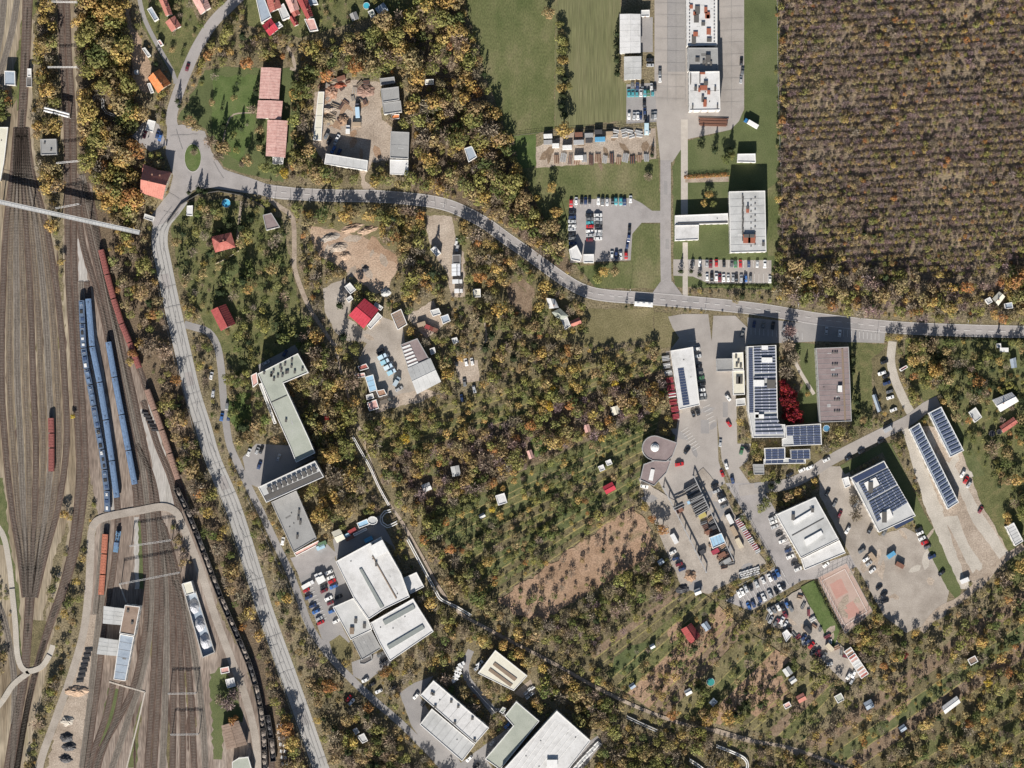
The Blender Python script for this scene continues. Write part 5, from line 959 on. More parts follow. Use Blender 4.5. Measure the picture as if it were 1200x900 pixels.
x_ = bd('y11', 'white sports hall with two long skylights and a pale south wing', 'hall', 'sports_hall', [(909.5, 603), (955.5, 582.5), (983, 632), (938.5, 654)], 7, rm='roof_pale', short='white sports hall', parapet=.3)
for q in (T(3, 3, (1046, 352), (1160, 284), (1168, 304), (1054, 374)), T(3, 3, (1112, 462), (1210, 408), (1222, 430), (1124, 500))): on_roof(x_, 'skylight', q, .8, 'vent_white'); 
on_roof(x_, 'roof_joint', T(3, 3, (1040, 436), (1225, 335), (1227, 340), (1042, 441)), .2, 'vent_dark'); vent(x_, T1(3, 3, 1046, 330), 1.6, 2.6, 1.2); vent(x_, T1(3, 3, 1160, 290), 1.4, 2, 1)
bd('y11b', 'lower pale wing along the south side of the white sports hall', 'wing', 'sports_wing', [(939, 655), (983.5, 633), (991, 648), (943, 668)], 5, rm='roof_white', short='sports hall wing')
x_ = bd('y12', 'dark ribbed roof hall with solar rows and a brown front strip', 'hall', 'solar_hall', [(997, 559.5), (1036, 540), (1073, 604.5), (1030, 624)], 7, rm='roof_pale', short='dark solar hall')
on_roof(x_, 'solar_panel', [(999, 560.5), (1035.5, 542), (1038.5, 548), (1003, 566)], .35, 'solar_cell')
solar(x_, [(1006, 567), (1041, 549.5), (1051.5, 569), (1017, 588)], 7, fillr=.5, tilt=.5); solar(x_, [(1018, 589), (1052.5, 570), (1064, 590), (1028, 613)], 7, fillr=.5, tilt=.5)
on_roof(x_, 'solar_panel', [(1046, 616), (1069, 605), (1071, 609), (1050, 620)], .3, 'solar_cell')
for p in T(4, 3, (300, 155), (380, 330)): vent(x_, p, 2.2, 5, 1.5, 'vent_dark', 'ventilation_unit')
for q in (T(4, 3, (262, 130), (330, 96), (352, 140), (284, 176)), T(4, 3, (352, 310), (412, 280), (432, 326), (372, 360))): on_roof(x_, 'roof_deck', q, .9, 'trim_white')
bd('y12b', 'small white porch at the north west corner of the dark solar hall', 'porch', 'porch', T(4, 3, (134, 104), (170, 92), (184, 146), (152, 160)), 3, rm='roof_white', short='solar hall porch', windows=False)
rp = [(767 + 14.5 * math.cos(math.radians(t)), 525 + 14.5 * math.sin(math.radians(t))) for t in range(-75, -261, -15)] + [(764, 540), (781, 541), (788, 535), (794, 519)]
x_ = bd('y13', 'mauve round ended building with a small glass dome', 'building', 'round_building', rp, 7, rm='roof_mauve', short='round dome building')
bx_, by_ = W((767.4, 524.5), 7); dm = MB(); dm.cyl(0, 0, 0, .5, 2.5, 20); dm.cyl(0, 0, .5, 1.2, 2.3, 20, r1=1.5); dm.cyl(0, 0, 1.2, 1.6, 1.5, 20, r1=.2)
dm.build('dome', B['vent_white'], x_['root'], (bx_ - x_['c'][0], by_ - x_['c'][1], 6.95))
x_ = bd('y13b', 'dark mauve south block of the round building with a white skylight', 'building', 'round_building_block', T(3, 3, (172, 20), (250, -8), (332, 0), (306, 70), (232, 148), (150, 112)), 6, rm='roof_mauve', short='dark dome block')
on_roof(x_, 'skylight', T(3, 3, (214, 48), (236, 52), (224, 118), (200, 112)), .5, 'vent_white')
bd('y14', 'light blue roofed shed inside the storage yard', 'shed', 'yard_shed', [(831, 630), (845.5, 624.5), (850.5, 636), (835, 643)], 3.6, rm='roof_blue', short='light blue yard shed', seams=2)
bd('y15', 'white house with zigzag grey roof in the eastern gardens', 'house', 'family_house', T(4, 2, (1022, 544), (1128, 502), (1166, 550), (1064, 610)), 4.5, 'gable', 'roof_white', short='white eastern house', rise=1.2, seams=1.2)
bd('y16', 'grey flat hut west of the white eastern house', 'hut', 'garden_hut', T(4, 2, (876, 616), (916, 586), (954, 644), (912, 676)), 3, rm='roof_pale', short='grey eastern hut')
bd('y17', 'red roofed shed with round tanks in the eastern gardens', 'shed', 'garden_shed', T(4, 2, (1062, 700), (1138, 648), (1162, 678), (1080, 732)), 3.4, 'gable', 'roof_red', short='red eastern shed', rise=.7, seams=1.2)
bd('y18', 'dark red shed at the corner of the gravel lane parking', 'shed', 'garden_shed', T(4, 2, (472, 362), (510, 340), (520, 352), (480, 376)), 3.4, rm='roof_darkred', short='dark red lane shed')
bd('y19', 'white and grey panelled barn on the east slope', 'barn', 'panelled_barn', T(4, 3, (1092, 386), (1140, 362), (1196, 470), (1148, 500)), 4.5, rm='roof_pale', short='white slope barn', seams=2, wm='plaster_white')
bd('y20', 'small grey shed in the far eastern gardens by the main road', 'shed', 'garden_shed', T(4, 2, (1122, 308), (1150, 298), (1156, 350), (1130, 354)), 3, 'gable', 'roof_bluegrey', short='grey road garden shed', rise=.7)
bd('y21', 'small white hut nearest the main road in the far eastern gardens', 'hut', 'garden_hut', T(4, 2, (1040, 214), (1064, 212), (1066, 236), (1042, 238)), 2.6, rm='roof_white', short='white road hut')
bd('y22', 'greenish long polytunnel beside the cars on the gravel lane', 'polytunnel', 'polytunnel', T(4, 2, (314, 518), (330, 512), (362, 604), (346, 612)), 2.4, 'gable', 'roof_bluegrey', short='long polytunnel', rise=.8, windows=False)
bd('y23', 'beige house roof in the garden corner at the forest edge', 'house', 'family_house', T(4, 1, (1020, 850), (1056, 812), (1086, 838), (1050, 886)), 4, 'gable', 'roof_cream', short='beige forest edge house', rise=1)
bd('y23b', 'white shed north west of the beige forest edge house', 'shed', 'garden_shed', T(4, 1, (970, 856), (1000, 840), (1016, 868), (990, 884)), 3, rm='roof_pale', short='white forest edge shed')
bd('y23c', 'pale blue shed south east of the beige forest edge house', 'shed', 'garden_shed', T(4, 1, (1084, 880), (1130, 870), (1136, 905), (1090, 910)), 3, rm='roof_bluegrey', short='pale blue edge shed')
# row of eight lock up garages with alternating rusty roofs: each garage a thing
gq = [(989, 763.5), (997, 758), (1018, 789.5), (1009.5, 795.5)]
gc = ['roof_rust', 'roof_rust', 'roof_red', 'roof_pink', 'roof_white', 'roof_pale', 'roof_rust', 'roof_pink', 'roof_red']
gl = ['rusty', 'brown rusty', 'red', 'faded pink', 'white', 'pale grey', 'rust streaked', 'pinkish', 'bright red']
for i in range(9):
    q = [quad_pt(gq, 0, i / 9 + .003), quad_pt(gq, 1, i / 9 + .003), quad_pt(gq, 1, (i + 1) / 9 - .003), quad_pt(gq, 0, (i + 1) / 9 - .003)]
    building('gar%d' % i, '%s roofed lock up garage, %s from the north end of the garage row' % (gl[i], ['first', 'second', 'third', 'fourth', 'fifth', 'sixth', 'seventh', 'eighth', 'ninth'][i]), 'garage', 'lockup_garage', q, 2.6, rm=gc[i], short='lock up garage row' if i == 4 else 'garage row unit', windows=False, parapet=.08, group='row of lock up garages')
LAND = [l for l in LAND if l[2] != 'garage row unit']
bd('y24', 'white garage with a red stripe beside the scrap yard', 'garage', 'garage', T(3, 4, (984, 110), (1010, 88), (1038, 122), (1006, 162)), 3, rm='roof_white', short='white scrap yard garage')
# ---------------------------------------------------------------- vehicles
PAINT = objcol('car_paint', .3, .5, .05); TYRE = plain('tyre', (.02, .02, .02), rough=.9); GLASS = B['glass']; RIM = plain('wheel_rim', (.45, .45, .46), rough=.4)
COL = dict(w=('white', (.72, .72, .71)), s=('silver', (.42, .43, .44)), g=('grey', (.15, .155, .16)), k=('black', (.022, .022, .025)), b=('blue', (.05, .13, .34)), d=('dark blue', (.03, .05, .12)), r=('red', (.42, .025, .03)), t=('teal', (.08, .32, .36)), m=('maroon', (.16, .03, .04)), n=('green', (.06, .16, .08)), y=('beige', (.45, .40, .30)), o=('orange', (.55, .18, .04)))
def car_meshes():
    b = MB()   # body: loft of cross sections from nose to tail, then the cabin on top
    st = [(2.15, .42, .62, .70), (1.95, .30, .74, .84), (1.2, .28, .86, .88), (-1.5, .28, .92, .88), (-2.0, .32, .88, .84), (-2.15, .44, .74, .74)]
    for (x0, a0, t0, h0), (x1, a1, t1, h1) in zip(st, st[1:]):
        R0 = [(x0, -h0, a0), (x0, -h0, t0 - .1), (x0, -h0 + .1, t0), (x0, h0 - .1, t0), (x0, h0, t0 - .1), (x0, h0, a0)]; R1 = [(x1, -h1, a1), (x1, -h1, t1 - .1), (x1, -h1 + .1, t1), (x1, h1 - .1, t1), (x1, h1, t1 - .1), (x1, h1, a1)]
        for k in range(5): b.face([R0[k], R0[k + 1], R1[k + 1], R1[k]][::-1])
    for (x, a, t, h), f in ((st[0], 1), (st[-1], -1)):
        r = [(x, -h, a), (x, h, a), (x, h, t - .1), (x, h - .1, t), (x, -h + .1, t), (x, -h, t - .1)]; b.face(r if f > 0 else r[::-1])
    base = [(1.0, -.80, .86), (1.0, .80, .86), (-1.75, .80, .9), (-1.75, -.80, .9)]; top = [(.28, -.62, 1.43), (.28, .62, 1.43), (-1.3, .62, 1.45), (-1.3, -.62, 1.45)]
    b.face(top)
    for k in range(4): b.face([base[k], base[(k + 1) % 4], top[(k + 1) % 4], top[k]])
    def pane(i, u0, u1, v0, v1):
        g = MB(); q = [base[i], base[(i + 1) % 4], top[(i + 1) % 4], top[i]]
        pt = lambda u, v: Vector(q[0]).lerp(Vector(q[1]), u).lerp(Vector(q[3]).lerp(Vector(q[2]), u), v)
        n = (Vector(q[1]) - Vector(q[0])).cross(Vector(q[3]) - Vector(q[0])).normalized() * .02
        g.face([tuple(pt(u, v) + n) for u, v in ((u0, v0), (u1, v0), (u1, v1), (u0, v1))]); return g
    W_ = MB(); 
    for k in range(12):
        a, c = 2 * math.pi * k / 12, 2 * math.pi * (k + 1) / 12; p = lambda t, r, y: (r * math.cos(t), y, r * math.sin(t))
        W_.face([p(a, .32, -.1), p(c, .32, -.1), p(c, .32, .1), p(a, .32, .1)])
        for s_ in (-.1, .1): W_.face([p(a, .2, s_), p(c, .2, s_), p(c, .32, s_), p(a, .32, s_)]); W_.face([(0, s_ * 1.02, 0), p(a, .2, s_), p(c, .2, s_)], 1)
    return (b.mesh('car_body', PAINT), [('windscreen', pane(0, .06, .94, .06, .96).mesh('windscreen', GLASS)), ('rear_window', pane(2, .08, .92, .15, .9).mesh('rear_window', GLASS)),
            ('side_window', pane(1, .22, .9, .2, .9).mesh('side_window', GLASS)), ('side_window', pane(3, .1, .78, .2, .9).mesh('side_window', GLASS))], W_.mesh('wheel', [TYRE, RIM]))
CB, CP, CW = car_meshes()
NCAR = [0]
def car(label, p, deg, code, group=None, s=None, wide=1.0):
    rnd = random.Random(int(p[0] * 31 + p[1] * 17)); s = s or rnd.uniform(.98, 1.14)
    o = inst('parked_car', CB, None, P3(p), math.radians(deg), (s, s * 1.03 * wide, s * rnd.uniform(.98, 1.1)))
    cn, c = COL[code]; j = rnd.uniform(.85, 1.15); o.color = (c[0] * j, c[1] * j, c[2] * j, 1); tag(o, label, 'car', group)
    for n_, me in CP: inst(n_, me, o)
    for x in (1.3, -1.3):
        for y in (-.8, .8): inst('wheel', CW, o, (x, y, .32))
    block([(p[0] - 4, p[1] - 4), (p[0] + 4, p[1] - 4), (p[0] + 4, p[1] + 4), (p[0] - 4, p[1] + 4)]); NCAR[0] += 1
    return o
ORD = 'first second third fourth fifth sixth seventh eighth ninth tenth eleventh twelfth thirteenth fourteenth fifteenth sixteenth seventeenth eighteenth'.split()
def row(name, pts, deg, codes, end='west', group=None):
    """pts: two ends, or every car of the row; '.' in codes leaves a bay empty"""
    n = len(codes)
    if len(pts) == 2 and n != 2: pts = [lerp(pts[0], pts[1], i / (n - 1)) for i in range(n)]
    k = 0; rnd = random.Random(len(name) * 7 + n)
    for p, c in zip(pts, codes):
        if c == '.': continue
        car('%s car, %s from %s in %s' % (COL[c][0], ORD[k], end, name), (p[0] + rnd.uniform(-.4, .4), p[1] + rnd.uniform(-.5, .5)), deg + rnd.uniform(-3, 3) + (180 if rnd.random() < .35 else 0), c, group or 'cars of ' + name); k += 1
row('the top row of the car park', [(669, 238), (675, 235), (682, 235), (686, 235), (691, 235), (701, 236), (706, 236), (711, 236), (718, 236), (722, 236), (727, 236), (732, 236), (739, 234)], 90, 'rwkdkwgskttdw')
row('the west column of the car park', [(670.5, 249), (670.5, 255), (670.5, 260), (670.5, 265), (670.5, 269), (670.5, 275), (670.5, 279), (671, 285)], 0, 'kdswskgd', 'north')
row('the left middle column in the car park', [(691, 252), (691, 257), (691, 261), (691, 265), (691, 271), (691, 276), (691, 281)], 0, 'kgtrwsm', 'north')
row('the right middle column in the car park', [(701, 252), (701, 257), (701, 261), (701, 265), (701, 271), (701, 275), (701, 280)], 0, 'wsgkwsw', 'north')
row('the east edge of the car park', [(738, 268), (736.5, 278), (735, 287)], 85, 'kdd', 'north')
row('the bottom row of the car park', [(717, 299), (722, 299), (727, 299), (733.5, 299)], 90, 'wdwr')
row('the north row beside the factory lawn', [(812, 308), (820, 308), (828, 309), (833, 309), (839.5, 308.5), (848, 309), (857, 309), (862, 309), (867.5, 308.5), (877, 309), (887, 309), (896, 309)], 90, 'gwsmrkgnrdsw')
row('the south row beside the factory lawn', [(828.5, 325), (834, 325), (839, 325), (843.5, 325), (848, 326), (853, 326), (858.5, 326), (863, 326), (868.5, 326), (873.5, 326), (879, 326), (902, 327)], 90, 'wkwmwwsksbgw')
row('the teal row by the pale grey warehouse', [(737 + 4.6 * i, 109) for i in range(7)], 90, 'tttwtnt')
row('the upper row by the pale grey warehouse', [(741, 101), (747, 101), (753, 101), (763, 102), (767, 102)], 90, 'gdkwk')
row('the lower row by the pale grey warehouse', [(737, 136), (743, 136), (747, 136), (751, 136), (756, 137), (765, 135), (768, 135)], 90, 'wswdkgs')
car('dark car with a long shadow alone in the middle of the teal row car park', (755, 121), 90, 'k'); car('dark teal car just south of the lone dark car in the teal row park', (755.5, 131), 90, 'd')
row('the pair by the concrete pad', [(762, 70), (762, 77)], 0, 'ks', 'north')
row('the pair on the west edge of the apron', [(773, 84), (773, 92)], 90, 'gw', 'north')
row('the line on the east edge of the apron', [(869, 72), (869.5, 84), (868.5, 94)], 85, 'kgs', 'north')
row('the east side of the white solar strip hall', [(816, 409), (817, 417), (818, 429), (819.5, 437), (820.5, 443), (821.5, 450), (822, 457), (823, 463), (823.5, 466.5)], 8, 'wskgnkwsg', 'north')
row('the pair south of the white solar strip hall', [(812, 485), (817, 482)], 112, 'kk')
car('white car with a dark roof standing in the lane west of the solar school', (853, 466), -52, 'w'); car('red car alone in the lane west of the solar school', (854, 496.5), -55, 'r')
car('white and black car parked tight to the lane fence by the works yard', (844, 519), 85, 's'); car('black car slanted across bays near the round dome building', (805, 528), 52, 'k')
car('dark green car on the grass corner south of the solar school', (869, 528), 75, 'n'); car('black car beside the dark green car near the solar school', (875, 526), 125, 'k')
car('grey car on the concrete forecourt near the main road entrance', (870, 391), 70, 'g')
row('the shaded main road parking', [(884, 380), (894, 381), (906, 382), (919, 383)], 80, 'dgks'); row('the bays north of the mauve brown block', [(968, 387), (984, 391)], 85, 'sw')
car('long red car parked on the gravel by the round dome building', (796, 544), 10, 'r', s=1.2); car('white car south of the dark dome block', (755, 570), -10, 'w')
row('the grass verge lane north of the storage yard', [(851, 546), (846, 555), (858, 562)], -72, 'wrd', 'north')
row('the east aisle of the storage yard', [(837, 569), (839, 576), (844, 580), (846.5, 586), (849, 593), (853, 602)], 25, 'kskwgk', 'north')
row('the west side of the white sports hall', [(905, 607), (906.5, 612), (907.5, 617), (913, 626), (917, 634), (923.5, 645), (926, 652), (931, 660), (935.5, 667)], 22, 'swskwdwkw', 'north')
row('the north row of the lower car park', [(866, 696), (869.5, 693), (874, 690), (879, 688), (886.5, 684), (894, 680), (902, 677), (907, 675), (911, 671)], 115, 'wwskswwdb')
row('the south row of the lower car park', [(877, 710), (882, 708), (890, 702), (895, 700), (902, 696), (909, 692), (913.5, 689), (918, 687)], 115, 'bddwskwk')
row('the west fence of the storage yard', [(788.5, 647), (792, 654), (796, 661), (799, 667)], 22, 'wdmd', 'north')
row('the side street by the low solar wing', [(925.5, 556), (940, 551), (948.5, 547.5)], 28, 'kww')
row('the side street by the dark solar hall', [(968, 539), (994, 537), (1009, 529), (1032, 517)], 28, 'wkkk')
row('the gravel lane', [(1036, 424), (1033, 437), (1038, 441), (1039, 449), (1042, 459), (1043, 466), (1047, 480)], 20, 'kwkdgww', 'north')
row('the west side of the dark solar hall', [(970, 577), (978, 590), (984, 602), (1003, 590), (993, 621), (1019, 621), (1036, 623)], 62, 'kgmwwkg', 'north')
row('the fence line south of the dark solar hall', [(1010, 645), (1015, 655), (1018, 660), (1022, 668)], 35, 'gwsw', 'north')
row('the pair beside the tennis court', [(1030, 688), (1036, 697)], 40, 'kk'); car('black car in the corner of the court below the tennis pair', (1037, 698.5 + 6), 20, 'k')
row('the grass bank of the gravel court', [(1076, 620), (1078, 625), (1080, 631), (1083.5, 636), (1087, 641), (1092, 652)], 25, 'kwwrgd', 'north')
row('the light mound car edge', [(1103, 671), (968, 662)], 40, 'kw')
row('the eastern gravel road fence', [(1128, 555), (1132, 562), (1135, 568), (1149, 597)], 60, 'wrsm', 'north')
row('the west row of the factory car park', [(359, 692), (362, 700), (367, 710), (370, 716), (374, 725), (376, 729)], 25, 'rddbsr', 'north')
row('the middle row of the factory car park', [(379, 687), (380, 692), (385, 670), (387.5, 677), (389, 681), (391, 687)], 25, 'kmwwrb', 'north')
row('the south row of the factory car park', [(385, 701), (387.5, 706), (389, 716), (394, 728), (397, 699)], 25, 'wmbwk', 'north')
row('the kerb south of the factory canopy', [(428, 797), (436, 802), (444, 810), (461, 806)], 28, 'wkwk'); row('the bottom access road verge', [(409, 818), (412, 823)], 50, 'rw')
row('the bay by the factory canopy', [(446, 767), (449, 774)], 28, 'gk'); row('the access lane by the school', [(248, 440), (250, 461), (266, 475), (268.5, 488), (260, 489)], 80, 'wsgdb', 'north')
row('the shaded school car park', [(292, 530), (302, 528), (306, 527), (327, 536), (304, 545)], 70, 'wsksd'); car('blue grey car shaded at the north side of the L shaped school', (312, 425), 30, 's'); car('dark blue car in shade near the north east corner of the L shaped school', (334, 414), 60, 'd')
car('white car beside the grey school gymnasium', (331.5, 634), 80, 'w')
car('maroon car driving on the road north of the roundabout', (220, 79), 72, 'm'); row('the kiosk forecourt by the roundabout', [(170, 158), (185, 158), (187.5, 161)], 75, 'mdb')
row('the twin warehouse yard', [(488, 815), (497, 824), (550, 889), (558, 897)], 45, 'wkwk'); row('the L warehouse court', [(595, 850), (577, 870)], 50, 'bs'); row('the beige hall front', [(562, 777), (559.5, 782)], 40, 'ws')
row('the small gravel lot among thorns', [(546, 424), (553.5, 424), (535, 425), (544, 448), (556, 456), (541, 466)], 100, 'wwkgsd'); row('the works yard tail', [(446, 412), (451, 418), (456, 426), (458, 432)], 28, 'kwsw', 'north'); row('the south end of the works yard', [(465, 446), (468, 456)], 30, 'gs', 'north')
row('the dirt yard middle', [(383, 159), (386, 165), (395, 162), (394, 165), (391, 175), (397, 178)], 60, 'gkwsbd')
row('the scrap yard upper edge', [(902, 716), (907, 714), (912, 711), (917, 713), (922, 708), (926, 712), (920, 720)], 120, 'sgwkbgm'); row('the scrap yard west edge', [(916, 727), (920, 731), (903, 726), (909, 729)], 60, 'wwsg')
row('the scrap yard south edge', [(946, 752), (951, 756), (958, 764), (952, 764), (965, 768), (942, 747)], 50, 'drmkgd'); row('the pale junk beside the lock up garages', [(994, 792), (998, 797), (1000, 790)], 60, 'wsw')
row('the narrow dirt yard', [(535, 283), (536, 290)], 80, 'ws', 'north')
# ---- larger vehicles
def bus(label, name, cat, p, deg, L_=11.5, col=(.72, .72, .70), w_=2.5, h_=3.0, group=None, roofbits=3):
    r = empty(name, P3(p), label, cat, group, math.radians(deg)); m = plain('coach_' + '%d' % int(p[0] * 10), col, .35, .5, .05)
    b = MB(); b.box(0, 0, .45, L_, w_, h_ - .45, 0, 0, .985, .95); b.build('body', m, r)
    t = MB()
    for s_ in (1, -1): t.box(0, s_ * w_ / 2 * .985, 1.5, L_ * .9, .04, .85)
    t.box(L_ / 2 * .992, 0, 1.3, .04, w_ * .86, 1.2); t.build('window', GLASS, r)
    rf = MB(); rf.box(0, 0, h_, L_ * .97, w_ * .9, .12, 0, 0, .98, .9)
    for i in range(roofbits): rf.box(-L_ * .3 + i * L_ * .3, 0, h_ + .1, 1.5, 1.3, .25, 0, 1)
    rf.build('roof', [m, B['vent_white']], r)
    for x in (L_ * .32, -L_ * .3):
        for y in (-w_ / 2 + .1, w_ / 2 - .1): inst('wheel', CW, r, (x, y, .45), 0, (1.4, 1.4, 1.4))
    block([(p[0] - 6, p[1] - 6), (p[0] + 6, p[1] - 6), (p[0] + 6, p[1] + 6), (p[0] - 6, p[1] + 6)]); return r
def truck(label, p, deg, L_=8, cab=(.5, .5, .5), box=(.7, .7, .68), group=None, name='box_truck', cat='truck', flat=False):
    r = empty(name, P3(p), label, cat, group, math.radians(deg)); k = '%d_%d' % (p[0], p[1])
    b = MB(); b.box(L_ / 2 - 1, 0, .5, 2, 2.3, 2.0, 0, 0, .85, .92); b.build('cab', plain('cab_' + k, cab, .35, .5, .05), r)
    g = MB(); g.box(L_ / 2 - .06, 0, 1.4, .1, 2.0, .8); g.build('windscreen', GLASS, r)
    c = MB(); c.box(-1.1, 0, .7, L_ - 2.3, 2.45, .5 if flat else 2.5); c.build('load_box', plain('load_' + k, box, .5, .4, .06), r)
    ch = MB(); ch.box(0, 0, .45, L_ - .4, .9, .25); ch.build('chassis', B['vent_dark'], r)
    for x in (L_ / 2 - 1.2, -L_ / 2 + 1.3):
        for y in (-1.05, 1.05): inst('wheel', CW, r, (x, y, .45), 0, (1.4, 1.4, 1.4))
    return r
bus('white coach driving east along the main road past the works road junction', 'coach', 'bus', (754, 356.5), 176, 11, w_=2.9)
bus('pale blue bus body standing at the east end of the container yard', 'bus', 'bus', (757.5, 151.5), 90, 7, (.45, .60, .66), 2.7, 2.8, roofbits=1)
truck('blue cabbed lorry with a white trailer parked half on the grass', (880, 145), 150, 9, (.03, .15, .35), (.72, .72, .70))
truck('blue grey lorry in the middle of the pinkish dirt yard', (419, 130), 94, 8.5, (.1, .1, .12), (.40, .55, .68)); truck('white lorry east of the rubble in the dirt yard', (408, 152), 88, 5, (.6, .6, .6), (.66, .66, .64))
truck('white trailer parked north of the factory car park, western of two', (373, 678), 118, 6.5, (.6, .6, .6)); truck('white trailer parked north of the factory car park, eastern of two', (373.5 + 4, 676), 118, 6, (.65, .65, .64))
truck('long white flatbed along the north west edge of the factory car park', (361, 685), 30, 8, (.66, .66, .66), (.66, .66, .64), flat=True)
for i, (x, y) in enumerate([(448, 418), (451, 424), (455, 430), (459, 436)]): truck('light blue van, %s from the north end of the works yard diagonal line' % ORD[i], (x, y), 28, 5.5, (.5, .62, .72), [(.48, .63, .72), (.30, .52, .62), (.55, .66, .72), (.34, .55, .66)][i], 'light blue vans in the works yard', 'parked_van', 'van')
truck('grey blue lorry among the southern works yard plots', (465, 447), 60, 6, (.3, .36, .4), (.38, .45, .50)); truck('dark open trailer south of the grey blue lorry', (452, 470), 20, 7, (.12, .12, .11), (.14, .12, .10), flat=True)
for i, y in enumerate([312, 316.5, 321]): truck('white van, %s from the north end of the narrow dirt yard row' % ORD[i], (534.5, y), 2, 5.2, (.6, .62, .66), (.68, .7, .72), 'white vans in the narrow dirt yard', 'parked_van', 'van')
truck('big white box lorry below the van row in the narrow dirt yard', (536, 330), 2, 6, (.6, .6, .6), (.62, .63, .63)); truck('short white box lorry at the south end of the narrow dirt yard', (537.5, 341), 2, 5, (.6, .6, .6), (.66, .66, .66))
for i in range(6): truck('white delivery van, %s from the north end of the curved drive row' % ORD[i], (541 - i * 2.0 + (i > 2) * 2, 778 + i * 3.6), 30, 4.2, (.66, .66, .65), (.70, .70, .69), 'white vans on the curved drive', 'parked_van', 'van')
# ---------------------------------------------------------------- trains
def profile_body(L_, prof, m0=0):
    b = MB(); n = len(prof); i = len(b.v)
    b.v += [(L_ / 2, y, z) for y, z in prof] + [(-L_ / 2, y, z) for y, z in prof]
    for k in range(n): b.f.append((i + k, i + (k + 1) % n, i + n + (k + 1) % n, i + n + k)); b.m.append(m0)
    b.f.append(tuple(reversed(range(i, i + n)))); b.f.append(tuple(range(i + n, i + 2 * n))); b.m += [m0, m0]
    return b
TR = {k: plain(k, c, .55, .3, .26, 1.1) for k, c in dict(carriage_blue=(.10, .165, .30), carriage_navy=(.045, .075, .15), roof_steelblue=(.125, .19, .30), roof_unit=(.10, .14, .21), wagon_red=(.225, .08, .07), wagon_brown=(.255, .165, .13), wagon_orange=(.40, .15, .095), wagon_dark=(.085, .08, .078), loco_blue=(.13, .22, .33), bogie=(.04, .038, .036), coal=(.05, .05, .055), ore=(.22, .19, .165)).items()}
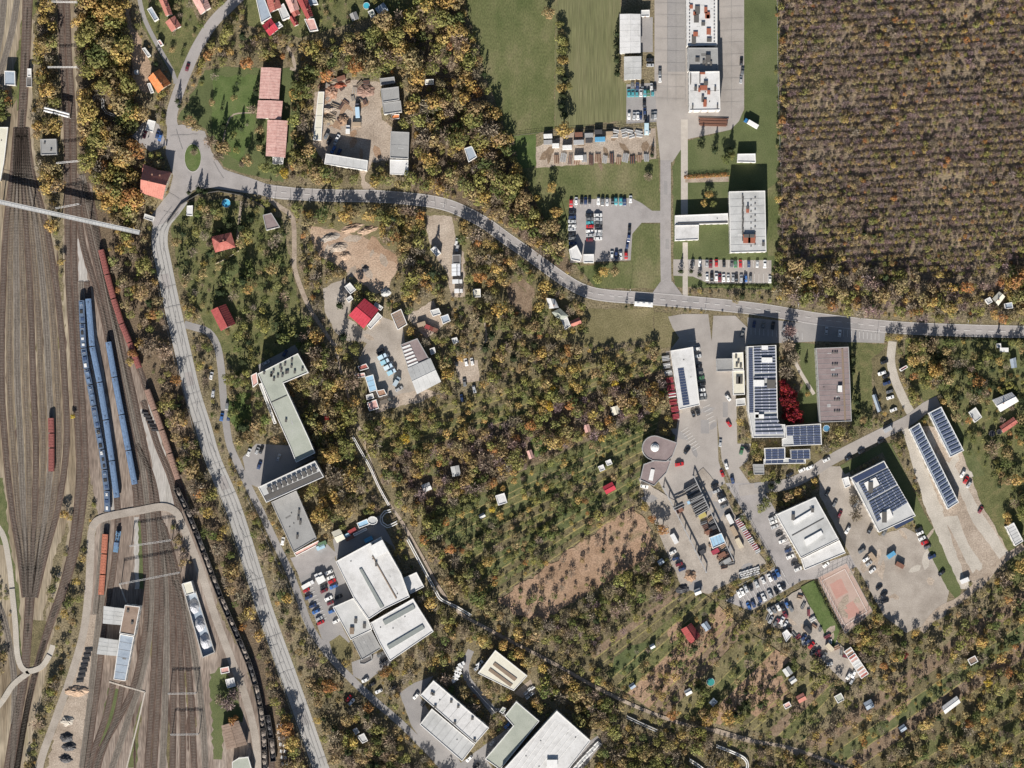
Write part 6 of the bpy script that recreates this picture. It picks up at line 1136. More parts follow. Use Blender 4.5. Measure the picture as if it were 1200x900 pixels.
def railcar(label, p, q, kind, name, cat, group):
    """one vehicle between two map points on its track"""
    a, c = W(p, 3.5), W(q, 3.5); L_ = math.dist(a, c) - .6; mid = lerp(p, q, .5); x, y = W(mid, 3.5)
    r = empty(name, (x, y, gz(mid) + .4), label, cat, group, math.atan2(a[1] - c[1], a[0] - c[0])); rnd = random.Random(int(p[1] * 10))
    for s_ in (1, -1):
        b = MB(); b.box(0, 0, .1, 2.6, 2.0, .75); [b.cyl(0, 0, 0, 0, 0) for _ in ()]
        for wx in (-.9, .9):
            for wy in (-.75, .75): b.tube([(wx, wy - .07, .46), (wx, wy + .07, .46)], .46, 10)
        b.build('bogie', TR['bogie'], r, (s_ * (L_ / 2 - 2.2), 0, 0))
    cp = MB(); cp.box(0, 0, .8, L_ + .7, .5, .4); cp.build('coupler', TR['bogie'], r)
    if kind in ('blue', 'unit'):
        w2 = 1.75
        profile_body(L_, [(-w2, .9), (w2, .9), (w2, 3.1), (-w2, 3.1)]).build('body', TR['carriage_blue' if kind == 'blue' else 'carriage_navy'], r)
        b = profile_body(L_, [(-w2, 3.1), (w2, 3.1), (w2 - .12, 3.45), (.8, 3.85), (-.8, 3.85), (-w2 + .12, 3.45)]); b.build('roof', TR['roof_steelblue' if kind == 'blue' else 'roof_unit'], r)
        g = MB()
        for s_ in (1, -1): g.box(0, s_ * (w2 + .0), 1.9, L_ * .9, .05, .8)
        g.build('window', GLASS, r)
        for u in ((-.42, .42) if kind == 'blue' else ()):
            v = MB(); v.box(0, 0, 0, 1.3, .8, .22); v.build('roof_vent', TR['roof_unit'], r, (u * L_, 0, 3.8))
        if kind == 'unit':
            n = int(L_ / 3.4)
            for i in range(n):
                v = MB(); sx = rnd.uniform(1.2, 2.4); v.box(0, 0, 0, sx, rnd.uniform(1.2, 2.1), rnd.uniform(.3, .55)); v.build('roof_unit', TR[rnd.choice(['roof_steelblue', 'carriage_navy', 'bogie'])] if rnd.random() < .75 else B['vent_white'], r, ((i + .5) / n * L_ - L_ / 2, rnd.uniform(-.3, .3), 3.75))
            pg = MB(); pg.tube([(-1, -.6, 3.9), (0, -.6, 4.5), (1, -.6, 3.9)], .05, 4); pg.tube([(-1, .6, 3.9), (0, .6, 4.5), (1, .6, 3.9)], .05, 4); pg.tube([(0, -.9, 4.5), (0, .9, 4.5)], .06, 4); pg.build('pantograph', B['steel'], r, (L_ * .3, 0, 0))
    elif kind == 'loco':
        b = MB(); b.box(0, 0, .8, L_, 2.9, .5); b.box(L_ * .18, 0, 1.3, L_ * .5, 1.7, 1.6); b.box(-L_ * .33, 0, 1.3, L_ * .22, 1.7, 1.4); b.build('body', TR['loco_blue'], r)
        c = MB(); c.box(0, 0, 1.3, 2.6, 2.9, 2.2, 0, 0, .9, .9); c.build('cab', TR['roof_steelblue'], r, (-L_ * .12, 0, 0))
        for u in (.05, .2, .33):
            v = MB(); v.cyl(0, 0, 0, .3, .5, 10); v.build('exhaust_fan', TR['bogie'], r, (u * L_, 0, 2.9))
    else:
        key = dict(red='wagon_red', brown='wagon_brown', orange='wagon_orange', dark='wagon_dark')[kind]; w2 = 1.65
        if kind in ('dark',):
            b = MB(); b.walls([(-L_ / 2, -w2), (L_ / 2, -w2), (L_ / 2, w2), (-L_ / 2, w2)], .8, 3.0); b.walls([(L_ / 2 - .12, w2 - .12), (L_ / 2 - .12, -w2 + .12), (-L_ / 2 + .12, -w2 + .12), (-L_ / 2 + .12, w2 - .12)][::1], .8, 3.0)
            b.box(0, 0, .8, L_, 3.3, .2)
            for s_ in (1, -1): b.box(0, s_ * (w2 - .06), 2.95, L_, .2, .1); b.box(s_ * (L_ / 2 - .06), 0, 2.95, .2, 3.3, .1)
            k = int(L_ / 2)
            for i in range(k + 1):
                for s_ in (1, -1): b.box(-L_ / 2 + i * L_ / k, s_ * (w2 + .06), .9, .14, .12, 2.05)
            b.build('body', TR[key], r)
            for u in (-.3, 0, .3):
                h = MB(); h.heap(u * L_, 0, 1.6, L_ * .18, 1.4, rnd.uniform(.6, 1.3), 0, 0, 12, int(p[0] + u * 10)); h.build('load', TR['coal' if rnd.random() < .4 else 'ore'], r)
        else:
            profile_body(L_, [(-w2, .8), (w2, .8), (w2, 2.9), (-w2, 2.9)]).build('body', TR[key], r)
            profile_body(L_ * .99, [(-w2 - .03, 2.9), (w2 + .03, 2.9), (w2 - .5, 3.3), (0, 3.42), (-w2 + .5, 3.3)]).build('roof', TR[key], r)
            rb = MB(); k = max(3, int(L_ / 1.6))
            for i in range(1, k): rb.box(-L_ / 2 + i * L_ / k, 0, 3.36, .1, 2.2, .1)
            rb.build('roof_rib', TR[key], r)
    bb = [(p[0] - 4, p[1]), (p[0] + 4, p[1]), (q[0] + 4, q[1]), (q[0] - 4, q[1])]; block(bb); landmark(mid, dict(blue='blue carriages', unit='railcar set', loco='blue locomotive', red='red wagons', brown='brown wagons', orange='orange wagons', dark='dark wagons')[kind])
def train(line, breaks, kind, name, cat, what, group):
    pts = smooth(line, 2)
    def at(y): return min(pts, key=lambda p: abs(p[1] - y))
    for i, (y0, y1) in enumerate(zip(breaks, breaks[1:])): railcar('%s, %s from its north end' % (what, ORD[i]), at(y0), at(y1), kind, name, cat, group)
train(EA[0], [351, 380, 408, 433, 451, 476, 502, 527, 551, 575, 600], 'unit', 'railcar', 'railcar', 'railcar with equipment boxes on its roof, in the westernmost set', 'railcars with rooftop equipment')
train(EA[1], [349, 406.5, 448, 491, 540, 583], 'blue', 'passenger_carriage', 'carriage', 'smooth blue carriage of the train beside the railcar set', 'blue carriages of the middle train')
train(EA[2], [401, 442, 485, 527, 569], 'blue', 'passenger_carriage', 'carriage', 'smooth blue carriage of the shorter eastern train', 'blue carriages of the eastern train')
train(EA[6], [291, 321, 350, 379, 402, 431], 'red', 'box_wagon', 'wagon', 'dull red roofed wagon in the row along the eastern trees', 'red roofed wagons by the eastern trees')
train(EA[6], [456, 480, 504, 531, 562], 'brown', 'box_wagon', 'wagon', 'pale brown roofed wagon south of the red wagon row', 'brown wagons by the eastern trees')
train([(59, 480), (60, 510), (60, 553)], [489, 507, 524, 553], 'red', 'box_wagon', 'wagon', 'rust red wagon standing alone in the western fan of sidings', 'red wagons in the western sidings')
train([(123.5, 620), (121, 660), (118, 700)], [626, 648, 674, 697], 'orange', 'box_wagon', 'wagon', 'bright orange wagon south of the looping service road', 'orange wagons by the service road')
railcar('blue grey shunting locomotive beside the orange wagons', (138.5, 622), (134.5, 648), 'loco', 'locomotive', 'locomotive', None)
train(EA[14], [572, 597, 622, 648, 674, 700, 724, 750, 776, 802, 828, 854, 880, 905], 'dark', 'open_wagon', 'wagon', 'dark open wagon with heaped load along the service road', 'dark open wagons along the service road')
train([(312, 834), (318, 870), (321, 905)], [838, 866, 894], 'dark', 'open_wagon', 'wagon', 'dark open wagon standing just east of the long dark row', 'dark open wagons east of the row')
# ---------------------------------------------------------------- bridges, pipes, gantries
def poly3(pts, h): return [(*W(p, h), h) for p in pts]
def pipe(label, pts, name='heating_pipe', gap=2.4, h=1.2, r=.5, m='vent_white', n=2):
    s_ = smooth(pts, 4); root = empty(name, P3(s_[len(s_) // 2]), label, 'pipe', 'district heating pipes'); ox, oy, oz = root.location
    for k in range(n):
        d = (k - (n - 1) / 2) * gap; t = offset(s_, d); b = MB(); b.tube([(W(p)[0] - ox, W(p)[1] - oy, h) for p in t], r, 8); b.build('pipe', B[m], root)
    sb = MB()
    for p in s_[::6]: sb.box(W(p)[0] - ox, W(p)[1] - oy, 0, .4, gap * .5 + 1, h - r)
    sb.build('pipe_support', B['plaster_grey'], root)
    for p in s_: block([(p[0] - 4, p[1] - 4), (p[0] + 4, p[1] - 4), (p[0] + 4, p[1] + 4), (p[0] - 4, p[1] + 4)])
pipe('white twin pipe bridge crossing the northern tracks below the wood', [(54, 129), (68, 132.5), (83, 136.5)], 'pipe_bridge', 3.4, 6, .6)
pipe('grey pipe loop in a clearing of the wood west of the kiosk', [(109, 128), (108, 120), (111, 114), (117, 113), (121, 118), (121, 126), (125, 132), (136, 135.5)], gap=2.2, r=.3, m='gutter')
pipe('white pipe loop at the north east corner of the factory back yard', [(465, 612), (454, 617), (448, 613), (447, 605), (451, 600), (458, 598)], gap=2.6, r=.3)
pipe('white twin pipes running south east past the white factory', [(478, 632), (494, 662), (510, 691), (517, 702), (535, 711), (552, 721)], gap=2.2, r=.3)
pipe('white twin pipes on the dirt path below the thorn hedge', [(414, 512), (424, 530), (434, 548), (444, 570), (456, 592)], gap=1.8, r=.24)
pipe('white pipe loop in the bushes near the bottom edge', [(840, 874), (858, 881), (872, 888), (876, 896), (874, 906)], gap=2.2, r=.35); pipe('short white twin pipe in the bushes at the south path corner', [(735, 840), (752, 848), (770, 856)], gap=2.4, r=.32, m='gutter')
pipe('pale pipe run emerging at the bottom edge west of the white loop', [(808, 890), (820, 898), (830, 906)], gap=2.4, r=.32)
# long footbridge over the tracks
def footbridge():
    a, c = (-14, 233.5), (163.5, 272.5); h = 9.0; A, D = W(a, h), W(c, h); L_ = math.dist(A, D); ang = math.atan2(D[1] - A[1], D[0] - A[0]); mx, my = (A[0] + D[0]) / 2, (A[1] + D[1]) / 2
    r = empty('footbridge', (mx, my, 0), 'long narrow grey footbridge crossing all the railway tracks to the wide road', 'bridge', None, ang)
    b = MB(); b.box(0, 0, h - .45, L_, 2.4, .4); b.build('deck', B['roof_pale'], r)
    for s_ in (1, -1):
        t = MB(); t.box(0, s_ * 1.25, h - .9, L_, .2, .9); t.build('girder', B['plaster_grey'], r)
        t = MB(); t.box(0, s_ * 1.25, h + 1.0, L_, .08, .1); n = int(L_ / 2)
        for i in range(n + 1): t.box(-L_ / 2 + i * L_ / n, s_ * 1.25, h - .1, .08, .08, 1.1)
        t.build('railing', B['steel'], r)
    for u in (-.42, -.22, -.03, .16, .36, .49):
        t = MB(); t.box(0, -.9, 0, .5, .5, h - .8); t.box(0, .9, 0, .5, .5, h - .8); t.build('pier', B['plaster_grey'], r, (u * L_, 0, 0))
    landmark((60, 250), 'footbridge'); landmark((140, 267), 'footbridge east end')
footbridge()
def portal(label, a, c, h=8, cat='gantry'):
    A, D = W(a, h), W(c, h); L_ = math.dist(A, D); ang = math.atan2(D[1] - A[1], D[0] - A[0])
    r = empty('catenary_portal', ((A[0] + D[0]) / 2, (A[1] + D[1]) / 2, 0), label, cat, 'overhead line portals over the tracks', ang); b = MB()
    for y in (-.35, .35):
        for z in (h - .5, h): b.tube([(-L_ / 2, y, z), (L_ / 2, y, z)], .09, 4)
    n = int(L_ / 1.6)
    for i in range(n):
        x0, x1 = -L_ / 2 + i * L_ / n, -L_ / 2 + (i + 1) * L_ / n
        for y in (-.35, .35): b.tube([(x0, y, h - .5), (x1, y, h)], .05, 4, cap=False)
        b.tube([(x0, -.35, h), (x1, .35, h)], .05, 4, cap=False)
    b.build('truss', B['steel'], r)
    for s_ in (1, -1):
        p = MB(); p.box(0, 0, 0, .35, .5, h); p.build('mast', B['steel'], r, (s_ * L_ / 2, 0, 0))
portal('pale gantry crossing the eastern sidings north of the depot sheds', (140, 684.5), (210, 671)); portal('gantry over the southern sidings level with the blue grey engine hall', (197, 813), (229, 812.5)); portal('southernmost gantry over the southern sidings', (200, 861), (232, 860.5))
portal('gantry over the twin tracks at the top edge', (56, 1.5), (90, 2.5)); portal('gantry over the twin tracks below the first thicket', (56, 78.5), (90, 78.5)); portal('gantry over the tracks below the square grey relay house', (66, 191), (98, 188)); portal('gantry over the tracks just north of the footbridge', (65, 244), (92, 239))
portal('gantry over the middle sidings below the looping service road', (152, 640), (200, 633))
# concrete cable troughs round the depot
cbm = MB()
for seg in ([(128, 799), (148, 805), (170, 811)], [(170, 811), (162, 846), (147, 905)], [(148, 706), (140, 684)]):
    e = ribbon_poly(seg, 1.6); cbm.prism([W(p) for p in e], 0, .35) if len(seg) == 2 else [cbm.prism([W(p) for p in ribbon_poly(seg[i:i + 2], 1.6)], 0, .35) for i in range(len(seg) - 1)]
tag(cbm.build('cable_trough', M['paving']), 'pale concrete cable trough bending round the south end of the engine hall', 'cable trough')
# gravel bunker with three heaps
bq = [(213.5, 684), (226, 680), (252, 764), (238, 770)]
r = empty('gravel_bunker', P3(cent(bq)), 'walled gravel bunker with pale floor beside the eastern sidings', 'bunker'); c_ = r.location; b = MB()
for i in (1, 2, 3): 
    p, q = bq[i], bq[(i + 1) % 4]; A, D = W(p), W(q); b.box((A[0] + D[0]) / 2 - c_[0], (A[1] + D[1]) / 2 - c_[1], 0, math.dist(A, D), .5, 2.4, math.atan2(D[1] - A[1], D[0] - A[0]))
b.build('wall', B['plaster_grey'], r); b = MB(); b.prism([(W(p)[0] - c_[0], W(p)[1] - c_[1]) for p in bq], -.3, .1); b.build('floor', B['roof_bluegrey'], r); block(bq, 3); landmark(cent(bq), 'gravel bunker')
def heap(label, p, rx, ry, h, m, a=0.0, name='gravel_heap', cat='heap', group=None):
    b = MB(); b.heap(0, 0, 0, rx, ry, h, a, 0, 18, int(p[0] * 3 + p[1]), 1.3, .35 if 'bunker' in label else 1); o = b.build(name, m, None, P3(p)); tag(o, label, cat, group); block([(p[0] - rx * 2, p[1] - ry * 2), (p[0] + rx * 2, p[1] - ry * 2), (p[0] + rx * 2, p[1] + ry * 2), (p[0] - rx * 2, p[1] + ry * 2)])
for i, (y, x, l) in enumerate(((711, 227, 'pale blue grey gravel heap, northern of three in the bunker'), (732, 234, 'pale gravel heap, middle of three in the bunker'), (752, 240, 'pale gravel heap, southern of three in the bunker'))): heap(l, (x, y), 3.6, 4.6, 3.2, plain('pale_grit_%d' % i, (.42, .43, .46), .9, .1, .15), group='gravel heaps in the bunker')
sb_ = building('gs', 'yellowish silo house at the north end of the gravel bunker', 'silo house', 'silo_house', T(0, 3, (1068, 720), (1120, 706), (1140, 776), (1090, 790)), 7, rm='roof_cream', short='bunker silo house', windows=False)
for i, (x, y) in enumerate([(78, 864), (81, 875), (77, 889)]): heap('dark %s on the dirt south of the lower service road, %s from the north' % ('coal heap', ORD[i]), (x, y), 4.2, 2.6, 1.7, TR['coal'], group='coal heaps by the lower service road')
heap('pale rubble heap beside the lower service road', (79, 845), 4.2, 3, 1.6, M['paleyard']); heap('tan sand heap at the head of the stacked beams', (90, 810), 7, 3.6, 1.6, M['site'])
for i, (x, y, rx, ry, l) in enumerate([(388, 108, 7, 8, 'rust brown rubble heap at the north west corner of the dirt yard'), (386, 128, 9, 4, 'grey brown rubble heap west of the blue grey lorry'), (384, 140, 8, 5, 'dark rubble heap in the south west of the dirt yard'), (402, 140, 6, 6, 'reddish soil heap in the centre of the dirt yard'), (428, 106, 10, 7, 'dark scrap heap at the north side of the dirt yard'), (398, 100, 6, 3, 'rust red scrap heap on the north edge of the dirt yard')]): heap(l, (x, y), rx * .62, ry * .62, 1.7, [B['roof_rust'], M['dirtyard'], M['ballast_w'], M['soil'], TR['wagon_brown'], B['rust_red']][i], group='heaps in the dirt yard')
for i, (x, y, rx, ry, l) in enumerate([(412, 268, 7, 2.4, 'lumpy clay bank along the northern edge of the excavation'), (430, 270, 6, 2.4, 'lumpy clay bank at the north east edge of the excavation'), (396, 290, 6, 3, 'grey spoil heap in the middle of the excavation'), (404, 300, 4, 3, 'pale spoil heap just south of the grey spoil heap'), (386, 278, 6, 2.4, 'grey spoil ridge in the north west of the excavation'), (428, 315, 2.4, 2, 'dark round pile near the east end of the excavation')]): heap(l, (x, y), rx, ry, 1.3, [M['site'], M['site'], M['dirtyard'], M['site'], M['yard'], TR['coal']][i], .3, 'spoil_heap', group='spoil heaps on the excavation')
heap('reddish sand heap at the southern end of the storage yard cars', (809, 675), 4, 3.4, 1.8, M['soil']); heap('dark tyre coloured heap at the south tip of the storage yard', (800, 690), 4, 3, 1.5, TR['coal'])
heap('grey grit heap beside the red hall yard sheds', (452, 343), 3, 3, 2, B['roof_pale'])
# crane runways and gantry in the storage yard
def runway(label, a, c, h=3.6):
    A, D = W(a, h), W(c, h); L_ = math.dist(A, D); ang = math.atan2(D[1] - A[1], D[0] - A[0]); r = empty('crane_runway', ((A[0] + D[0]) / 2, (A[1] + D[1]) / 2, gz(a)), label, 'crane runway', 'crane runways of the storage yard', ang)
    b = MB(); b.box(0, 0, h - .7, L_, .5, .7); b.build('beam', B['steel'], r)
    for i in range(9):
        p = MB(); p.box(0, 0, 0, .45, .45, h - .7); p.box(0, 0, 0, 1, 1, .3); p.build('post', B['gutter'], r, (-L_ / 2 + i * L_ / 8, 0, 0))
runway('western crane runway beam along the storage yard', (778, 572), (828, 671)); runway('eastern crane runway beam along the storage yard', (813, 558), (860, 657))
A, D = W((790, 597), 5), W((824, 581), 5); r = empty('gantry_crane', ((A[0] + D[0]) / 2, (A[1] + D[1]) / 2, gz((800, 590))), 'pale gantry crane bridge spanning the two storage yard runways', 'crane', None, math.atan2(D[1] - A[1], D[0] - A[0])); L_ = math.dist(A, D)
b = MB(); [b.box(0, y, 3.7, L_ + 1, .3, .6) for y in (-.8, .8)]; b.build('bridge', B['steel'], r); b = MB(); b.box(0, 0, 4.2, 1.6, 1.8, .9); b.build('trolley', B['roof_blue'], r)
# stacks, containers, pallets
def container(label, p, s, a, m, name='storage_container', cat='container', group=None, h=2.5):
    r = empty(name, P3(p), label, cat, group, a); b = MB(); b.box(0, 0, .1, s[0], s[1], h - .1); n = max(3, int(s[0] / .6))
    for i in range(n):
        for y in (1, -1): b.box(-s[0] / 2 + (i + .5) * s[0] / n, y * s[1] / 2, .15, s[0] / n * .45, .08, h - .25)
    b.build('body', m, r); t = MB(); t.box(0, 0, h, s[0], s[1], .06)
    for i in range(n): t.box(-s[0] / 2 + (i + .5) * s[0] / n, 0, h + .04, s[0] / n * .4, s[1] * .92, .05)
    t.build('roof', m, r); d = MB(); [d.box(s[0] / 2 + .03, y, .2, .06, s[1] * .44, h - .3) for y in (-s[1] * .23, s[1] * .23)]; d.build('door', m, r)
    block([(p[0] - s[0], p[1] - s[0]), (p[0] + s[0], p[1] - s[0]), (p[0] + s[0], p[1] + s[0]), (p[0] - s[0], p[1] + s[0])])
def stack(label, p, s, a, m, n=6, name='beam_stack', cat='stack', group=None, h=1.4, gap=.3, piece='beam'):
    r = empty(name, P3(p), label, cat, group, a); rnd = random.Random(int(p[0] * 7 + p[1])); me = None
    for i in range(n):
        b = MB(); w_ = s[1] / n * (1 - gap); b.box(0, 0, 0, s[0] * rnd.uniform(.88, 1), w_, h * rnd.uniform(.75, 1.1)); b.build(piece, m if not isinstance(m, list) else m[i % len(m)], r, (rnd.uniform(-.2, .2), -s[1] / 2 + (i + .5) * s[1] / n, 0))
    block([(p[0] - s[0], p[1] - s[1]), (p[0] + s[0], p[1] - s[1]), (p[0] + s[0], p[1] + s[1]), (p[0] - s[0], p[1] + s[1])])
cm = {k: plain('box_' + k, c, .55, .3, .1) for k, c in dict(white=(.66, .66, .65), grey=(.30, .30, .30), red=(.30, .06, .06), rust=(.20, .10, .07), blue=(.10, .30, .48), lblue=(.36, .52, .62), dark=(.06, .06, .065), green=(.10, .17, .10), cream=(.55, .48, .36), tan=(.36, .28, .20), yellow=(.4, .34, .12), crimson=(.30, .045, .07), steel=(.36, .37, .38)).items()}
for i, (x, y, L_, m_, cn) in enumerate([(642, 160, 5, 'white', 'white'), (642, 167, 5, 'grey', 'grey'), (651, 171, 4, 'white', 'white'), (664.5, 173, 5.5, 'white', 'white'), (678, 158, 4.5, 'rust', 'rusty red'), (690, 159, 5, 'grey', 'grey'), (701, 155, 4.5, 'dark', 'black'), (678, 167, 6, 'steel', 'steel grey'), (703, 163.5, 6, 'blue', 'blue'), (690, 165, 4, 'dark', 'dark'), (714, 157, 4, 'tan', 'tan'), (678, 185, 5, 'white', 'striped white')]): container('%s container, %s from the west in the scattered container yard' % (cn, ORD[i]), (x, y), (L_, 2.6), .04, cm[m_], group='containers in the yard south of the meadow')
rnd = random.Random(9)
for i in range(14): x = 652 + i * 8.1; stack('%s pipe bundle, %s from the west along the south fence of the container yard' % (['rusty', 'grey', 'dark'][i % 3], ORD[i]), (x, 187 + rnd.uniform(-2, 2)), (rnd.uniform(4.5, 7), rnd.uniform(2.4, 3.6)), 1.5 + rnd.uniform(-.15, .15), [[cm['rust'], cm['tan']], [cm['steel'], cm['grey']], [cm['dark'], cm['rust']]][i % 3], 5, 'pipe_bundle', 'pipe bundle', 'pipe bundles along the container yard fence', 1, piece='pipe')
for i in range(9): x = 722 + (i % 5) * 9; y = 154 + (i // 5) * 6; stack('pale stacked slabs, %s pile at the east part of the container yard' % ORD[i], (x + rnd.uniform(-2, 2), y + rnd.uniform(-1, 1)), (rnd.uniform(3, 4.4), 2), rnd.uniform(-.3, .3), [cm['white'], cm['grey'], cm['steel']], 4, 'slab_pile', 'pile', 'slab piles in the container yard', .8, piece='slab')
for i in range(3): stack('long rust brown steel beam bundle, %s from the north below the south white works hall' % ORD[i], (836, 139.5 + i * 3.6), (18 - i * .6, 1.4), -.03, cm['rust'], 3, 'beam_bundle', 'beam bundle', 'rusty beams below the works hall', .8)
for i in range(7): p = lerp((810, 571), (823, 600), i / 6); stack('black rack of stacked boards, %s from the north in the storage yard' % ORD[i], (p[0], p[1]), (9.5, 1.9), .52, [cm['dark'], cm['grey']], 4, 'board_rack', 'rack', 'black racks in the storage yard', 2.2, .15, 'board')
for i, (x, y, m_, l) in enumerate([(823, 604, 'yellow', 'small yellow skip at the south end of the black racks'), (835, 619, 'dark', 'black stacked crates north of the light blue yard shed'), (831, 623, 'rust', 'rusty crate beside the light blue yard shed'), (838, 646, 'crimson', 'red crate row south of the light blue yard shed'), (846, 650, 'rust', 'rusty scrap skip in the south of the storage yard'), (852, 657, 'grey', 'grey framed crate at the south east of the storage yard'), (796, 598, 'rust', 'rust brown round topped skip near the gantry crane'), (822, 647, 'dark', 'dark upright machine alone in the storage yard aisle'), (855, 608, 'white', 'white roofed trailer box in the east aisle of the storage yard'), (860, 622, 'tan', 'brown trailer box in the east aisle of the storage yard'), (866, 636, 'cream', 'cream trailer box near the east fence of the storage yard'), (790, 631, 'white', 'small white container beside the rust tree')]): container(l, (x, y), (6 if i > 7 else 4.5, 2.6), -1.08 if i > 7 else .5, cm[m_], h=1.8)
for i in range(9): p = lerp((865, 610), (888, 646), i / 8); stack('%s pallet stack, %s from the north along the storage yard east fence' % (['red', 'white and red', 'grey'][i % 3], ORD[i]), p, (3.4, 2.4), .5, [cm['crimson'], cm['white']] if i % 3 < 2 else [cm['grey'], cm['white']], 4, 'pallet_stack', 'pallets', 'pallet stacks by the storage yard fence', 1.2, piece='pallet')
for i in range(12): p = lerp((868, 672), (888, 666), (i % 6) / 5); p = (p[0], p[1] + (i // 6) * 5); stack('pale gridded crate, %s in the white crate field of the storage yard' % ORD[i], p, (2, 2), .4, [cm['white'], cm['grey']], 3, 'gitter_crate' if 0 else 'wire_crate', 'crate', 'wire crates in the storage yard', 1.1, piece='crate_side')
for i in range(9): p = lerp((780, 420), (792, 488), i / 8); stack('%s crate pile, %s from the north beside the white solar strip hall' % ('grey' if i < 3 else 'crimson', ORD[i]), (p[0] + rnd.uniform(-.5, .5), p[1]), (4.6, 3.2), .15, [cm['grey'], cm['steel'], cm['white']] if i < 3 else ([cm['crimson'], cm['red']] if i != 5 else [cm['white'], cm['crimson']]), 4, 'crate_pile', 'crates', 'crate piles by the white solar strip hall', 1.3, piece='crate')
for i in range(7): p = lerp((104, 762), (94, 798), i / 6); stack('dark beam stack, %s from the north along the depot access road' % ORD[i], p, (4.4, 1.6), .1, cm['dark'], 3, 'beam_stack', 'stack', 'dark beam stacks by the depot road', 1)
for i in range(6): p = lerp((170, 484), (182, 504), i / 5); stack('dark timber stack, %s from the north beside the brown wagons' % ORD[i], p, (4.2, 1.3), -.1, cm['dark'], 2, 'timber_stack', 'stack', 'dark timber stacks by the brown wagons', 1)
for i in range(14): stack('pale wheelset pile, %s from the north near the wide concrete road' % ORD[i], (326 + (i % 2) * 4.5 + (i // 2) * .9, 850 + (i // 2) * 7.5), (2, 1.5), 1.4, [cm['steel'], cm['white']], 2, 'wheelset_pile', 'wheelsets', 'wheelset piles by the concrete road', 1, piece='wheelset')
for i in range(10): p = lerp((674, 900), (700, 872), i / 9); stack('white wrapped pallet, %s from the south beside the big white bottom hall' % ORD[i], p, (3.4, 2.6), .7, [cm['white'], cm['steel']], 3, 'wrapped_pallet', 'pallet', 'white pallets by the big bottom hall', 1.3, piece='bale')
for i in range(5): p = [(616, 812), (620, 808), (624, 806), (618, 817), (623, 813)][i]; stack('white bag pile, %s from the west at the corner of the beige hall' % ORD[i], p, (2.6, 2), .7, [cm['white'], cm['grey']], 2, 'bag_pile', 'bags', 'white bag piles by the beige hall', 1, piece='bag')
for i, (x, y, m_, l) in enumerate([(406, 628, 'lblue', 'pale blue container in the shade of the factory back yard'), (413, 622, 'red', 'red container in the factory back yard'), (432, 632, 'blue', 'bright blue container in the shaded factory yard'), (410, 630, 'rust', 'rusty container by the pale long container'), (376, 641, 'lblue', 'light blue container south of the gymnasium lawn'), (378, 637, 'green', 'dark green container near the gymnasium lawn corner'), (503, 384, 'red', 'red pallet container in the middle works yard'), (508, 386, 'rust', 'rust red container beside the red pallet container'), (494, 380, 'tan', 'tan container in the middle works yard'), (1022, 652, 'tan', 'tan timber stack container in the gravel court'), (1044, 650, 'blue', 'blue skip in the gravel court under the bank'), (1054, 662, 'rust', 'long dark rusty trailer in the gravel court'), (1130, 680, 'white', 'pale container at the south east corner of the gravel yard'), (1040, 503, 'steel', 'grey road plate on the side street by the grass slope'), (408, 340, 'dark', 'dark container in shade at the clay edge sheds'), (418, 146, 'tan', 'tan container beside the white lorry in the dirt yard'), (400, 92, 'rust', 'rust red container at the north fence of the dirt yard'), (1176, 410, 'white', 'white box beside the eastern road gardens'), (972, 758, 'cream', 'cream container in the scrap yard'), (946, 738, 'dark', 'dark container in the scrap yard')]): container(l, (x, y), (5, 2.5), [.45, .5, .45, .45, .4, .4, -.4, -.4, .3, -.9, .6, -.5, .4, .5, .6, 0, .3, 0, -.8, -.8][i], cm[m_], h=2.2)
for i in range(22):
    p = lerp((828, 612), (852, 664), (i % 11) / 10); p = (p[0] + (i // 11) * 8.5 - 4 + rnd.uniform(-1, 1), p[1] - (i // 11) * 4 + rnd.uniform(-1, 1))
    if not (26 < math.dist(p, (840, 660)) < 34): stack('%s scrap bundle, %s along the centre of the storage yard' % (['dark', 'rusty', 'brown'][i % 3], ORD[i % 11] + (' western' if i < 11 else ' eastern')), p, (rnd.uniform(3, 5), rnd.uniform(1.6, 2.6)), .5 + rnd.uniform(-.3, .3), [[cm['dark'], cm['grey']], [cm['rust'], cm['dark']], [cm['tan'], cm['rust']]][i % 3], 5, 'scrap_bundle', 'scrap bundle', 'scrap bundles in the storage yard', 1, piece='scrap_piece')
for i in range(24):
    p = (376 + (i % 8) * 7.6 + rnd.uniform(-2, 2), 100 + (i // 8) * 19 + rnd.uniform(-6, 6))
    if not (405 < p[0] < 436 and p[1] > 122): stack('%s rubble pile, %s along the %s line of the dirt yard' % (['rusty', 'grey', 'brown', 'dark'][i % 4], ORD[i % 8], ['northern', 'middle', 'southern'][i // 8]), p, (rnd.uniform(2.5, 5.5), rnd.uniform(1.4, 3)), rnd.uniform(0, 3), [[cm['rust'], cm['tan']], [cm['grey'], cm['tan']], [cm['tan'], cm['dark']], [cm['dark'], cm['rust']]][i % 4], 5, 'rubble_pile', 'rubble pile', 'rubble piles in the dirt yard', .8, piece='rubble_piece')
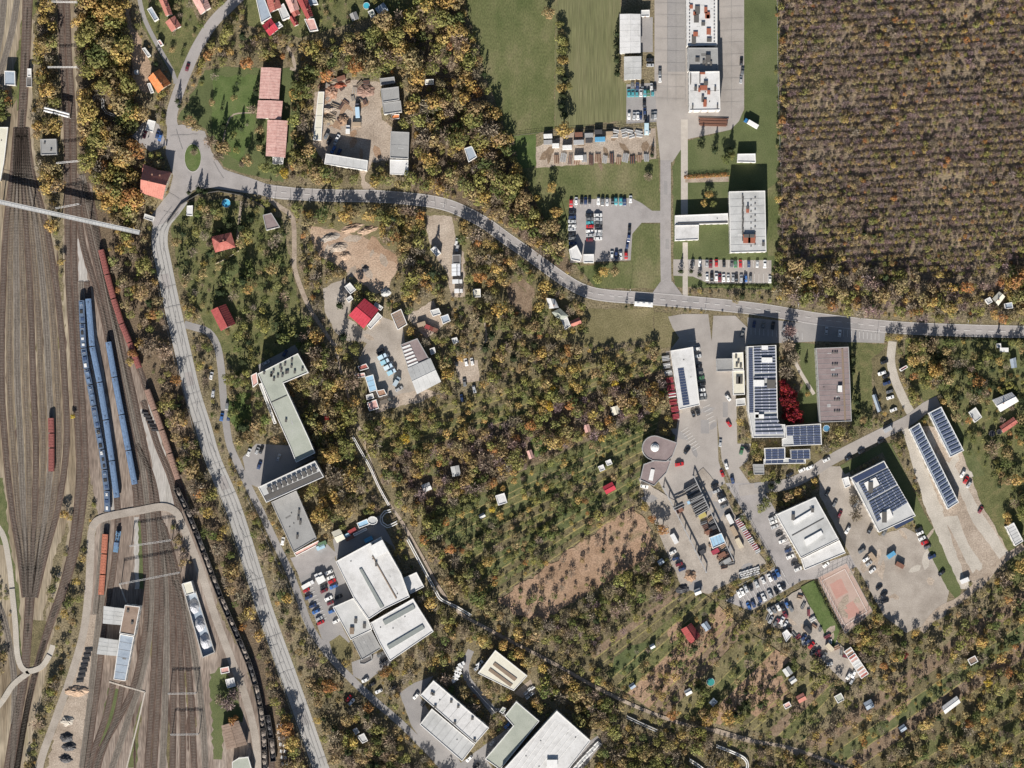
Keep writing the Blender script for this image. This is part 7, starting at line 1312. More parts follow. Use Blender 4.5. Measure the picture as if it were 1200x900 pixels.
for i in range(22):
    q_ = [(902, 722), (926, 738), (946, 756), (970, 776)] if i < 11 else [(936, 700), (952, 728), (972, 750), (992, 768)]; t_ = (i % 11) / 10 * 2.99; p = lerp(q_[int(t_)], q_[int(t_) + 1], t_ % 1)
    stack('%s scrap pile, %s from the north along the %s side of the scrap yard' % (['dark', 'maroon', 'pale', 'rusty'][i % 4], ORD[i % 11], 'west' if i < 11 else 'east'), (p[0] + rnd.uniform(-2, 2), p[1] + rnd.uniform(-2, 2)), (rnd.uniform(2.4, 4.4), rnd.uniform(1.6, 2.6)), rnd.uniform(0, 3), [[cm['dark'], cm['grey']], [cm['crimson'], cm['dark']], [cm['white'], cm['grey']], [cm['rust'], cm['tan']]][i % 4], 4, 'scrap_pile', 'scrap pile', 'scrap piles in the scrap yard', 1, piece='scrap_piece')
# pools and tanks
def pool(label, p, rad, col, name='garden_pool', cat='pool', h=1.1, rim=(.6, .6, .58)):
    r = empty(name, P3(p), label, cat); b = MB(); n = 24
    for k in range(n):
        a, c = 2 * math.pi * k / n, 2 * math.pi * (k + 1) / n; f = lambda t, q: (q * math.cos(t), q * math.sin(t)); b.prism([f(a, rad), f(c, rad), f(c, rad - .14), f(a, rad - .14)], 0, h)
    b.build('rim', plain(name + '_rim_%d' % p[0], rim), r); w_ = MB(); w_.cyl(0, 0, 0, h - .12, rad - .12, 24); w_.build('water', plain(name + '_water_%d' % p[0], col, .12, .5, .05), r); landmark(p, label.split(' in ')[0].split(' at ')[0]); block([(p[0] - 7, p[1] - 7), (p[0] + 7, p[1] - 7), (p[0] + 7, p[1] + 7), (p[0] - 7, p[1] + 7)])
pool('round bright blue pool in the garden below the roundabout', (265.2, 238.3), 2.6, (.10, .42, .62)); pool('round teal pool in the southern gardens', (832.6, 799), 2.4, (.05, .26, .24)); pool('small turquoise pool in the top allotments', (429.5, 7), 2.0, (.06, .35, .45))
pool('small round white tank by the orange gable house', (160.5, 85), 1.5, (.5, .5, .5), 'water_tank', 'tank', 2); pool('blue round tank at the south end of the mauve brown block', (968, 502), 2, (.08, .2, .33), 'water_tank', 'tank', 2.4); pool('black round tank beside the red eastern shed, western one', (1162, 508), 1.8, (.04, .04, .045), 'water_tank', 'tank', 2, (.1, .1, .1)); pool('black round tank beside the red eastern shed, eastern one', (1170.5, 506), 1.5, (.04, .04, .045), 'water_tank', 'tank', 2, (.1, .1, .1))
# fences along the compounds
def fence(label, pts, h=1.9, m='gutter', wall=False, name='fence'):
    r = empty(name, P3(pts[0]), label, 'wall' if wall else 'fence', None if wall else 'wire fences of the compounds'); ox, oy, oz = r.location; b = MB(); pp = MB()
    for p, q in zip(pts, pts[1:]):
        A, D = W(p), W(q); L_ = math.dist(A, D); a = math.atan2(D[1] - A[1], D[0] - A[0]); mx, my = (A[0] + D[0]) / 2 - ox, (A[1] + D[1]) / 2 - oy
        if wall: b.box(mx, my, -.1, L_, .35, h, a)
        else:
            for z in (.25, h * .5, h - .12): b.box(mx, my, z, L_, .05, .07, a)
            n = int(L_ / 3)
            for i in range(n + 1): pp.box(A[0] + (D[0] - A[0]) * i / n - ox, A[1] + (D[1] - A[1]) * i / n - oy, 0, .12, .12, h, a)
    b.build('panel' if wall else 'rail', B[m], r)
    if pp.f: pp.build('post', B[m], r)
fence('thin fence between the mown strip and the brown plantation', [(910.5, -20), (911, 60), (913, 150), (916, 225), (917, 300)])
fence('thin dark fence across the meadow north of the container yard', [(596, 160), (628, 156), (660, 153), (768, 148)], 1.6, 'vent_dark'); fence('fence round the tennis court', [(958, 677), (992, 660), (1022, 716), (990, 742), (958, 677)], 3)
fence('fence along the east lane of the storage yard', [(846, 548), (872, 602), (908, 664), (862, 688)], 2); fence('low white wall along the curved drive below the beige hall', [(553, 804), (566, 819), (580, 834)], 1, 'trim_white', True, 'retaining_wall')
fence('dark retaining wall on the road bend below the thicket', [(196, 262), (212, 240), (232, 228), (256, 224), (284, 229), (306, 240), (322, 256)], 1.6, 'vent_dark', True, 'retaining_wall')
fence('pale garden wall south east of the red hip roofed house', [(253, 309), (266, 303), (280, 294)], 1.4, 'plaster_cream', True, 'garden_wall'); fence('fence west of the long access road', [(288, 580), (318, 645), (344, 700), (372, 764)], 1.8); fence('fence along the wide concrete road', [(178, 300), (190, 360), (204, 420), (226, 500), (262, 596), (300, 710), (330, 800), (364, 900)], 1.6)
# lamp posts along the main road
lm = None
for i, (x, y) in enumerate([(322, 236), (364, 237.5), (400, 239), (446, 239), (520, 246), (584, 278), (634, 313), (686, 350), (738, 343.5), (826, 366), (934, 361), (1028, 391), (1132, 380)]):
    lab = 'slim grey street lamp, %s from the west along the main road' % ORD[i]
    if lm is None:
        lm = empty('street_lamp', P3((x, y)), lab, 'street lamp', 'street lamps along the main road'); b = MB(); b.tube([(0, 0, 0), (0, 0, 7.5)], .1, 6, r1=.06); b.build('pole', B['steel'], lm); b = MB(); b.tube([(0, 0, 7.5), (0, 1.4, 7.9)], .05, 5); b.build('arm', B['steel'], lm); b = MB(); b.box(0, 1.7, 7.85, .25, .7, .12); b.build('lamp_head', B['vent_white'], lm)
    else: o = copy_tree(lm); o.location = P3((x, y)); tag(o, lab)
# ---------------------------------------------------------------- trees and shrubs
LEAF_I = leafmat('leaf_single', False); LEAF_S = leafmat('leaf_mass', True); BARK = plain('bark', (.11, .085, .065), .95, .1, .25)
TCOL = dict(gold=('golden', (.44, .315, .12)), yellow=('bright yellow', (.52, .38, .07)), olive=('olive', (.265, .255, .095)), brown=('brown', (.33, .255, .135)), rust=('rust orange', (.40, .21, .09)), bare=('bare grey', (.33, .27, .205)), mauve=('bare purplish', (.315, .238, .228)), green=('green', (.15, .17, .065)), dark=('dark green', (.052, .066, .034)), crimson=('crimson', (.24, .03, .038)))
def leaf_quads(P_, N_, size, rng):
    n = len(P_); a = rng.normal(size=(n, 3)); u = np.cross(N_, a); u /= np.linalg.norm(u, axis=1)[:, None] + 1e-9; v = np.cross(N_, u); v /= np.linalg.norm(v, axis=1)[:, None] + 1e-9
    s = (size * rng.uniform(.6, 1.35, n))[:, None]; t = s * rng.uniform(.55, .95, n)[:, None]
    return np.stack([P_ - u * s, P_ - v * t, P_ + u * s, P_ + v * t], 1)
def crown(kind, seed, n):
    rng = np.random.default_rng(seed)
    if kind == 'conifer':
        z = rng.uniform(0, 1, n) ** .8; th = rng.uniform(0, 2 * np.pi, n); rr = (1 - z) * (.75 + .25 * np.cos(z * 34)) * rng.uniform(.55, 1.05, n)
        P_ = np.stack([rr * np.cos(th), rr * np.sin(th), .35 + z * 3.0], 1); N_ = np.stack([np.cos(th), np.sin(th), np.full(n, .6)], 1) + rng.normal(size=(n, 3)) * .5
        q = leaf_quads(P_, N_, .15, rng)
    elif kind == 'bare':
        k = n; th = rng.uniform(0, 2 * np.pi, k); ph = rng.uniform(.12, 1.0, k); d = np.stack([np.sin(ph * 1.5) * np.cos(th), np.sin(ph * 1.5) * np.sin(th), np.cos(ph * 1.5) * 1.1], 1)
        r0 = rng.uniform(.25, .8, k)[:, None]; base = np.array([0, 0, .55]) + d * r0; dd = d + rng.normal(size=(k, 3)) * .55; dd /= np.linalg.norm(dd, axis=1)[:, None]; L_ = rng.uniform(.22, .5, k)[:, None]
        tip = base + dd * L_; rad = np.linalg.norm(tip[:, :2], axis=1); tip[:, :2] *= np.minimum(1, 1.02 / np.maximum(rad, 1e-6))[:, None]
        sd = np.cross(dd, rng.normal(size=(k, 3))); sd /= np.linalg.norm(sd, axis=1)[:, None]; wd = rng.uniform(.018, .05, k)[:, None]
        q = np.stack([base - sd * wd, base + (tip - base) * .5 - sd * wd * 1.6, tip, base + (tip - base) * .5 + sd * wd * 1.6], 1)
    else:
        m = rng.integers(6, 11); lob = np.zeros((m, 4)); lob[0] = (0, 0, 1.15, .62)
        for i in range(1, m):
            a = 2 * np.pi * i / (m - 1) + rng.uniform(-.4, .4); d = rng.uniform(.38, .64); s = rng.uniform(.26, .46); d = min(d, 1.02 - s); lob[i] = (d * np.cos(a), d * np.sin(a), rng.uniform(.75, 1.45), s)
        w_ = lob[:, 3] ** 2; pick_ = rng.choice(m, n, p=w_ / w_.sum()); dr = rng.normal(size=(n, 3)); dr[:, 2] += .35; dr /= np.linalg.norm(dr, axis=1)[:, None]
        rad = rng.uniform(.72, 1.06, n)[:, None]; P_ = lob[pick_, :3] + dr * lob[pick_, 3][:, None] * rad * np.array([1, 1, .85]); q = leaf_quads(P_, dr + rng.normal(size=(n, 3)) * .26, .095 if n > 330 else .125, rng)
    tone = rng.uniform(.78, 1.2, len(q)); return q.astype(np.float32), tone.astype(np.float32)
def crown_mesh(name, kind, seed, n):
    q, tone = crown(kind, seed, n); me = bpy.data.meshes.new(name); me.from_pydata(q.reshape(-1, 3).tolist(), [], np.arange(len(q) * 4).reshape(-1, 4).tolist())
    a = me.attributes.new('tone', 'FLOAT', 'POINT'); a.data.foreach_set('value', np.repeat(tone, 4)); me.materials.append(LEAF_I); return me
def trunk_mesh(name, kind, seed):
    r = random.Random(seed); b = MB(); top = 2.4 if kind == 'conifer' else 1.15; b.tube([(0, 0, -.05), (r.uniform(-.04, .04), r.uniform(-.04, .04), top * .5), (r.uniform(-.08, .08), 0, top)], .085, 6, r1=.03)
    for i in range(0 if kind == 'conifer' else 5):
        a = 2 * math.pi * i / 5 + r.uniform(-.4, .4); z = r.uniform(.45, .8); b.tube([(0, 0, z), (.3 * math.cos(a), .3 * math.sin(a), z + .28), (.62 * math.cos(a), .62 * math.sin(a), z + r.uniform(.4, .7))], .04, 4, r1=.012, cap=False)
    return b.mesh(name, BARK)
KINDS_ = {'leafy': ('leafy', 420), 'bare': ('bare', 300), 'conifer': ('conifer', 330)}
CM = {k: [crown_mesh('%s_crown' % k, v[0], 100 + i * 7, v[1]) for i in range(7)] for k, v in KINDS_.items()}
TM = {k: [trunk_mesh('%s_trunk' % k, k, 50 + i) for i in range(3)] for k in KINDS_}
LOWQ = {'leafy': [crown('leafy', 300 + i, 175) for i in range(8)], 'bare': [crown('bare', 400 + i, 150) for i in range(8)], 'conifer': [crown('conifer', 500 + i, 130) for i in range(4)]}
def kind_of(c): return 'bare' if c in ('bare', 'mauve') else ('conifer' if c == 'dark' else 'leafy')
TREES = []     # every tree of the place: (px, py, r_px, colour key, wood, must)
def add(p, r, c, wood, must=False): TREES.append((p[0], p[1], r, c, wood, must))
def scatter(wood, poly, spacing, rr_, pal, seed=0, fillr=1.0, usemask=True, lo=.75):
    if spacing <= 10: spacing *= .80; rr_ = (rr_[0] * 1.1, rr_[1] * 1.24)
    elif spacing < 14: spacing *= .85; rr_ = (rr_[0], rr_[1] * 1.12)
    rng = random.Random(len(wood) * 13 + seed); pr = fill(poly)
    if pr is None: return
    ys, xs, ins = pr; keys = [k for k in pal]; wts = [pal[k] for k in keys]; grid = {}; g = spacing
    x0, x1, y0, y1 = xs.start - MG, xs.stop - MG, ys.start - MG, ys.stop - MG; area = ins.sum(); n = int(area / spacing ** 2 * 5 * fillr); tries = 0
    for _ in range(n):
        x, y = rng.uniform(x0, x1), rng.uniform(y0, y1); iy, ix = int(y - y0), int(x - x0)
        if not (0 <= iy < ins.shape[0] and 0 <= ix < ins.shape[1]) or not ins[iy, ix]: continue
        r = rng.choice([rng.uniform(*rr_)] * 7 + [rr_[0] * .7, rr_[0] * .8, rr_[1] * rng.uniform(1, 1.35)])
        if usemask:
            bad = False
            for dx, dy in ((0, 0), (.75, 0), (-.75, 0), (0, .75), (0, -.75)):
                mx, my = int(x + dx * r + MG), int(y + dy * r + MG)
                if 0 <= my < MASK.shape[0] and 0 <= mx < MASK.shape[1] and MASK[my, mx]: bad = True; break
            if bad: continue
        cx, cy = int(x // g), int(y // g); ok = True; need = spacing * lo * rng.uniform(.75, 1.2)
        for i in (-1, 0, 1):
            for j in (-1, 0, 1):
                for (a, b_) in grid.get((cx + i, cy + j), ()):
                    if (a - x) ** 2 + (b_ - y) ** 2 < need * need: ok = False; break
        if not ok: continue
        grid.setdefault((cx, cy), []).append((x, y)); add((x, y), r, rng.choices(keys, wts)[0], wood)
# single trees one can point out
for x, y, r, c in [(660, 152, 12.5, 'gold'), (652, 248, 9, 'gold'), (648, 262, 9, 'brown'), (646, 219, 7.5, 'gold'), (534, 200, 6, 'yellow'), (660, 71, 8, 'gold'), (661, 50, 7, 'olive'), (658, 38, 6, 'brown'), (655, 60, 5, 'olive'), (643, 15, 9, 'brown'), (657, 82, 7, 'olive'), (662, 92, 6, 'dark'), (660, 112, 7, 'dark'), (658, 124, 7, 'dark'), (661, 134, 6, 'dark'), (657, 47, 8, 'olive'), (660, 60, 7, 'olive'), (723, 40, 5, 'dark'), (722, 54, 5, 'dark'), (723, 70, 6, 'dark'), (724, 86, 6, 'dark'), (656, 28, 6, 'olive'), (659, 103, 8, 'gold'), (666, 101, 6, 'olive'),
                   (50, 23, 8, 'gold'), (47, 57, 11, 'gold'), (290, 74, 10, 'rust'), (268, 36, 11, 'olive'), (262, 46, 8, 'olive'), (284, 42, 7, 'dark'), (831, 228, 6, 'gold'), (825, 238, 5, 'gold'), (836, 239, 5, 'olive'),
                   (921, 455, 8, 'crimson'), (917, 448, 6, 'crimson'), (925, 462, 8, 'crimson'), (920, 470, 8, 'crimson'), (929, 473, 8, 'crimson'), (924, 482, 8, 'crimson'), (934, 484, 8, 'crimson'), (928, 490, 8, 'crimson'), (937, 492, 6, 'crimson'), (918, 460, 6, 'crimson'), (932, 463, 5, 'crimson'), (920, 489, 5, 'crimson'),
                   (777, 621, 8, 'rust'), (770, 618, 7, 'brown'), (764, 608, 6, 'rust'), (384, 489, 5, 'crimson'), (386, 804, 11, 'rust'), (448, 24, 14, 'brown'), (440, 34, 11, 'olive'), (457, 34, 9, 'gold'), (932, 310, 13, 'brown'), (945, 318, 10, 'olive'), (938, 328, 9, 'gold'), (926, 322, 8, 'brown'), (333, 203, 7, 'yellow'), (332, 200, 6, 'gold'), (352, 192, 11, 'brown'),
                   (358, 88, 10, 'olive'), (378, 88, 4, 'yellow'), (120, 210, 8, 'gold'), (130, 208, 4, 'yellow'), (133, 217, 5, 'gold'), (146, 238, 9, 'gold'), (58, 265, 9, 'gold'), (62, 238, 5, 'gold'), (56, 223, 5, 'gold'), (54, 196, 10, 'brown'), (85, 488, 4, 'yellow'), (155, 414, 7, 'rust'), (152, 424, 6, 'gold'), (213, 486, 5, 'gold'), (82, 607, 4, 'gold'), (76, 603, 7, 'gold'),
                   (268, 490, 0, 'dark'), (286, 500, 11, 'dark'), (292, 512, 9, 'brown'), (280, 516, 9, 'brown'), (272, 484, 8, 'green'), (268, 444, 9, 'olive'), (278, 448, 8, 'green'), (286, 448, 7, 'olive'), (528, 620, 0, 'gold'), (540, 602, 6, 'gold'), (576, 597, 5, 'yellow'), (586, 603, 5, 'gold'), (644, 476, 7, 'yellow'), (638, 472, 6, 'gold'), (622, 498, 8, 'rust'), (672, 470, 6, 'rust'), (775, 462, 5, 'yellow'), (573, 658, 9, 'gold'), (528, 644, 8, 'rust'),
                   (798, 318, 4.5, 'dark'), (810, 318, 4, 'dark'), (820, 322, 4, 'dark'), (871, 318, 0, 'dark'), (917, 47, 5.5, 'rust'), (937, 84, 4.5, 'gold'), (917, 141, 6, 'rust'), (1131, 36, 4.5, 'gold'), (1162, 26, 4, 'yellow'), (1111, 187, 5, 'rust'), (1047, 193, 5, 'gold'), (1024, 79, 3.5, 'gold'), (1048, 124, 5, 'gold'), (1010, 210, 4, 'gold'), (1013, 274, 5, 'dark'), (1024, 276, 4, 'dark'), (1062, 70, 5, 'green'), (1076, 66, 5, 'dark'), (1106, 30, 4, 'green'), (1012, 212, 4, 'rust'), (1048, 232, 5, 'rust'), (1135, 336, 9, 'rust'), (1092, 355, 8, 'gold'), (936, 206, 5, 'gold'),
                   (852, 841, 11, 'gold'), (838, 834, 8, 'gold'), (788, 838, 8, 'rust'), (868, 842, 8, 'olive'), (775, 815, 7, 'gold'), (828, 846, 8, 'gold'), (826, 810, 9, 'green'), (818, 806, 8, 'dark'), (862, 838, 7, 'dark'), (874, 826, 8, 'dark'), (1180, 604, 6, 'gold'), (1182, 612, 6, 'gold'), (1150, 752, 9, 'gold'), (1180, 878, 9, 'gold'), (1160, 790, 7, 'gold'), (1158, 800, 6, 'yellow'), (1060, 768, 6, 'crimson'), (1036, 780, 6, 'rust'), (1136, 848, 7, 'rust'), (608, 766, 9, 'gold'), (616, 776, 8, 'gold'), (590, 756, 8, 'gold'), (272, 845, 7, 'rust'), (276, 842, 5, 'rust'), (452, 788, 8, 'rust'), (430, 830, 8, 'rust'), (416, 842, 6, 'gold'), (946, 462, 4, 'gold'),
                   (266, 825, 10, 'mauve'), (274, 815, 9, 'mauve'), (258, 820, 8, 'bare'), (1003, 604, 9, 'bare'), (1001, 586, 7, 'bare'), (898, 588, 8, 'green'), (892, 596, 7, 'olive'), (906, 580, 6, 'olive'), (904, 570, 6, 'dark'), (912, 564, 6, 'dark'), (922, 436, 10, 'bare'), (930, 420, 9, 'bare'), (924, 404, 9, 'bare'), (926, 388, 9, 'mauve'), (938, 386, 0, 'dark'), (945, 424, 3.5, 'dark'), (1004, 470, 7, 'dark'), (1006, 486, 6, 'dark'), (1000, 420, 6, 'dark'), (1000, 436, 5, 'dark'), (1012, 492, 6, 'brown'), (1018, 498, 6, 'green'), (244, 205, 0, 'dark'), (221, 226, 4, 'dark'), (233, 222, 6, 'dark'), (240, 225, 5, 'dark'), (227, 178, 5, 'bare'), (208, 118, 5, 'dark'), (210, 124, 4, 'dark'), (222, 142, 9, 'brown'), (230, 148, 8, 'brown'), (246, 166, 9, 'bare'), (262, 172, 11, 'brown'), (256, 182, 8, 'bare'), (282, 150, 6, 'dark'), (262, 148, 6, 'dark'), (300, 108, 6, 'dark'), (302, 166, 7, 'dark'), (304, 152, 7, 'brown'), (296, 128, 6, 'bare'), (290, 188, 8, 'brown'), (322, 198, 9, 'green'), (310, 196, 8, 'olive'), (342, 150, 0, 'dark'), (850, 187, 7, 'green'), (858, 182, 6, 'olive'), (822, 170, 6, 'dark'), (838, 176, 6, 'dark'), (856, 176, 6, 'dark'), (760, 207, 6, 'bare'), (764, 182, 4, 'dark'), (708, 318, 8, 'gold'), (700, 326, 8, 'olive'), (720, 318, 8, 'brown'), (912, 300, 7, 'olive'), (910, 334, 6, 'green'), (870, 347, 6, 'dark'), (862, 352, 5, 'brown'), (268, 262, 9, 'dark'), (282, 266, 9, 'dark'), (290, 274, 8, 'olive'), (266, 284, 0, 'dark'), (258, 342, 9, 'dark'), (284, 328, 9, 'dark'), (402, 395, 7, 'dark'), (416, 408, 9, 'olive'), (398, 358, 7, 'dark'), (326, 392, 7, 'dark'), (564, 374, 7, 'dark'), (568, 408, 9, 'dark'), (576, 394, 8, 'dark'), (602, 420, 7, 'dark'), (626, 404, 7, 'dark')]:
    if r: add((x, y), r, c, 'single', True)
DK = dict(olive=3, gold=1.6, brown=2.6, bare=2.5, green=1.6, dark=.35, rust=.35)
scatter('thin wood between the two northern track groups', [(38, -30), (64, -30), (66, 120), (70, 210), (60, 235), (70, 300), (80, 420), (84, 470), (78, 400), (66, 300), (46, 215), (38, 150)], 8.5, (4.5, 8.5), dict(brown=3, gold=2.5, olive=1.6, bare=2, rust=.35))
scatter('broad wood west of the orange gable house', [(90, -40), (144, -40), (148, 40), (158, 100), (170, 138), (160, 165), (160, 195), (168, 250), (150, 264), (112, 232), (104, 212), (92, 188)], 9, (5, 10), dict(olive=3.4, gold=3, brown=2, bare=.7, green=.6, rust=.25))
scatter('narrow wood between the railway and the wide concrete road', [(106, 244), (166, 266), (178, 300), (190, 360), (204, 420), (216, 466), (234, 520), (250, 576), (272, 644), (296, 712), (330, 800), (362, 900), (384, 970), (330, 970), (318, 860), (296, 780), (280, 738), (262, 690), (240, 636), (216, 572), (196, 520), (176, 462), (160, 412), (138, 352), (120, 290)], 8, (4, 7.6), dict(bare=4, olive=2.2, brown=2.6, gold=.8, green=.7, dark=.25, rust=.3))
scatter('verge bushes between the concrete road and the access road', [(226, 400), (240, 392), (248, 430), (258, 500), (280, 560), (300, 606), (336, 676), (352, 716), (366, 756), (400, 806), (440, 848), (470, 880), (480, 960), (408, 960), (384, 890), (350, 800), (318, 712), (284, 606), (258, 540), (240, 480)], 8.5, (3.5, 7), dict(bare=4, brown=3, olive=2, gold=.5, green=.7, dark=.3))
scatter('gardens between the concrete road and the dirt path', [(208, 250), (240, 234), (276, 236), (310, 246), (336, 268), (342, 320), (352, 362), (366, 390), (352, 410), (312, 424), (298, 440), (286, 430), (268, 400), (254, 384), (236, 366), (214, 340), (204, 290)], 12.5, (3.5, 7), dict(olive=3, green=2.2, bare=2, dark=2, brown=1.4, gold=.5))
scatter('wood around the dirt yard north of the main road', [(346, 84), (352, 52), (440, 36), (480, 10), (508, -40), (536, -40), (544, 30), (560, 96), (592, 166), (634, 254), (668, 306), (664, 330), (636, 302), (600, 272), (560, 246), (520, 230), (480, 224), (440, 222), (346, 220), (330, 206), (342, 190)], 10, (4.5, 9), dict(olive=3, gold=1.9, brown=2.6, bare=2, green=1, rust=.25))
scatter('wood between the main road and the middle works yard', [(350, 242), (400, 240), (480, 242), (516, 250), (544, 256), (600, 296), (640, 332), (684, 360), (690, 388), (630, 398), (596, 380), (560, 386), (548, 352), (548, 300), (520, 262), (498, 254), (500, 300), (522, 350), (510, 356), (474, 352), (470, 300), (430, 272), (392, 266), (360, 262)], 8.5, (3.5, 7), dict(brown=3, olive=2.6, gold=1.6, bare=2, rust=.35, green=.8, dark=.25))
WB = dict(olive=3, gold=1.8, brown=2.6, bare=2.2, green=1, dark=.3, rust=.2)
scatter('wooded bank along the dirt path past the school', [(350, 336), (372, 352), (390, 400), (424, 470), (440, 510), (440, 560), (420, 600), (378, 622), (372, 600), (384, 545), (362, 500), (340, 452), (362, 438), (350, 414), (366, 396)], 9, (4.5, 8.5), WB)
scatter('wooded strip between the white factory and the strip gardens', [(440, 520), (500, 604), (576, 706), (610, 740), (640, 770), (650, 816), (600, 806), (560, 756), (530, 745), (500, 700), (486, 656), (466, 618), (446, 594), (430, 560)], 9, (4.5, 8), WB)
scatter('thorn thicket below the long strips', [(446, 536), (540, 508), (640, 478), (776, 440), (782, 474), (640, 540), (560, 580), (500, 606)], 8, (3.5, 6.6), dict(mauve=2.4, bare=1.6, brown=3, olive=2.6, gold=1.2, green=.6, rust=.4))
scatter('hedges of the long strip gardens', [(440, 496), (560, 460), (772, 398), (778, 430), (640, 476), (520, 512), (452, 536)], 8.4, (2.6, 5.6), dict(olive=3.2, gold=2, brown=2, green=1.6, bare=1, yellow=.3))
scatter('bushes of the rising strip gardens', [(504, 606), (560, 582), (770, 482), (748, 588), (580, 704)], 9.8, (1.8, 4.8), dict(olive=3, green=2.4, brown=2, gold=1.2, bare=1.4, dark=.6, rust=.4))
scatter('low trees on the bare red soil', [(590, 704), (736, 600), (758, 616), (772, 646), (700, 692), (640, 726)], 13, (2.6, 5), dict(bare=3.4, olive=2, green=1.2, dark=.7, brown=1))
scatter('bushes south of the bare red soil', [(600, 726), (640, 728), (700, 694), (772, 648), (800, 686), (690, 772), (640, 760)], 8, (3, 6), dict(bare=3.4, olive=2.4, brown=2, green=1.2, mauve=1.4, dark=.3))
scatter('slope wood above the big bottom hall', [(600, 740), (650, 770), (700, 796), (780, 844), (840, 856), (900, 872), (980, 900), (980, 960), (690, 960), (704, 868), (660, 830), (632, 812), (636, 786)], 7.5, (3, 6.4), dict(olive=3.4, brown=3, gold=1, bare=2.2, green=1))
scatter('trees of the southern gardens', [(724, 806), (834, 704), (866, 732), (960, 794), (1000, 800), (942, 872), (880, 856), (780, 838)], 11.5, (2.2, 5.6), dict(olive=3, green=2, bare=2, brown=2, dark=1.2, gold=.6))
scatter('patch of saplings by the vegetable patch', [(695, 764), (806, 688), (832, 704), (722, 802)], 12, (1.8, 3.4), dict(green=3, olive=2, bare=2))
scatter('tree belt at the storage yard south end', [(800, 694), (850, 706), (880, 722), (930, 756), (990, 804), (960, 794), (866, 732), (834, 704)], 8.5, (4, 7), dict(olive=3, green=1.6, brown=2, gold=1, dark=.6))
scatter('wood of the eastern strip gardens', [(946, 872), (1000, 812), (1040, 770), (1066, 738), (1110, 712), (1190, 660), (1260, 640), (1260, 960), (1000, 960)], 12, (3, 7), dict(olive=3, brown=2.8, gold=2.2, bare=2.6, rust=.4, green=1, dark=.4))
scatter('trees of the far eastern gardens', [(1066, 400), (1250, 400), (1250, 640), (1204, 640), (1196, 600), (1160, 556), (1130, 500), (1088, 460)], 11, (3, 6.5), dict(olive=3, green=2.2, brown=2, bare=2, gold=1, dark=.8, rust=.4))
scatter('bushes on the eastern grass slope', [(1110, 490), (1130, 500), (1190, 600), (1196, 644), (1160, 600)], 20, (2, 4), dict(green=2, olive=2, dark=1, gold=.6))
scatter('bushes south of the low solar wing', [(962, 504), (1012, 504), (1018, 516), (968, 538), (880, 548), (880, 520)], 8, (3, 6), dict(olive=2.4, bare=2.4, brown=2, green=1, dark=.5))
scatter('shrubs by the dark solar hall bank', [(1060, 396), (1090, 400), (1120, 440), (1092, 464), (1070, 440)], 8, (3, 5.5), dict(brown=2.4, olive=2.4, gold=1.4, rust=.25))
scatter('bushes beside the western tracks', [(62, 280), (78, 300), (88, 420), (94, 520), (106, 560), (112, 600), (100, 660), (96, 730), (60, 840), (36, 940), (22, 940), (40, 850), (62, 780), (60, 690), (84, 610), (86, 540), (80, 470), (72, 400)], 8.5, (3, 6.5), dict(olive=3, brown=2.4, gold=2, bare=1.4, green=1))
scatter('bushes west of the fan of tracks', [(-40, 660), (12, 690), (16, 760), (-10, 800), (-40, 800)], 10, (3, 6), dict(olive=3, green=2, brown=2)); scatter('trees at the western edge by the hut', [(-40, 100), (8, 106), (10, 130), (0, 146), (-40, 146)], 9, (4, 6), dict(green=3, olive=2, rust=1))
scatter('verge south of the plantation', [(906, 312), (960, 312), (1040, 318), (1130, 336), (1180, 316), (1250, 300), (1250, 384), (1160, 382), (1060, 374), (960, 360), (906, 346)], 8.6, (3.6, 7), dict(brown=3, bare=2.6, mauve=2, olive=2.4, gold=1.2, rust=.6, dark=.3))
scatter('trees of the top row gardens', [(160, -30), (232, -30), (236, 34), (212, 80), (196, 70), (170, 20)], 13, (2.5, 5), dict(green=2, olive=3, bare=2, dark=1, brown=2)); scatter('trees of the top allotments', [(366, -30), (520, -30), (470, 10), (400, 30), (372, 30)], 12, (2.5, 5), dict(green=2, olive=3, bare=2, dark=1, brown=2, rust=.25))
scatter('school garden trees', [(262, 428), (296, 440), (318, 500), (330, 530), (300, 520), (276, 530), (268, 470)], 11, (4, 7), dict(green=2, olive=2, brown=2, dark=1)); scatter('trees of the lawn by the pink pavilions', [(206, 140), (250, 70), (345, 84), (344, 210), (290, 205), (250, 170)], 22, (3, 6), dict(brown=2, bare=2, dark=1.6, olive=1))
scatter('tree line at the meadow edge', [(536, -40), (552, -40), (556, 40), (576, 100), (606, 184), (640, 250), (680, 310), (672, 326), (640, 280), (600, 200), (566, 110), (544, 30)], 7.5, (3, 6), dict(olive=3, brown=2, gold=2, bare=2, dark=.8))
scatter('shrubs along the bottom access road', [(414, 770), (460, 778), (508, 742), (544, 750), (540, 770), (500, 796), (486, 800), (460, 822), (430, 806)], 9.5, (3, 6), dict(brown=2, olive=2, gold=1, bare=2, green=1)); scatter('trees of the bottom cottage garden', [(400, 826), (424, 830), (470, 876), (520, 930), (440, 930), (410, 870)], 8.5, (3.4, 6.5), dict(olive=2, brown=2, bare=2, dark=1, green=1))
scatter('trees behind the white factory', [(470, 650), (490, 662), (520, 700), (548, 726), (530, 745), (508, 735), (490, 695)], 9, (3, 5.5), dict(olive=2, brown=2, bare=2, green=1)); scatter('bushes on the depot verge', [(195, 614), (208, 620), (225, 660), (214, 676), (204, 660)], 8, (3, 6), dict(brown=2, olive=2, bare=2))
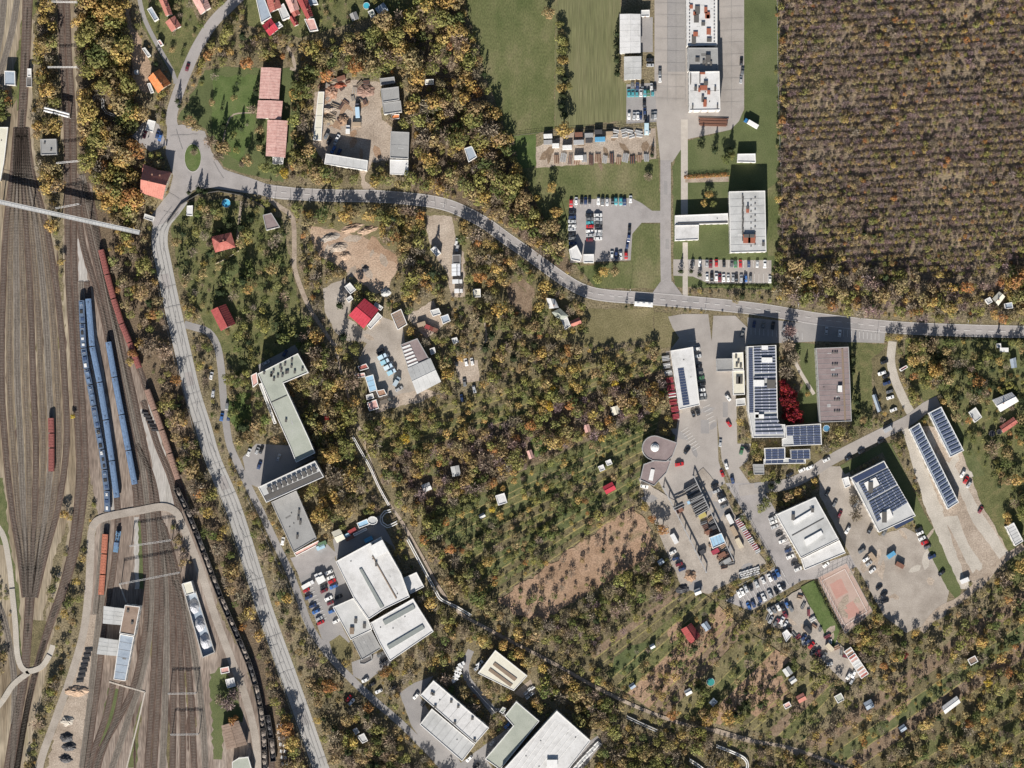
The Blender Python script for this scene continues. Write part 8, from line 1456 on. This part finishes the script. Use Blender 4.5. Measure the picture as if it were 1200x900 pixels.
# whatever scrub is still bare fills with bushes
OC = np.zeros(MASK.shape, bool)
for t in TREES:
    X_, Y_ = int(t[0] + MG), int(t[1] + MG); q_ = int(t[2] * .8) + 1
    if 0 < Y_ < OC.shape[0] and 0 < X_ < OC.shape[1]: OC[max(0, Y_ - q_):Y_ + q_ + 1, max(0, X_ - q_):X_ + q_ + 1] = True
SAVE = MASK.copy(); MASK |= OPEN | OC
scatter('scrub filling the gaps between roads, yards and gardens', [(104, -40), (540, -40), (700, 330), (780, 390), (780, 600), (800, 690), (1000, 800), (1100, 720), (1240, 650), (1240, 940), (400, 940), (210, 420), (150, 260)], 7.4, (2.6, 5.8), dict(olive=3.2, brown=3, gold=1.5, bare=2.6, green=1.2, rust=.12, dark=.2))
scatter('bushes among the eastern works', [(780, 330), (1240, 330), (1240, 690), (1110, 714), (1010, 800), (780, 700)], 7.4, (2.4, 4.8), dict(olive=3.2, brown=2.4, gold=1.2, bare=2.4, green=1.4))
MASK[:] = SAVE
# plantation of bare trees in long rows
_r = random.Random(21); rowi = 0; y = -40
while y < 352:
    sl_ = -.058
    for sub in (-1.2, 1.2):
        x = 914 + _r.uniform(-2, 5)
        while x < 1262:
            yy = y + sub + (x - 912) * sl_ + _r.uniform(-.65, .65) + 6
            lim = 312 + (x - 912) * .06 if x < 1140 else 326 - (x - 1140) * .3
            if yy < lim and yy > -45 and _r.random() < .95 - .35 * (math.sin(x * .031 + y * .05) * math.sin(y * .043 - x * .013) > .55): add((x, yy), 2.75 * math.exp(_r.gauss(0, .18)) if _r.random() < .95 else _r.uniform(4, 6), _r.choices(['mauve', 'bare', 'brown', 'rust', 'olive', 'gold', 'dark'], [5, 2.4, 3, .25, .5 + max(0, yy - 200) * .02 + 1.2 * (math.sin(x * .05) * math.sin(yy * .07 + 1) > .6), .15 + max(0, yy - 220) * .006, .07])[0], 'plantation of bare purplish trees in long rows')
            x += _r.uniform(2.8, 5.0)
    y += _r.uniform(7.8, 9.2)
scatter('ragged trees along the plantation edge', [(908, -30), (920, -30), (924, 300), (912, 300)], 13, (2.4, 5), dict(brown=3, olive=2, gold=1.4, bare=2, rust=.5), usemask=False)
# long clipped hedges
def hedge(label, pts, wd, h, col, group='hedges'):
    s_ = smooth(pts, 2.2); q_ = []; rng = np.random.default_rng(int(pts[0][0])); root = empty('hedge', P3(s_[len(s_) // 2]), label, 'hedge', group); ox, oy, oz = root.location; P_ = []; N_ = []
    for p in s_:
        x, y_ = W(p)
        k = int(14 * wd); d = rng.uniform(-1, 1, (k, 3)); P_.append(np.stack([x - ox + d[:, 0] * wd / 2, y_ - oy + d[:, 1] * wd / 2, (d[:, 2] * .5 + .5) * h], 1)); N_.append(d + np.array([0, 0, .8]))
    q = leaf_quads(np.concatenate(P_), np.concatenate(N_), .3, rng); me = bpy.data.meshes.new('hedge'); me.from_pydata(q.reshape(-1, 3).tolist(), [], np.arange(len(q) * 4).reshape(-1, 4).tolist()); a = me.attributes.new('tone', 'FLOAT', 'POINT'); a.data.foreach_set('value', np.repeat(rng.uniform(.65, 1.3, len(q)).astype(np.float32), 4)); me.materials.append(LEAF_I)
    o = inst('foliage', me, root); o.color = (*TCOL[col][1], 1)
    b = MB(); 
    for p in s_[::4]: x, y_ = W(p); b.tube([(x - ox, y_ - oy, 0), (x - ox, y_ - oy, h * .7)], .06, 4)
    b.build('stem', BARK, root)
hedge('straight orange hedge along the drive north of the office wing', [(804, 207.5), (828, 206), (852, 204.5)], 2.6, 2, 'rust'); hedge('dark hedge between the strip gardens north of the white cabin', [(558, 630), (590, 612), (622, 594), (652, 576)], 2, 2.2, 'dark'); hedge('dark hedge in the lower strip gardens toward the red hut', [(630, 622), (654, 606), (684, 588)], 2.4, 1.8, 'green'); hedge('dark hedge in the southern half of the strip gardens', [(612, 644), (632, 634), (650, 622)], 2, 1.8, 'dark')
hedge('grassy dark hedge at the foot of the east slope wood', [(1168, 690), (1190, 672), (1215, 654)], 5, 4, 'green'); hedge('clipped hedge west of the tennis court', [(956, 682), (966, 704), (984, 736)], 1.8, 2, 'dark'); hedge('hedge along the lower side of the works road lawn', [(828, 334), (864, 335), (900, 336)], 1.6, 1.2, 'green'); hedge('bushy dark hedge along the eastern railway footpath', [(1076, 404), (1110, 425), (1150, 446), (1200, 468)], 4.4, 3, 'dark'); hedge('green hedge on the south side of the eastern main road', [(1078, 397), (1130, 397.5), (1200, 398.5)], 2.4, 1.6, 'dark')
# the 300 largest trees and the 300 largest shrubs are things; the rest of each wood is one mass
TREES = [t for t in TREES if -45 < t[0] < 1245 and -45 < t[1] < 945]
inframe = lambda t: -4 < t[0] < 1204 and -4 < t[1] < 904
must = [t for t in TREES if t[5] and inframe(t)]; restl = [t for t in TREES if not (t[5] and inframe(t))]
restl.sort(key=lambda t: -t[2] if inframe(t) else 0)
nt_ = max(0, 300 - len(must)); big = [t for t in restl[:nt_]]; rest = restl[nt_:]
DIRS = ['east', 'north east', 'north', 'north west', 'west', 'south west', 'south', 'south east']
def tree_label(x, y, r, c, noun, taken):
    near = sorted(LAND, key=lambda l: (l[0] - x) ** 2 + (l[1] - y) ** 2)[:16]; size = 'broad ' if r > 9 else ('' if r > 5 else 'small ')
    dr = lambda l: DIRS[int(((math.degrees(math.atan2(l[1] - y, x - l[0])) + 22.5) % 360) // 45)]; head = size + TCOL[c][0] + ' ' + noun
    best = None
    for s_ in range(1, 30):
        for i in range(s_ // 2 + 1):
            j = s_ - i
            if j >= len(near) or i >= len(near) or i == j or near[i][2] == near[j][2]: continue
            A, Bm = near[i], near[j]; ang = abs((math.degrees(math.atan2(A[1] - y, A[0] - x) - math.atan2(Bm[1] - y, Bm[0] - x)) + 180) % 360 - 180)
            t = '%s between the %s and the %s' % (head, A[2], Bm[2]) if ang > 125 else '%s %s of the %s and %s of the %s' % (head, dr(A), A[2], dr(Bm), Bm[2])
            if len(t.split()) <= 16:
                best = best or t
                if t not in taken: taken.add(t); return t
    for A in near:
        t = '%s just %s of the %s' % (head, dr(A), A[2])
        if t not in taken and len(t.split()) <= 16: taken.add(t); return t
    return best
TAK = set(); PROT = {}
def place_tree(t):
    x, y, r, c, wood, m_ = t; rnd = random.Random(int(x * 101 + y * 37)); k = kind_of(c); R = r * S; noun = {'leafy': 'tree', 'bare': 'tree', 'conifer': 'conifer'}[k]; nm = {'leafy': 'broadleaf_tree', 'bare': 'bare_tree', 'conifer': 'conifer_tree'}[k]
    if c in ('crimson',): nm = 'red_leaved_tree'
    hs = rnd.uniform(.9, 1.2) * (.75 if k == 'conifer' else 1) ; h = 1.3 * R
    o = bpy.data.objects.new(nm, None); o.empty_display_size = 1; C.objects.link(o); wx, wy = W((x, y), h); o.location = (wx, wy, gz((x, y)) - .02); o.rotation_euler.z = rnd.uniform(0, 6.28); o.scale = (R, R, R * hs)
    tag(o, tree_label(x, y, r, c, noun, TAK), noun, 'single trees and the largest trees of the woods')
    cr = inst('crown', rnd.choice(CM[k]), o); j = rnd.uniform(.82, 1.18); cc = TCOL[c][1]; cr.color = (cc[0] * j * rnd.uniform(.93, 1.07), cc[1] * j, cc[2] * j, 1)
    inst('trunk', rnd.choice(TM[k]), o)
for t in must + big: place_tree(t)
def mass(name, label, lst, cat):
    V = []; Cc = []; rng = np.random.default_rng(len(lst))
    for x, y, r, c, w_, m_ in lst:
        k = kind_of(c); q, tone = LOWQ[k][rng.integers(len(LOWQ[k]))]; R = r * S; a = rng.uniform(0, 6.283); ca, sa = math.cos(a), math.sin(a); hs = rng.uniform(.85, 1.2) * (.75 if k == 'conifer' else 1)
        f = q * (R, R, R * hs); g_ = np.empty_like(f); g_[..., 0] = f[..., 0] * ca - f[..., 1] * sa; g_[..., 1] = f[..., 0] * sa + f[..., 1] * ca; g_[..., 2] = f[..., 2]
        wx, wy = W((x, y), 1.3 * R); g_ += np.array([wx, wy, gz((x, y)) - .03], np.float32)
        col = np.array(TCOL[c][1]) * rng.uniform(.8, 1.2) * np.array([rng.uniform(.92, 1.08), 1, rng.uniform(.9, 1.1)])
        V.append(g_.reshape(-1, 3)); Cc.append(np.repeat(tone[:, None] * col[None], 4, 0))
        # stem: three thin faces
        t0 = np.array([wx, wy, gz((x, y)) - .03]); rr0 = .07 * R
        for q3 in range(3):
            b0, b1 = q3 * 2.094, (q3 + 1) * 2.094
            V.append(np.array([t0 + (rr0 * math.cos(b0), rr0 * math.sin(b0), 0), t0 + (rr0 * math.cos(b1), rr0 * math.sin(b1), 0), t0 + (rr0 * .4 * math.cos(b1), rr0 * .4 * math.sin(b1), R * 1.1), t0 + (rr0 * .4 * math.cos(b0), rr0 * .4 * math.sin(b0), R * 1.1)], np.float32)); Cc.append(np.tile(np.array([[.11, .085, .065]]), (4, 1)))
    V = np.concatenate(V).astype(np.float32); Cc = np.concatenate(Cc).astype(np.float32); n = len(V); me = bpy.data.meshes.new(name)
    me.vertices.add(n); me.vertices.foreach_set('co', V.ravel()); me.loops.add(n); me.loops.foreach_set('vertex_index', np.arange(n, dtype=np.int32)); me.polygons.add(n // 4); me.polygons.foreach_set('loop_start', np.arange(0, n, 4, dtype=np.int32)); me.polygons.foreach_set('loop_total', np.full(n // 4, 4, np.int32)) if False else None
    a = me.attributes.new('leaf_colour', 'FLOAT_COLOR', 'POINT'); a.data.foreach_set('color', np.concatenate([Cc, np.ones((n, 1), np.float32)], 1).ravel()); t_ = me.attributes.new('tone', 'FLOAT', 'POINT'); t_.data.foreach_set('value', np.ones(n, np.float32))
    me.materials.append(LEAF_S); me.update(calc_edges=True); o = bpy.data.objects.new(name, me); C.objects.link(o); tag(o, label, cat, None, 'stuff'); return o
woods = {}
for t in rest: woods.setdefault(t[4] if t[4] != 'single' else 'trees outside the woods', []).append(t)
# the largest shrubs (under 3.3 px radius) as things of their own
shr = sorted([t for w_ in woods.values() for t in w_ if inframe(t) and 'plantation' not in t[4] and t[2] < 4.2 and kind_of(t[3]) != 'conifer'], key=lambda t: -t[2])[:260]
ss = set(id(t) for t in shr)
for t in shr:
    x, y, r, c, w_, m_ = t; rnd = random.Random(int(x * 71 + y * 13)); R = r * S; k = kind_of(c); wx, wy = W((x, y), .8 * R)
    o = bpy.data.objects.new('shrub', None); C.objects.link(o); o.location = (wx, wy, gz((x, y)) - .35 * R); o.rotation_euler.z = rnd.uniform(0, 6.28); o.scale = (R, R, R * .85); tag(o, tree_label(x, y, r, c, 'shrub', TAK), 'shrub', 'shrubs of the gardens and verges')
    cr = inst('foliage', rnd.choice(CM[k]), o); cc = TCOL[c][1]; cr.color = (*cc, 1); inst('stem', rnd.choice(TM[k]), o)
for w_, lst in woods.items():
    lst = [t for t in lst if id(t) not in ss]
    if lst: mass('plantation' if 'plantation' in w_ else 'woodland', w_, lst, 'wood')
print('TREES', len(TREES), 'cars', NCAR[0], 'objects', len(bpy.data.objects))
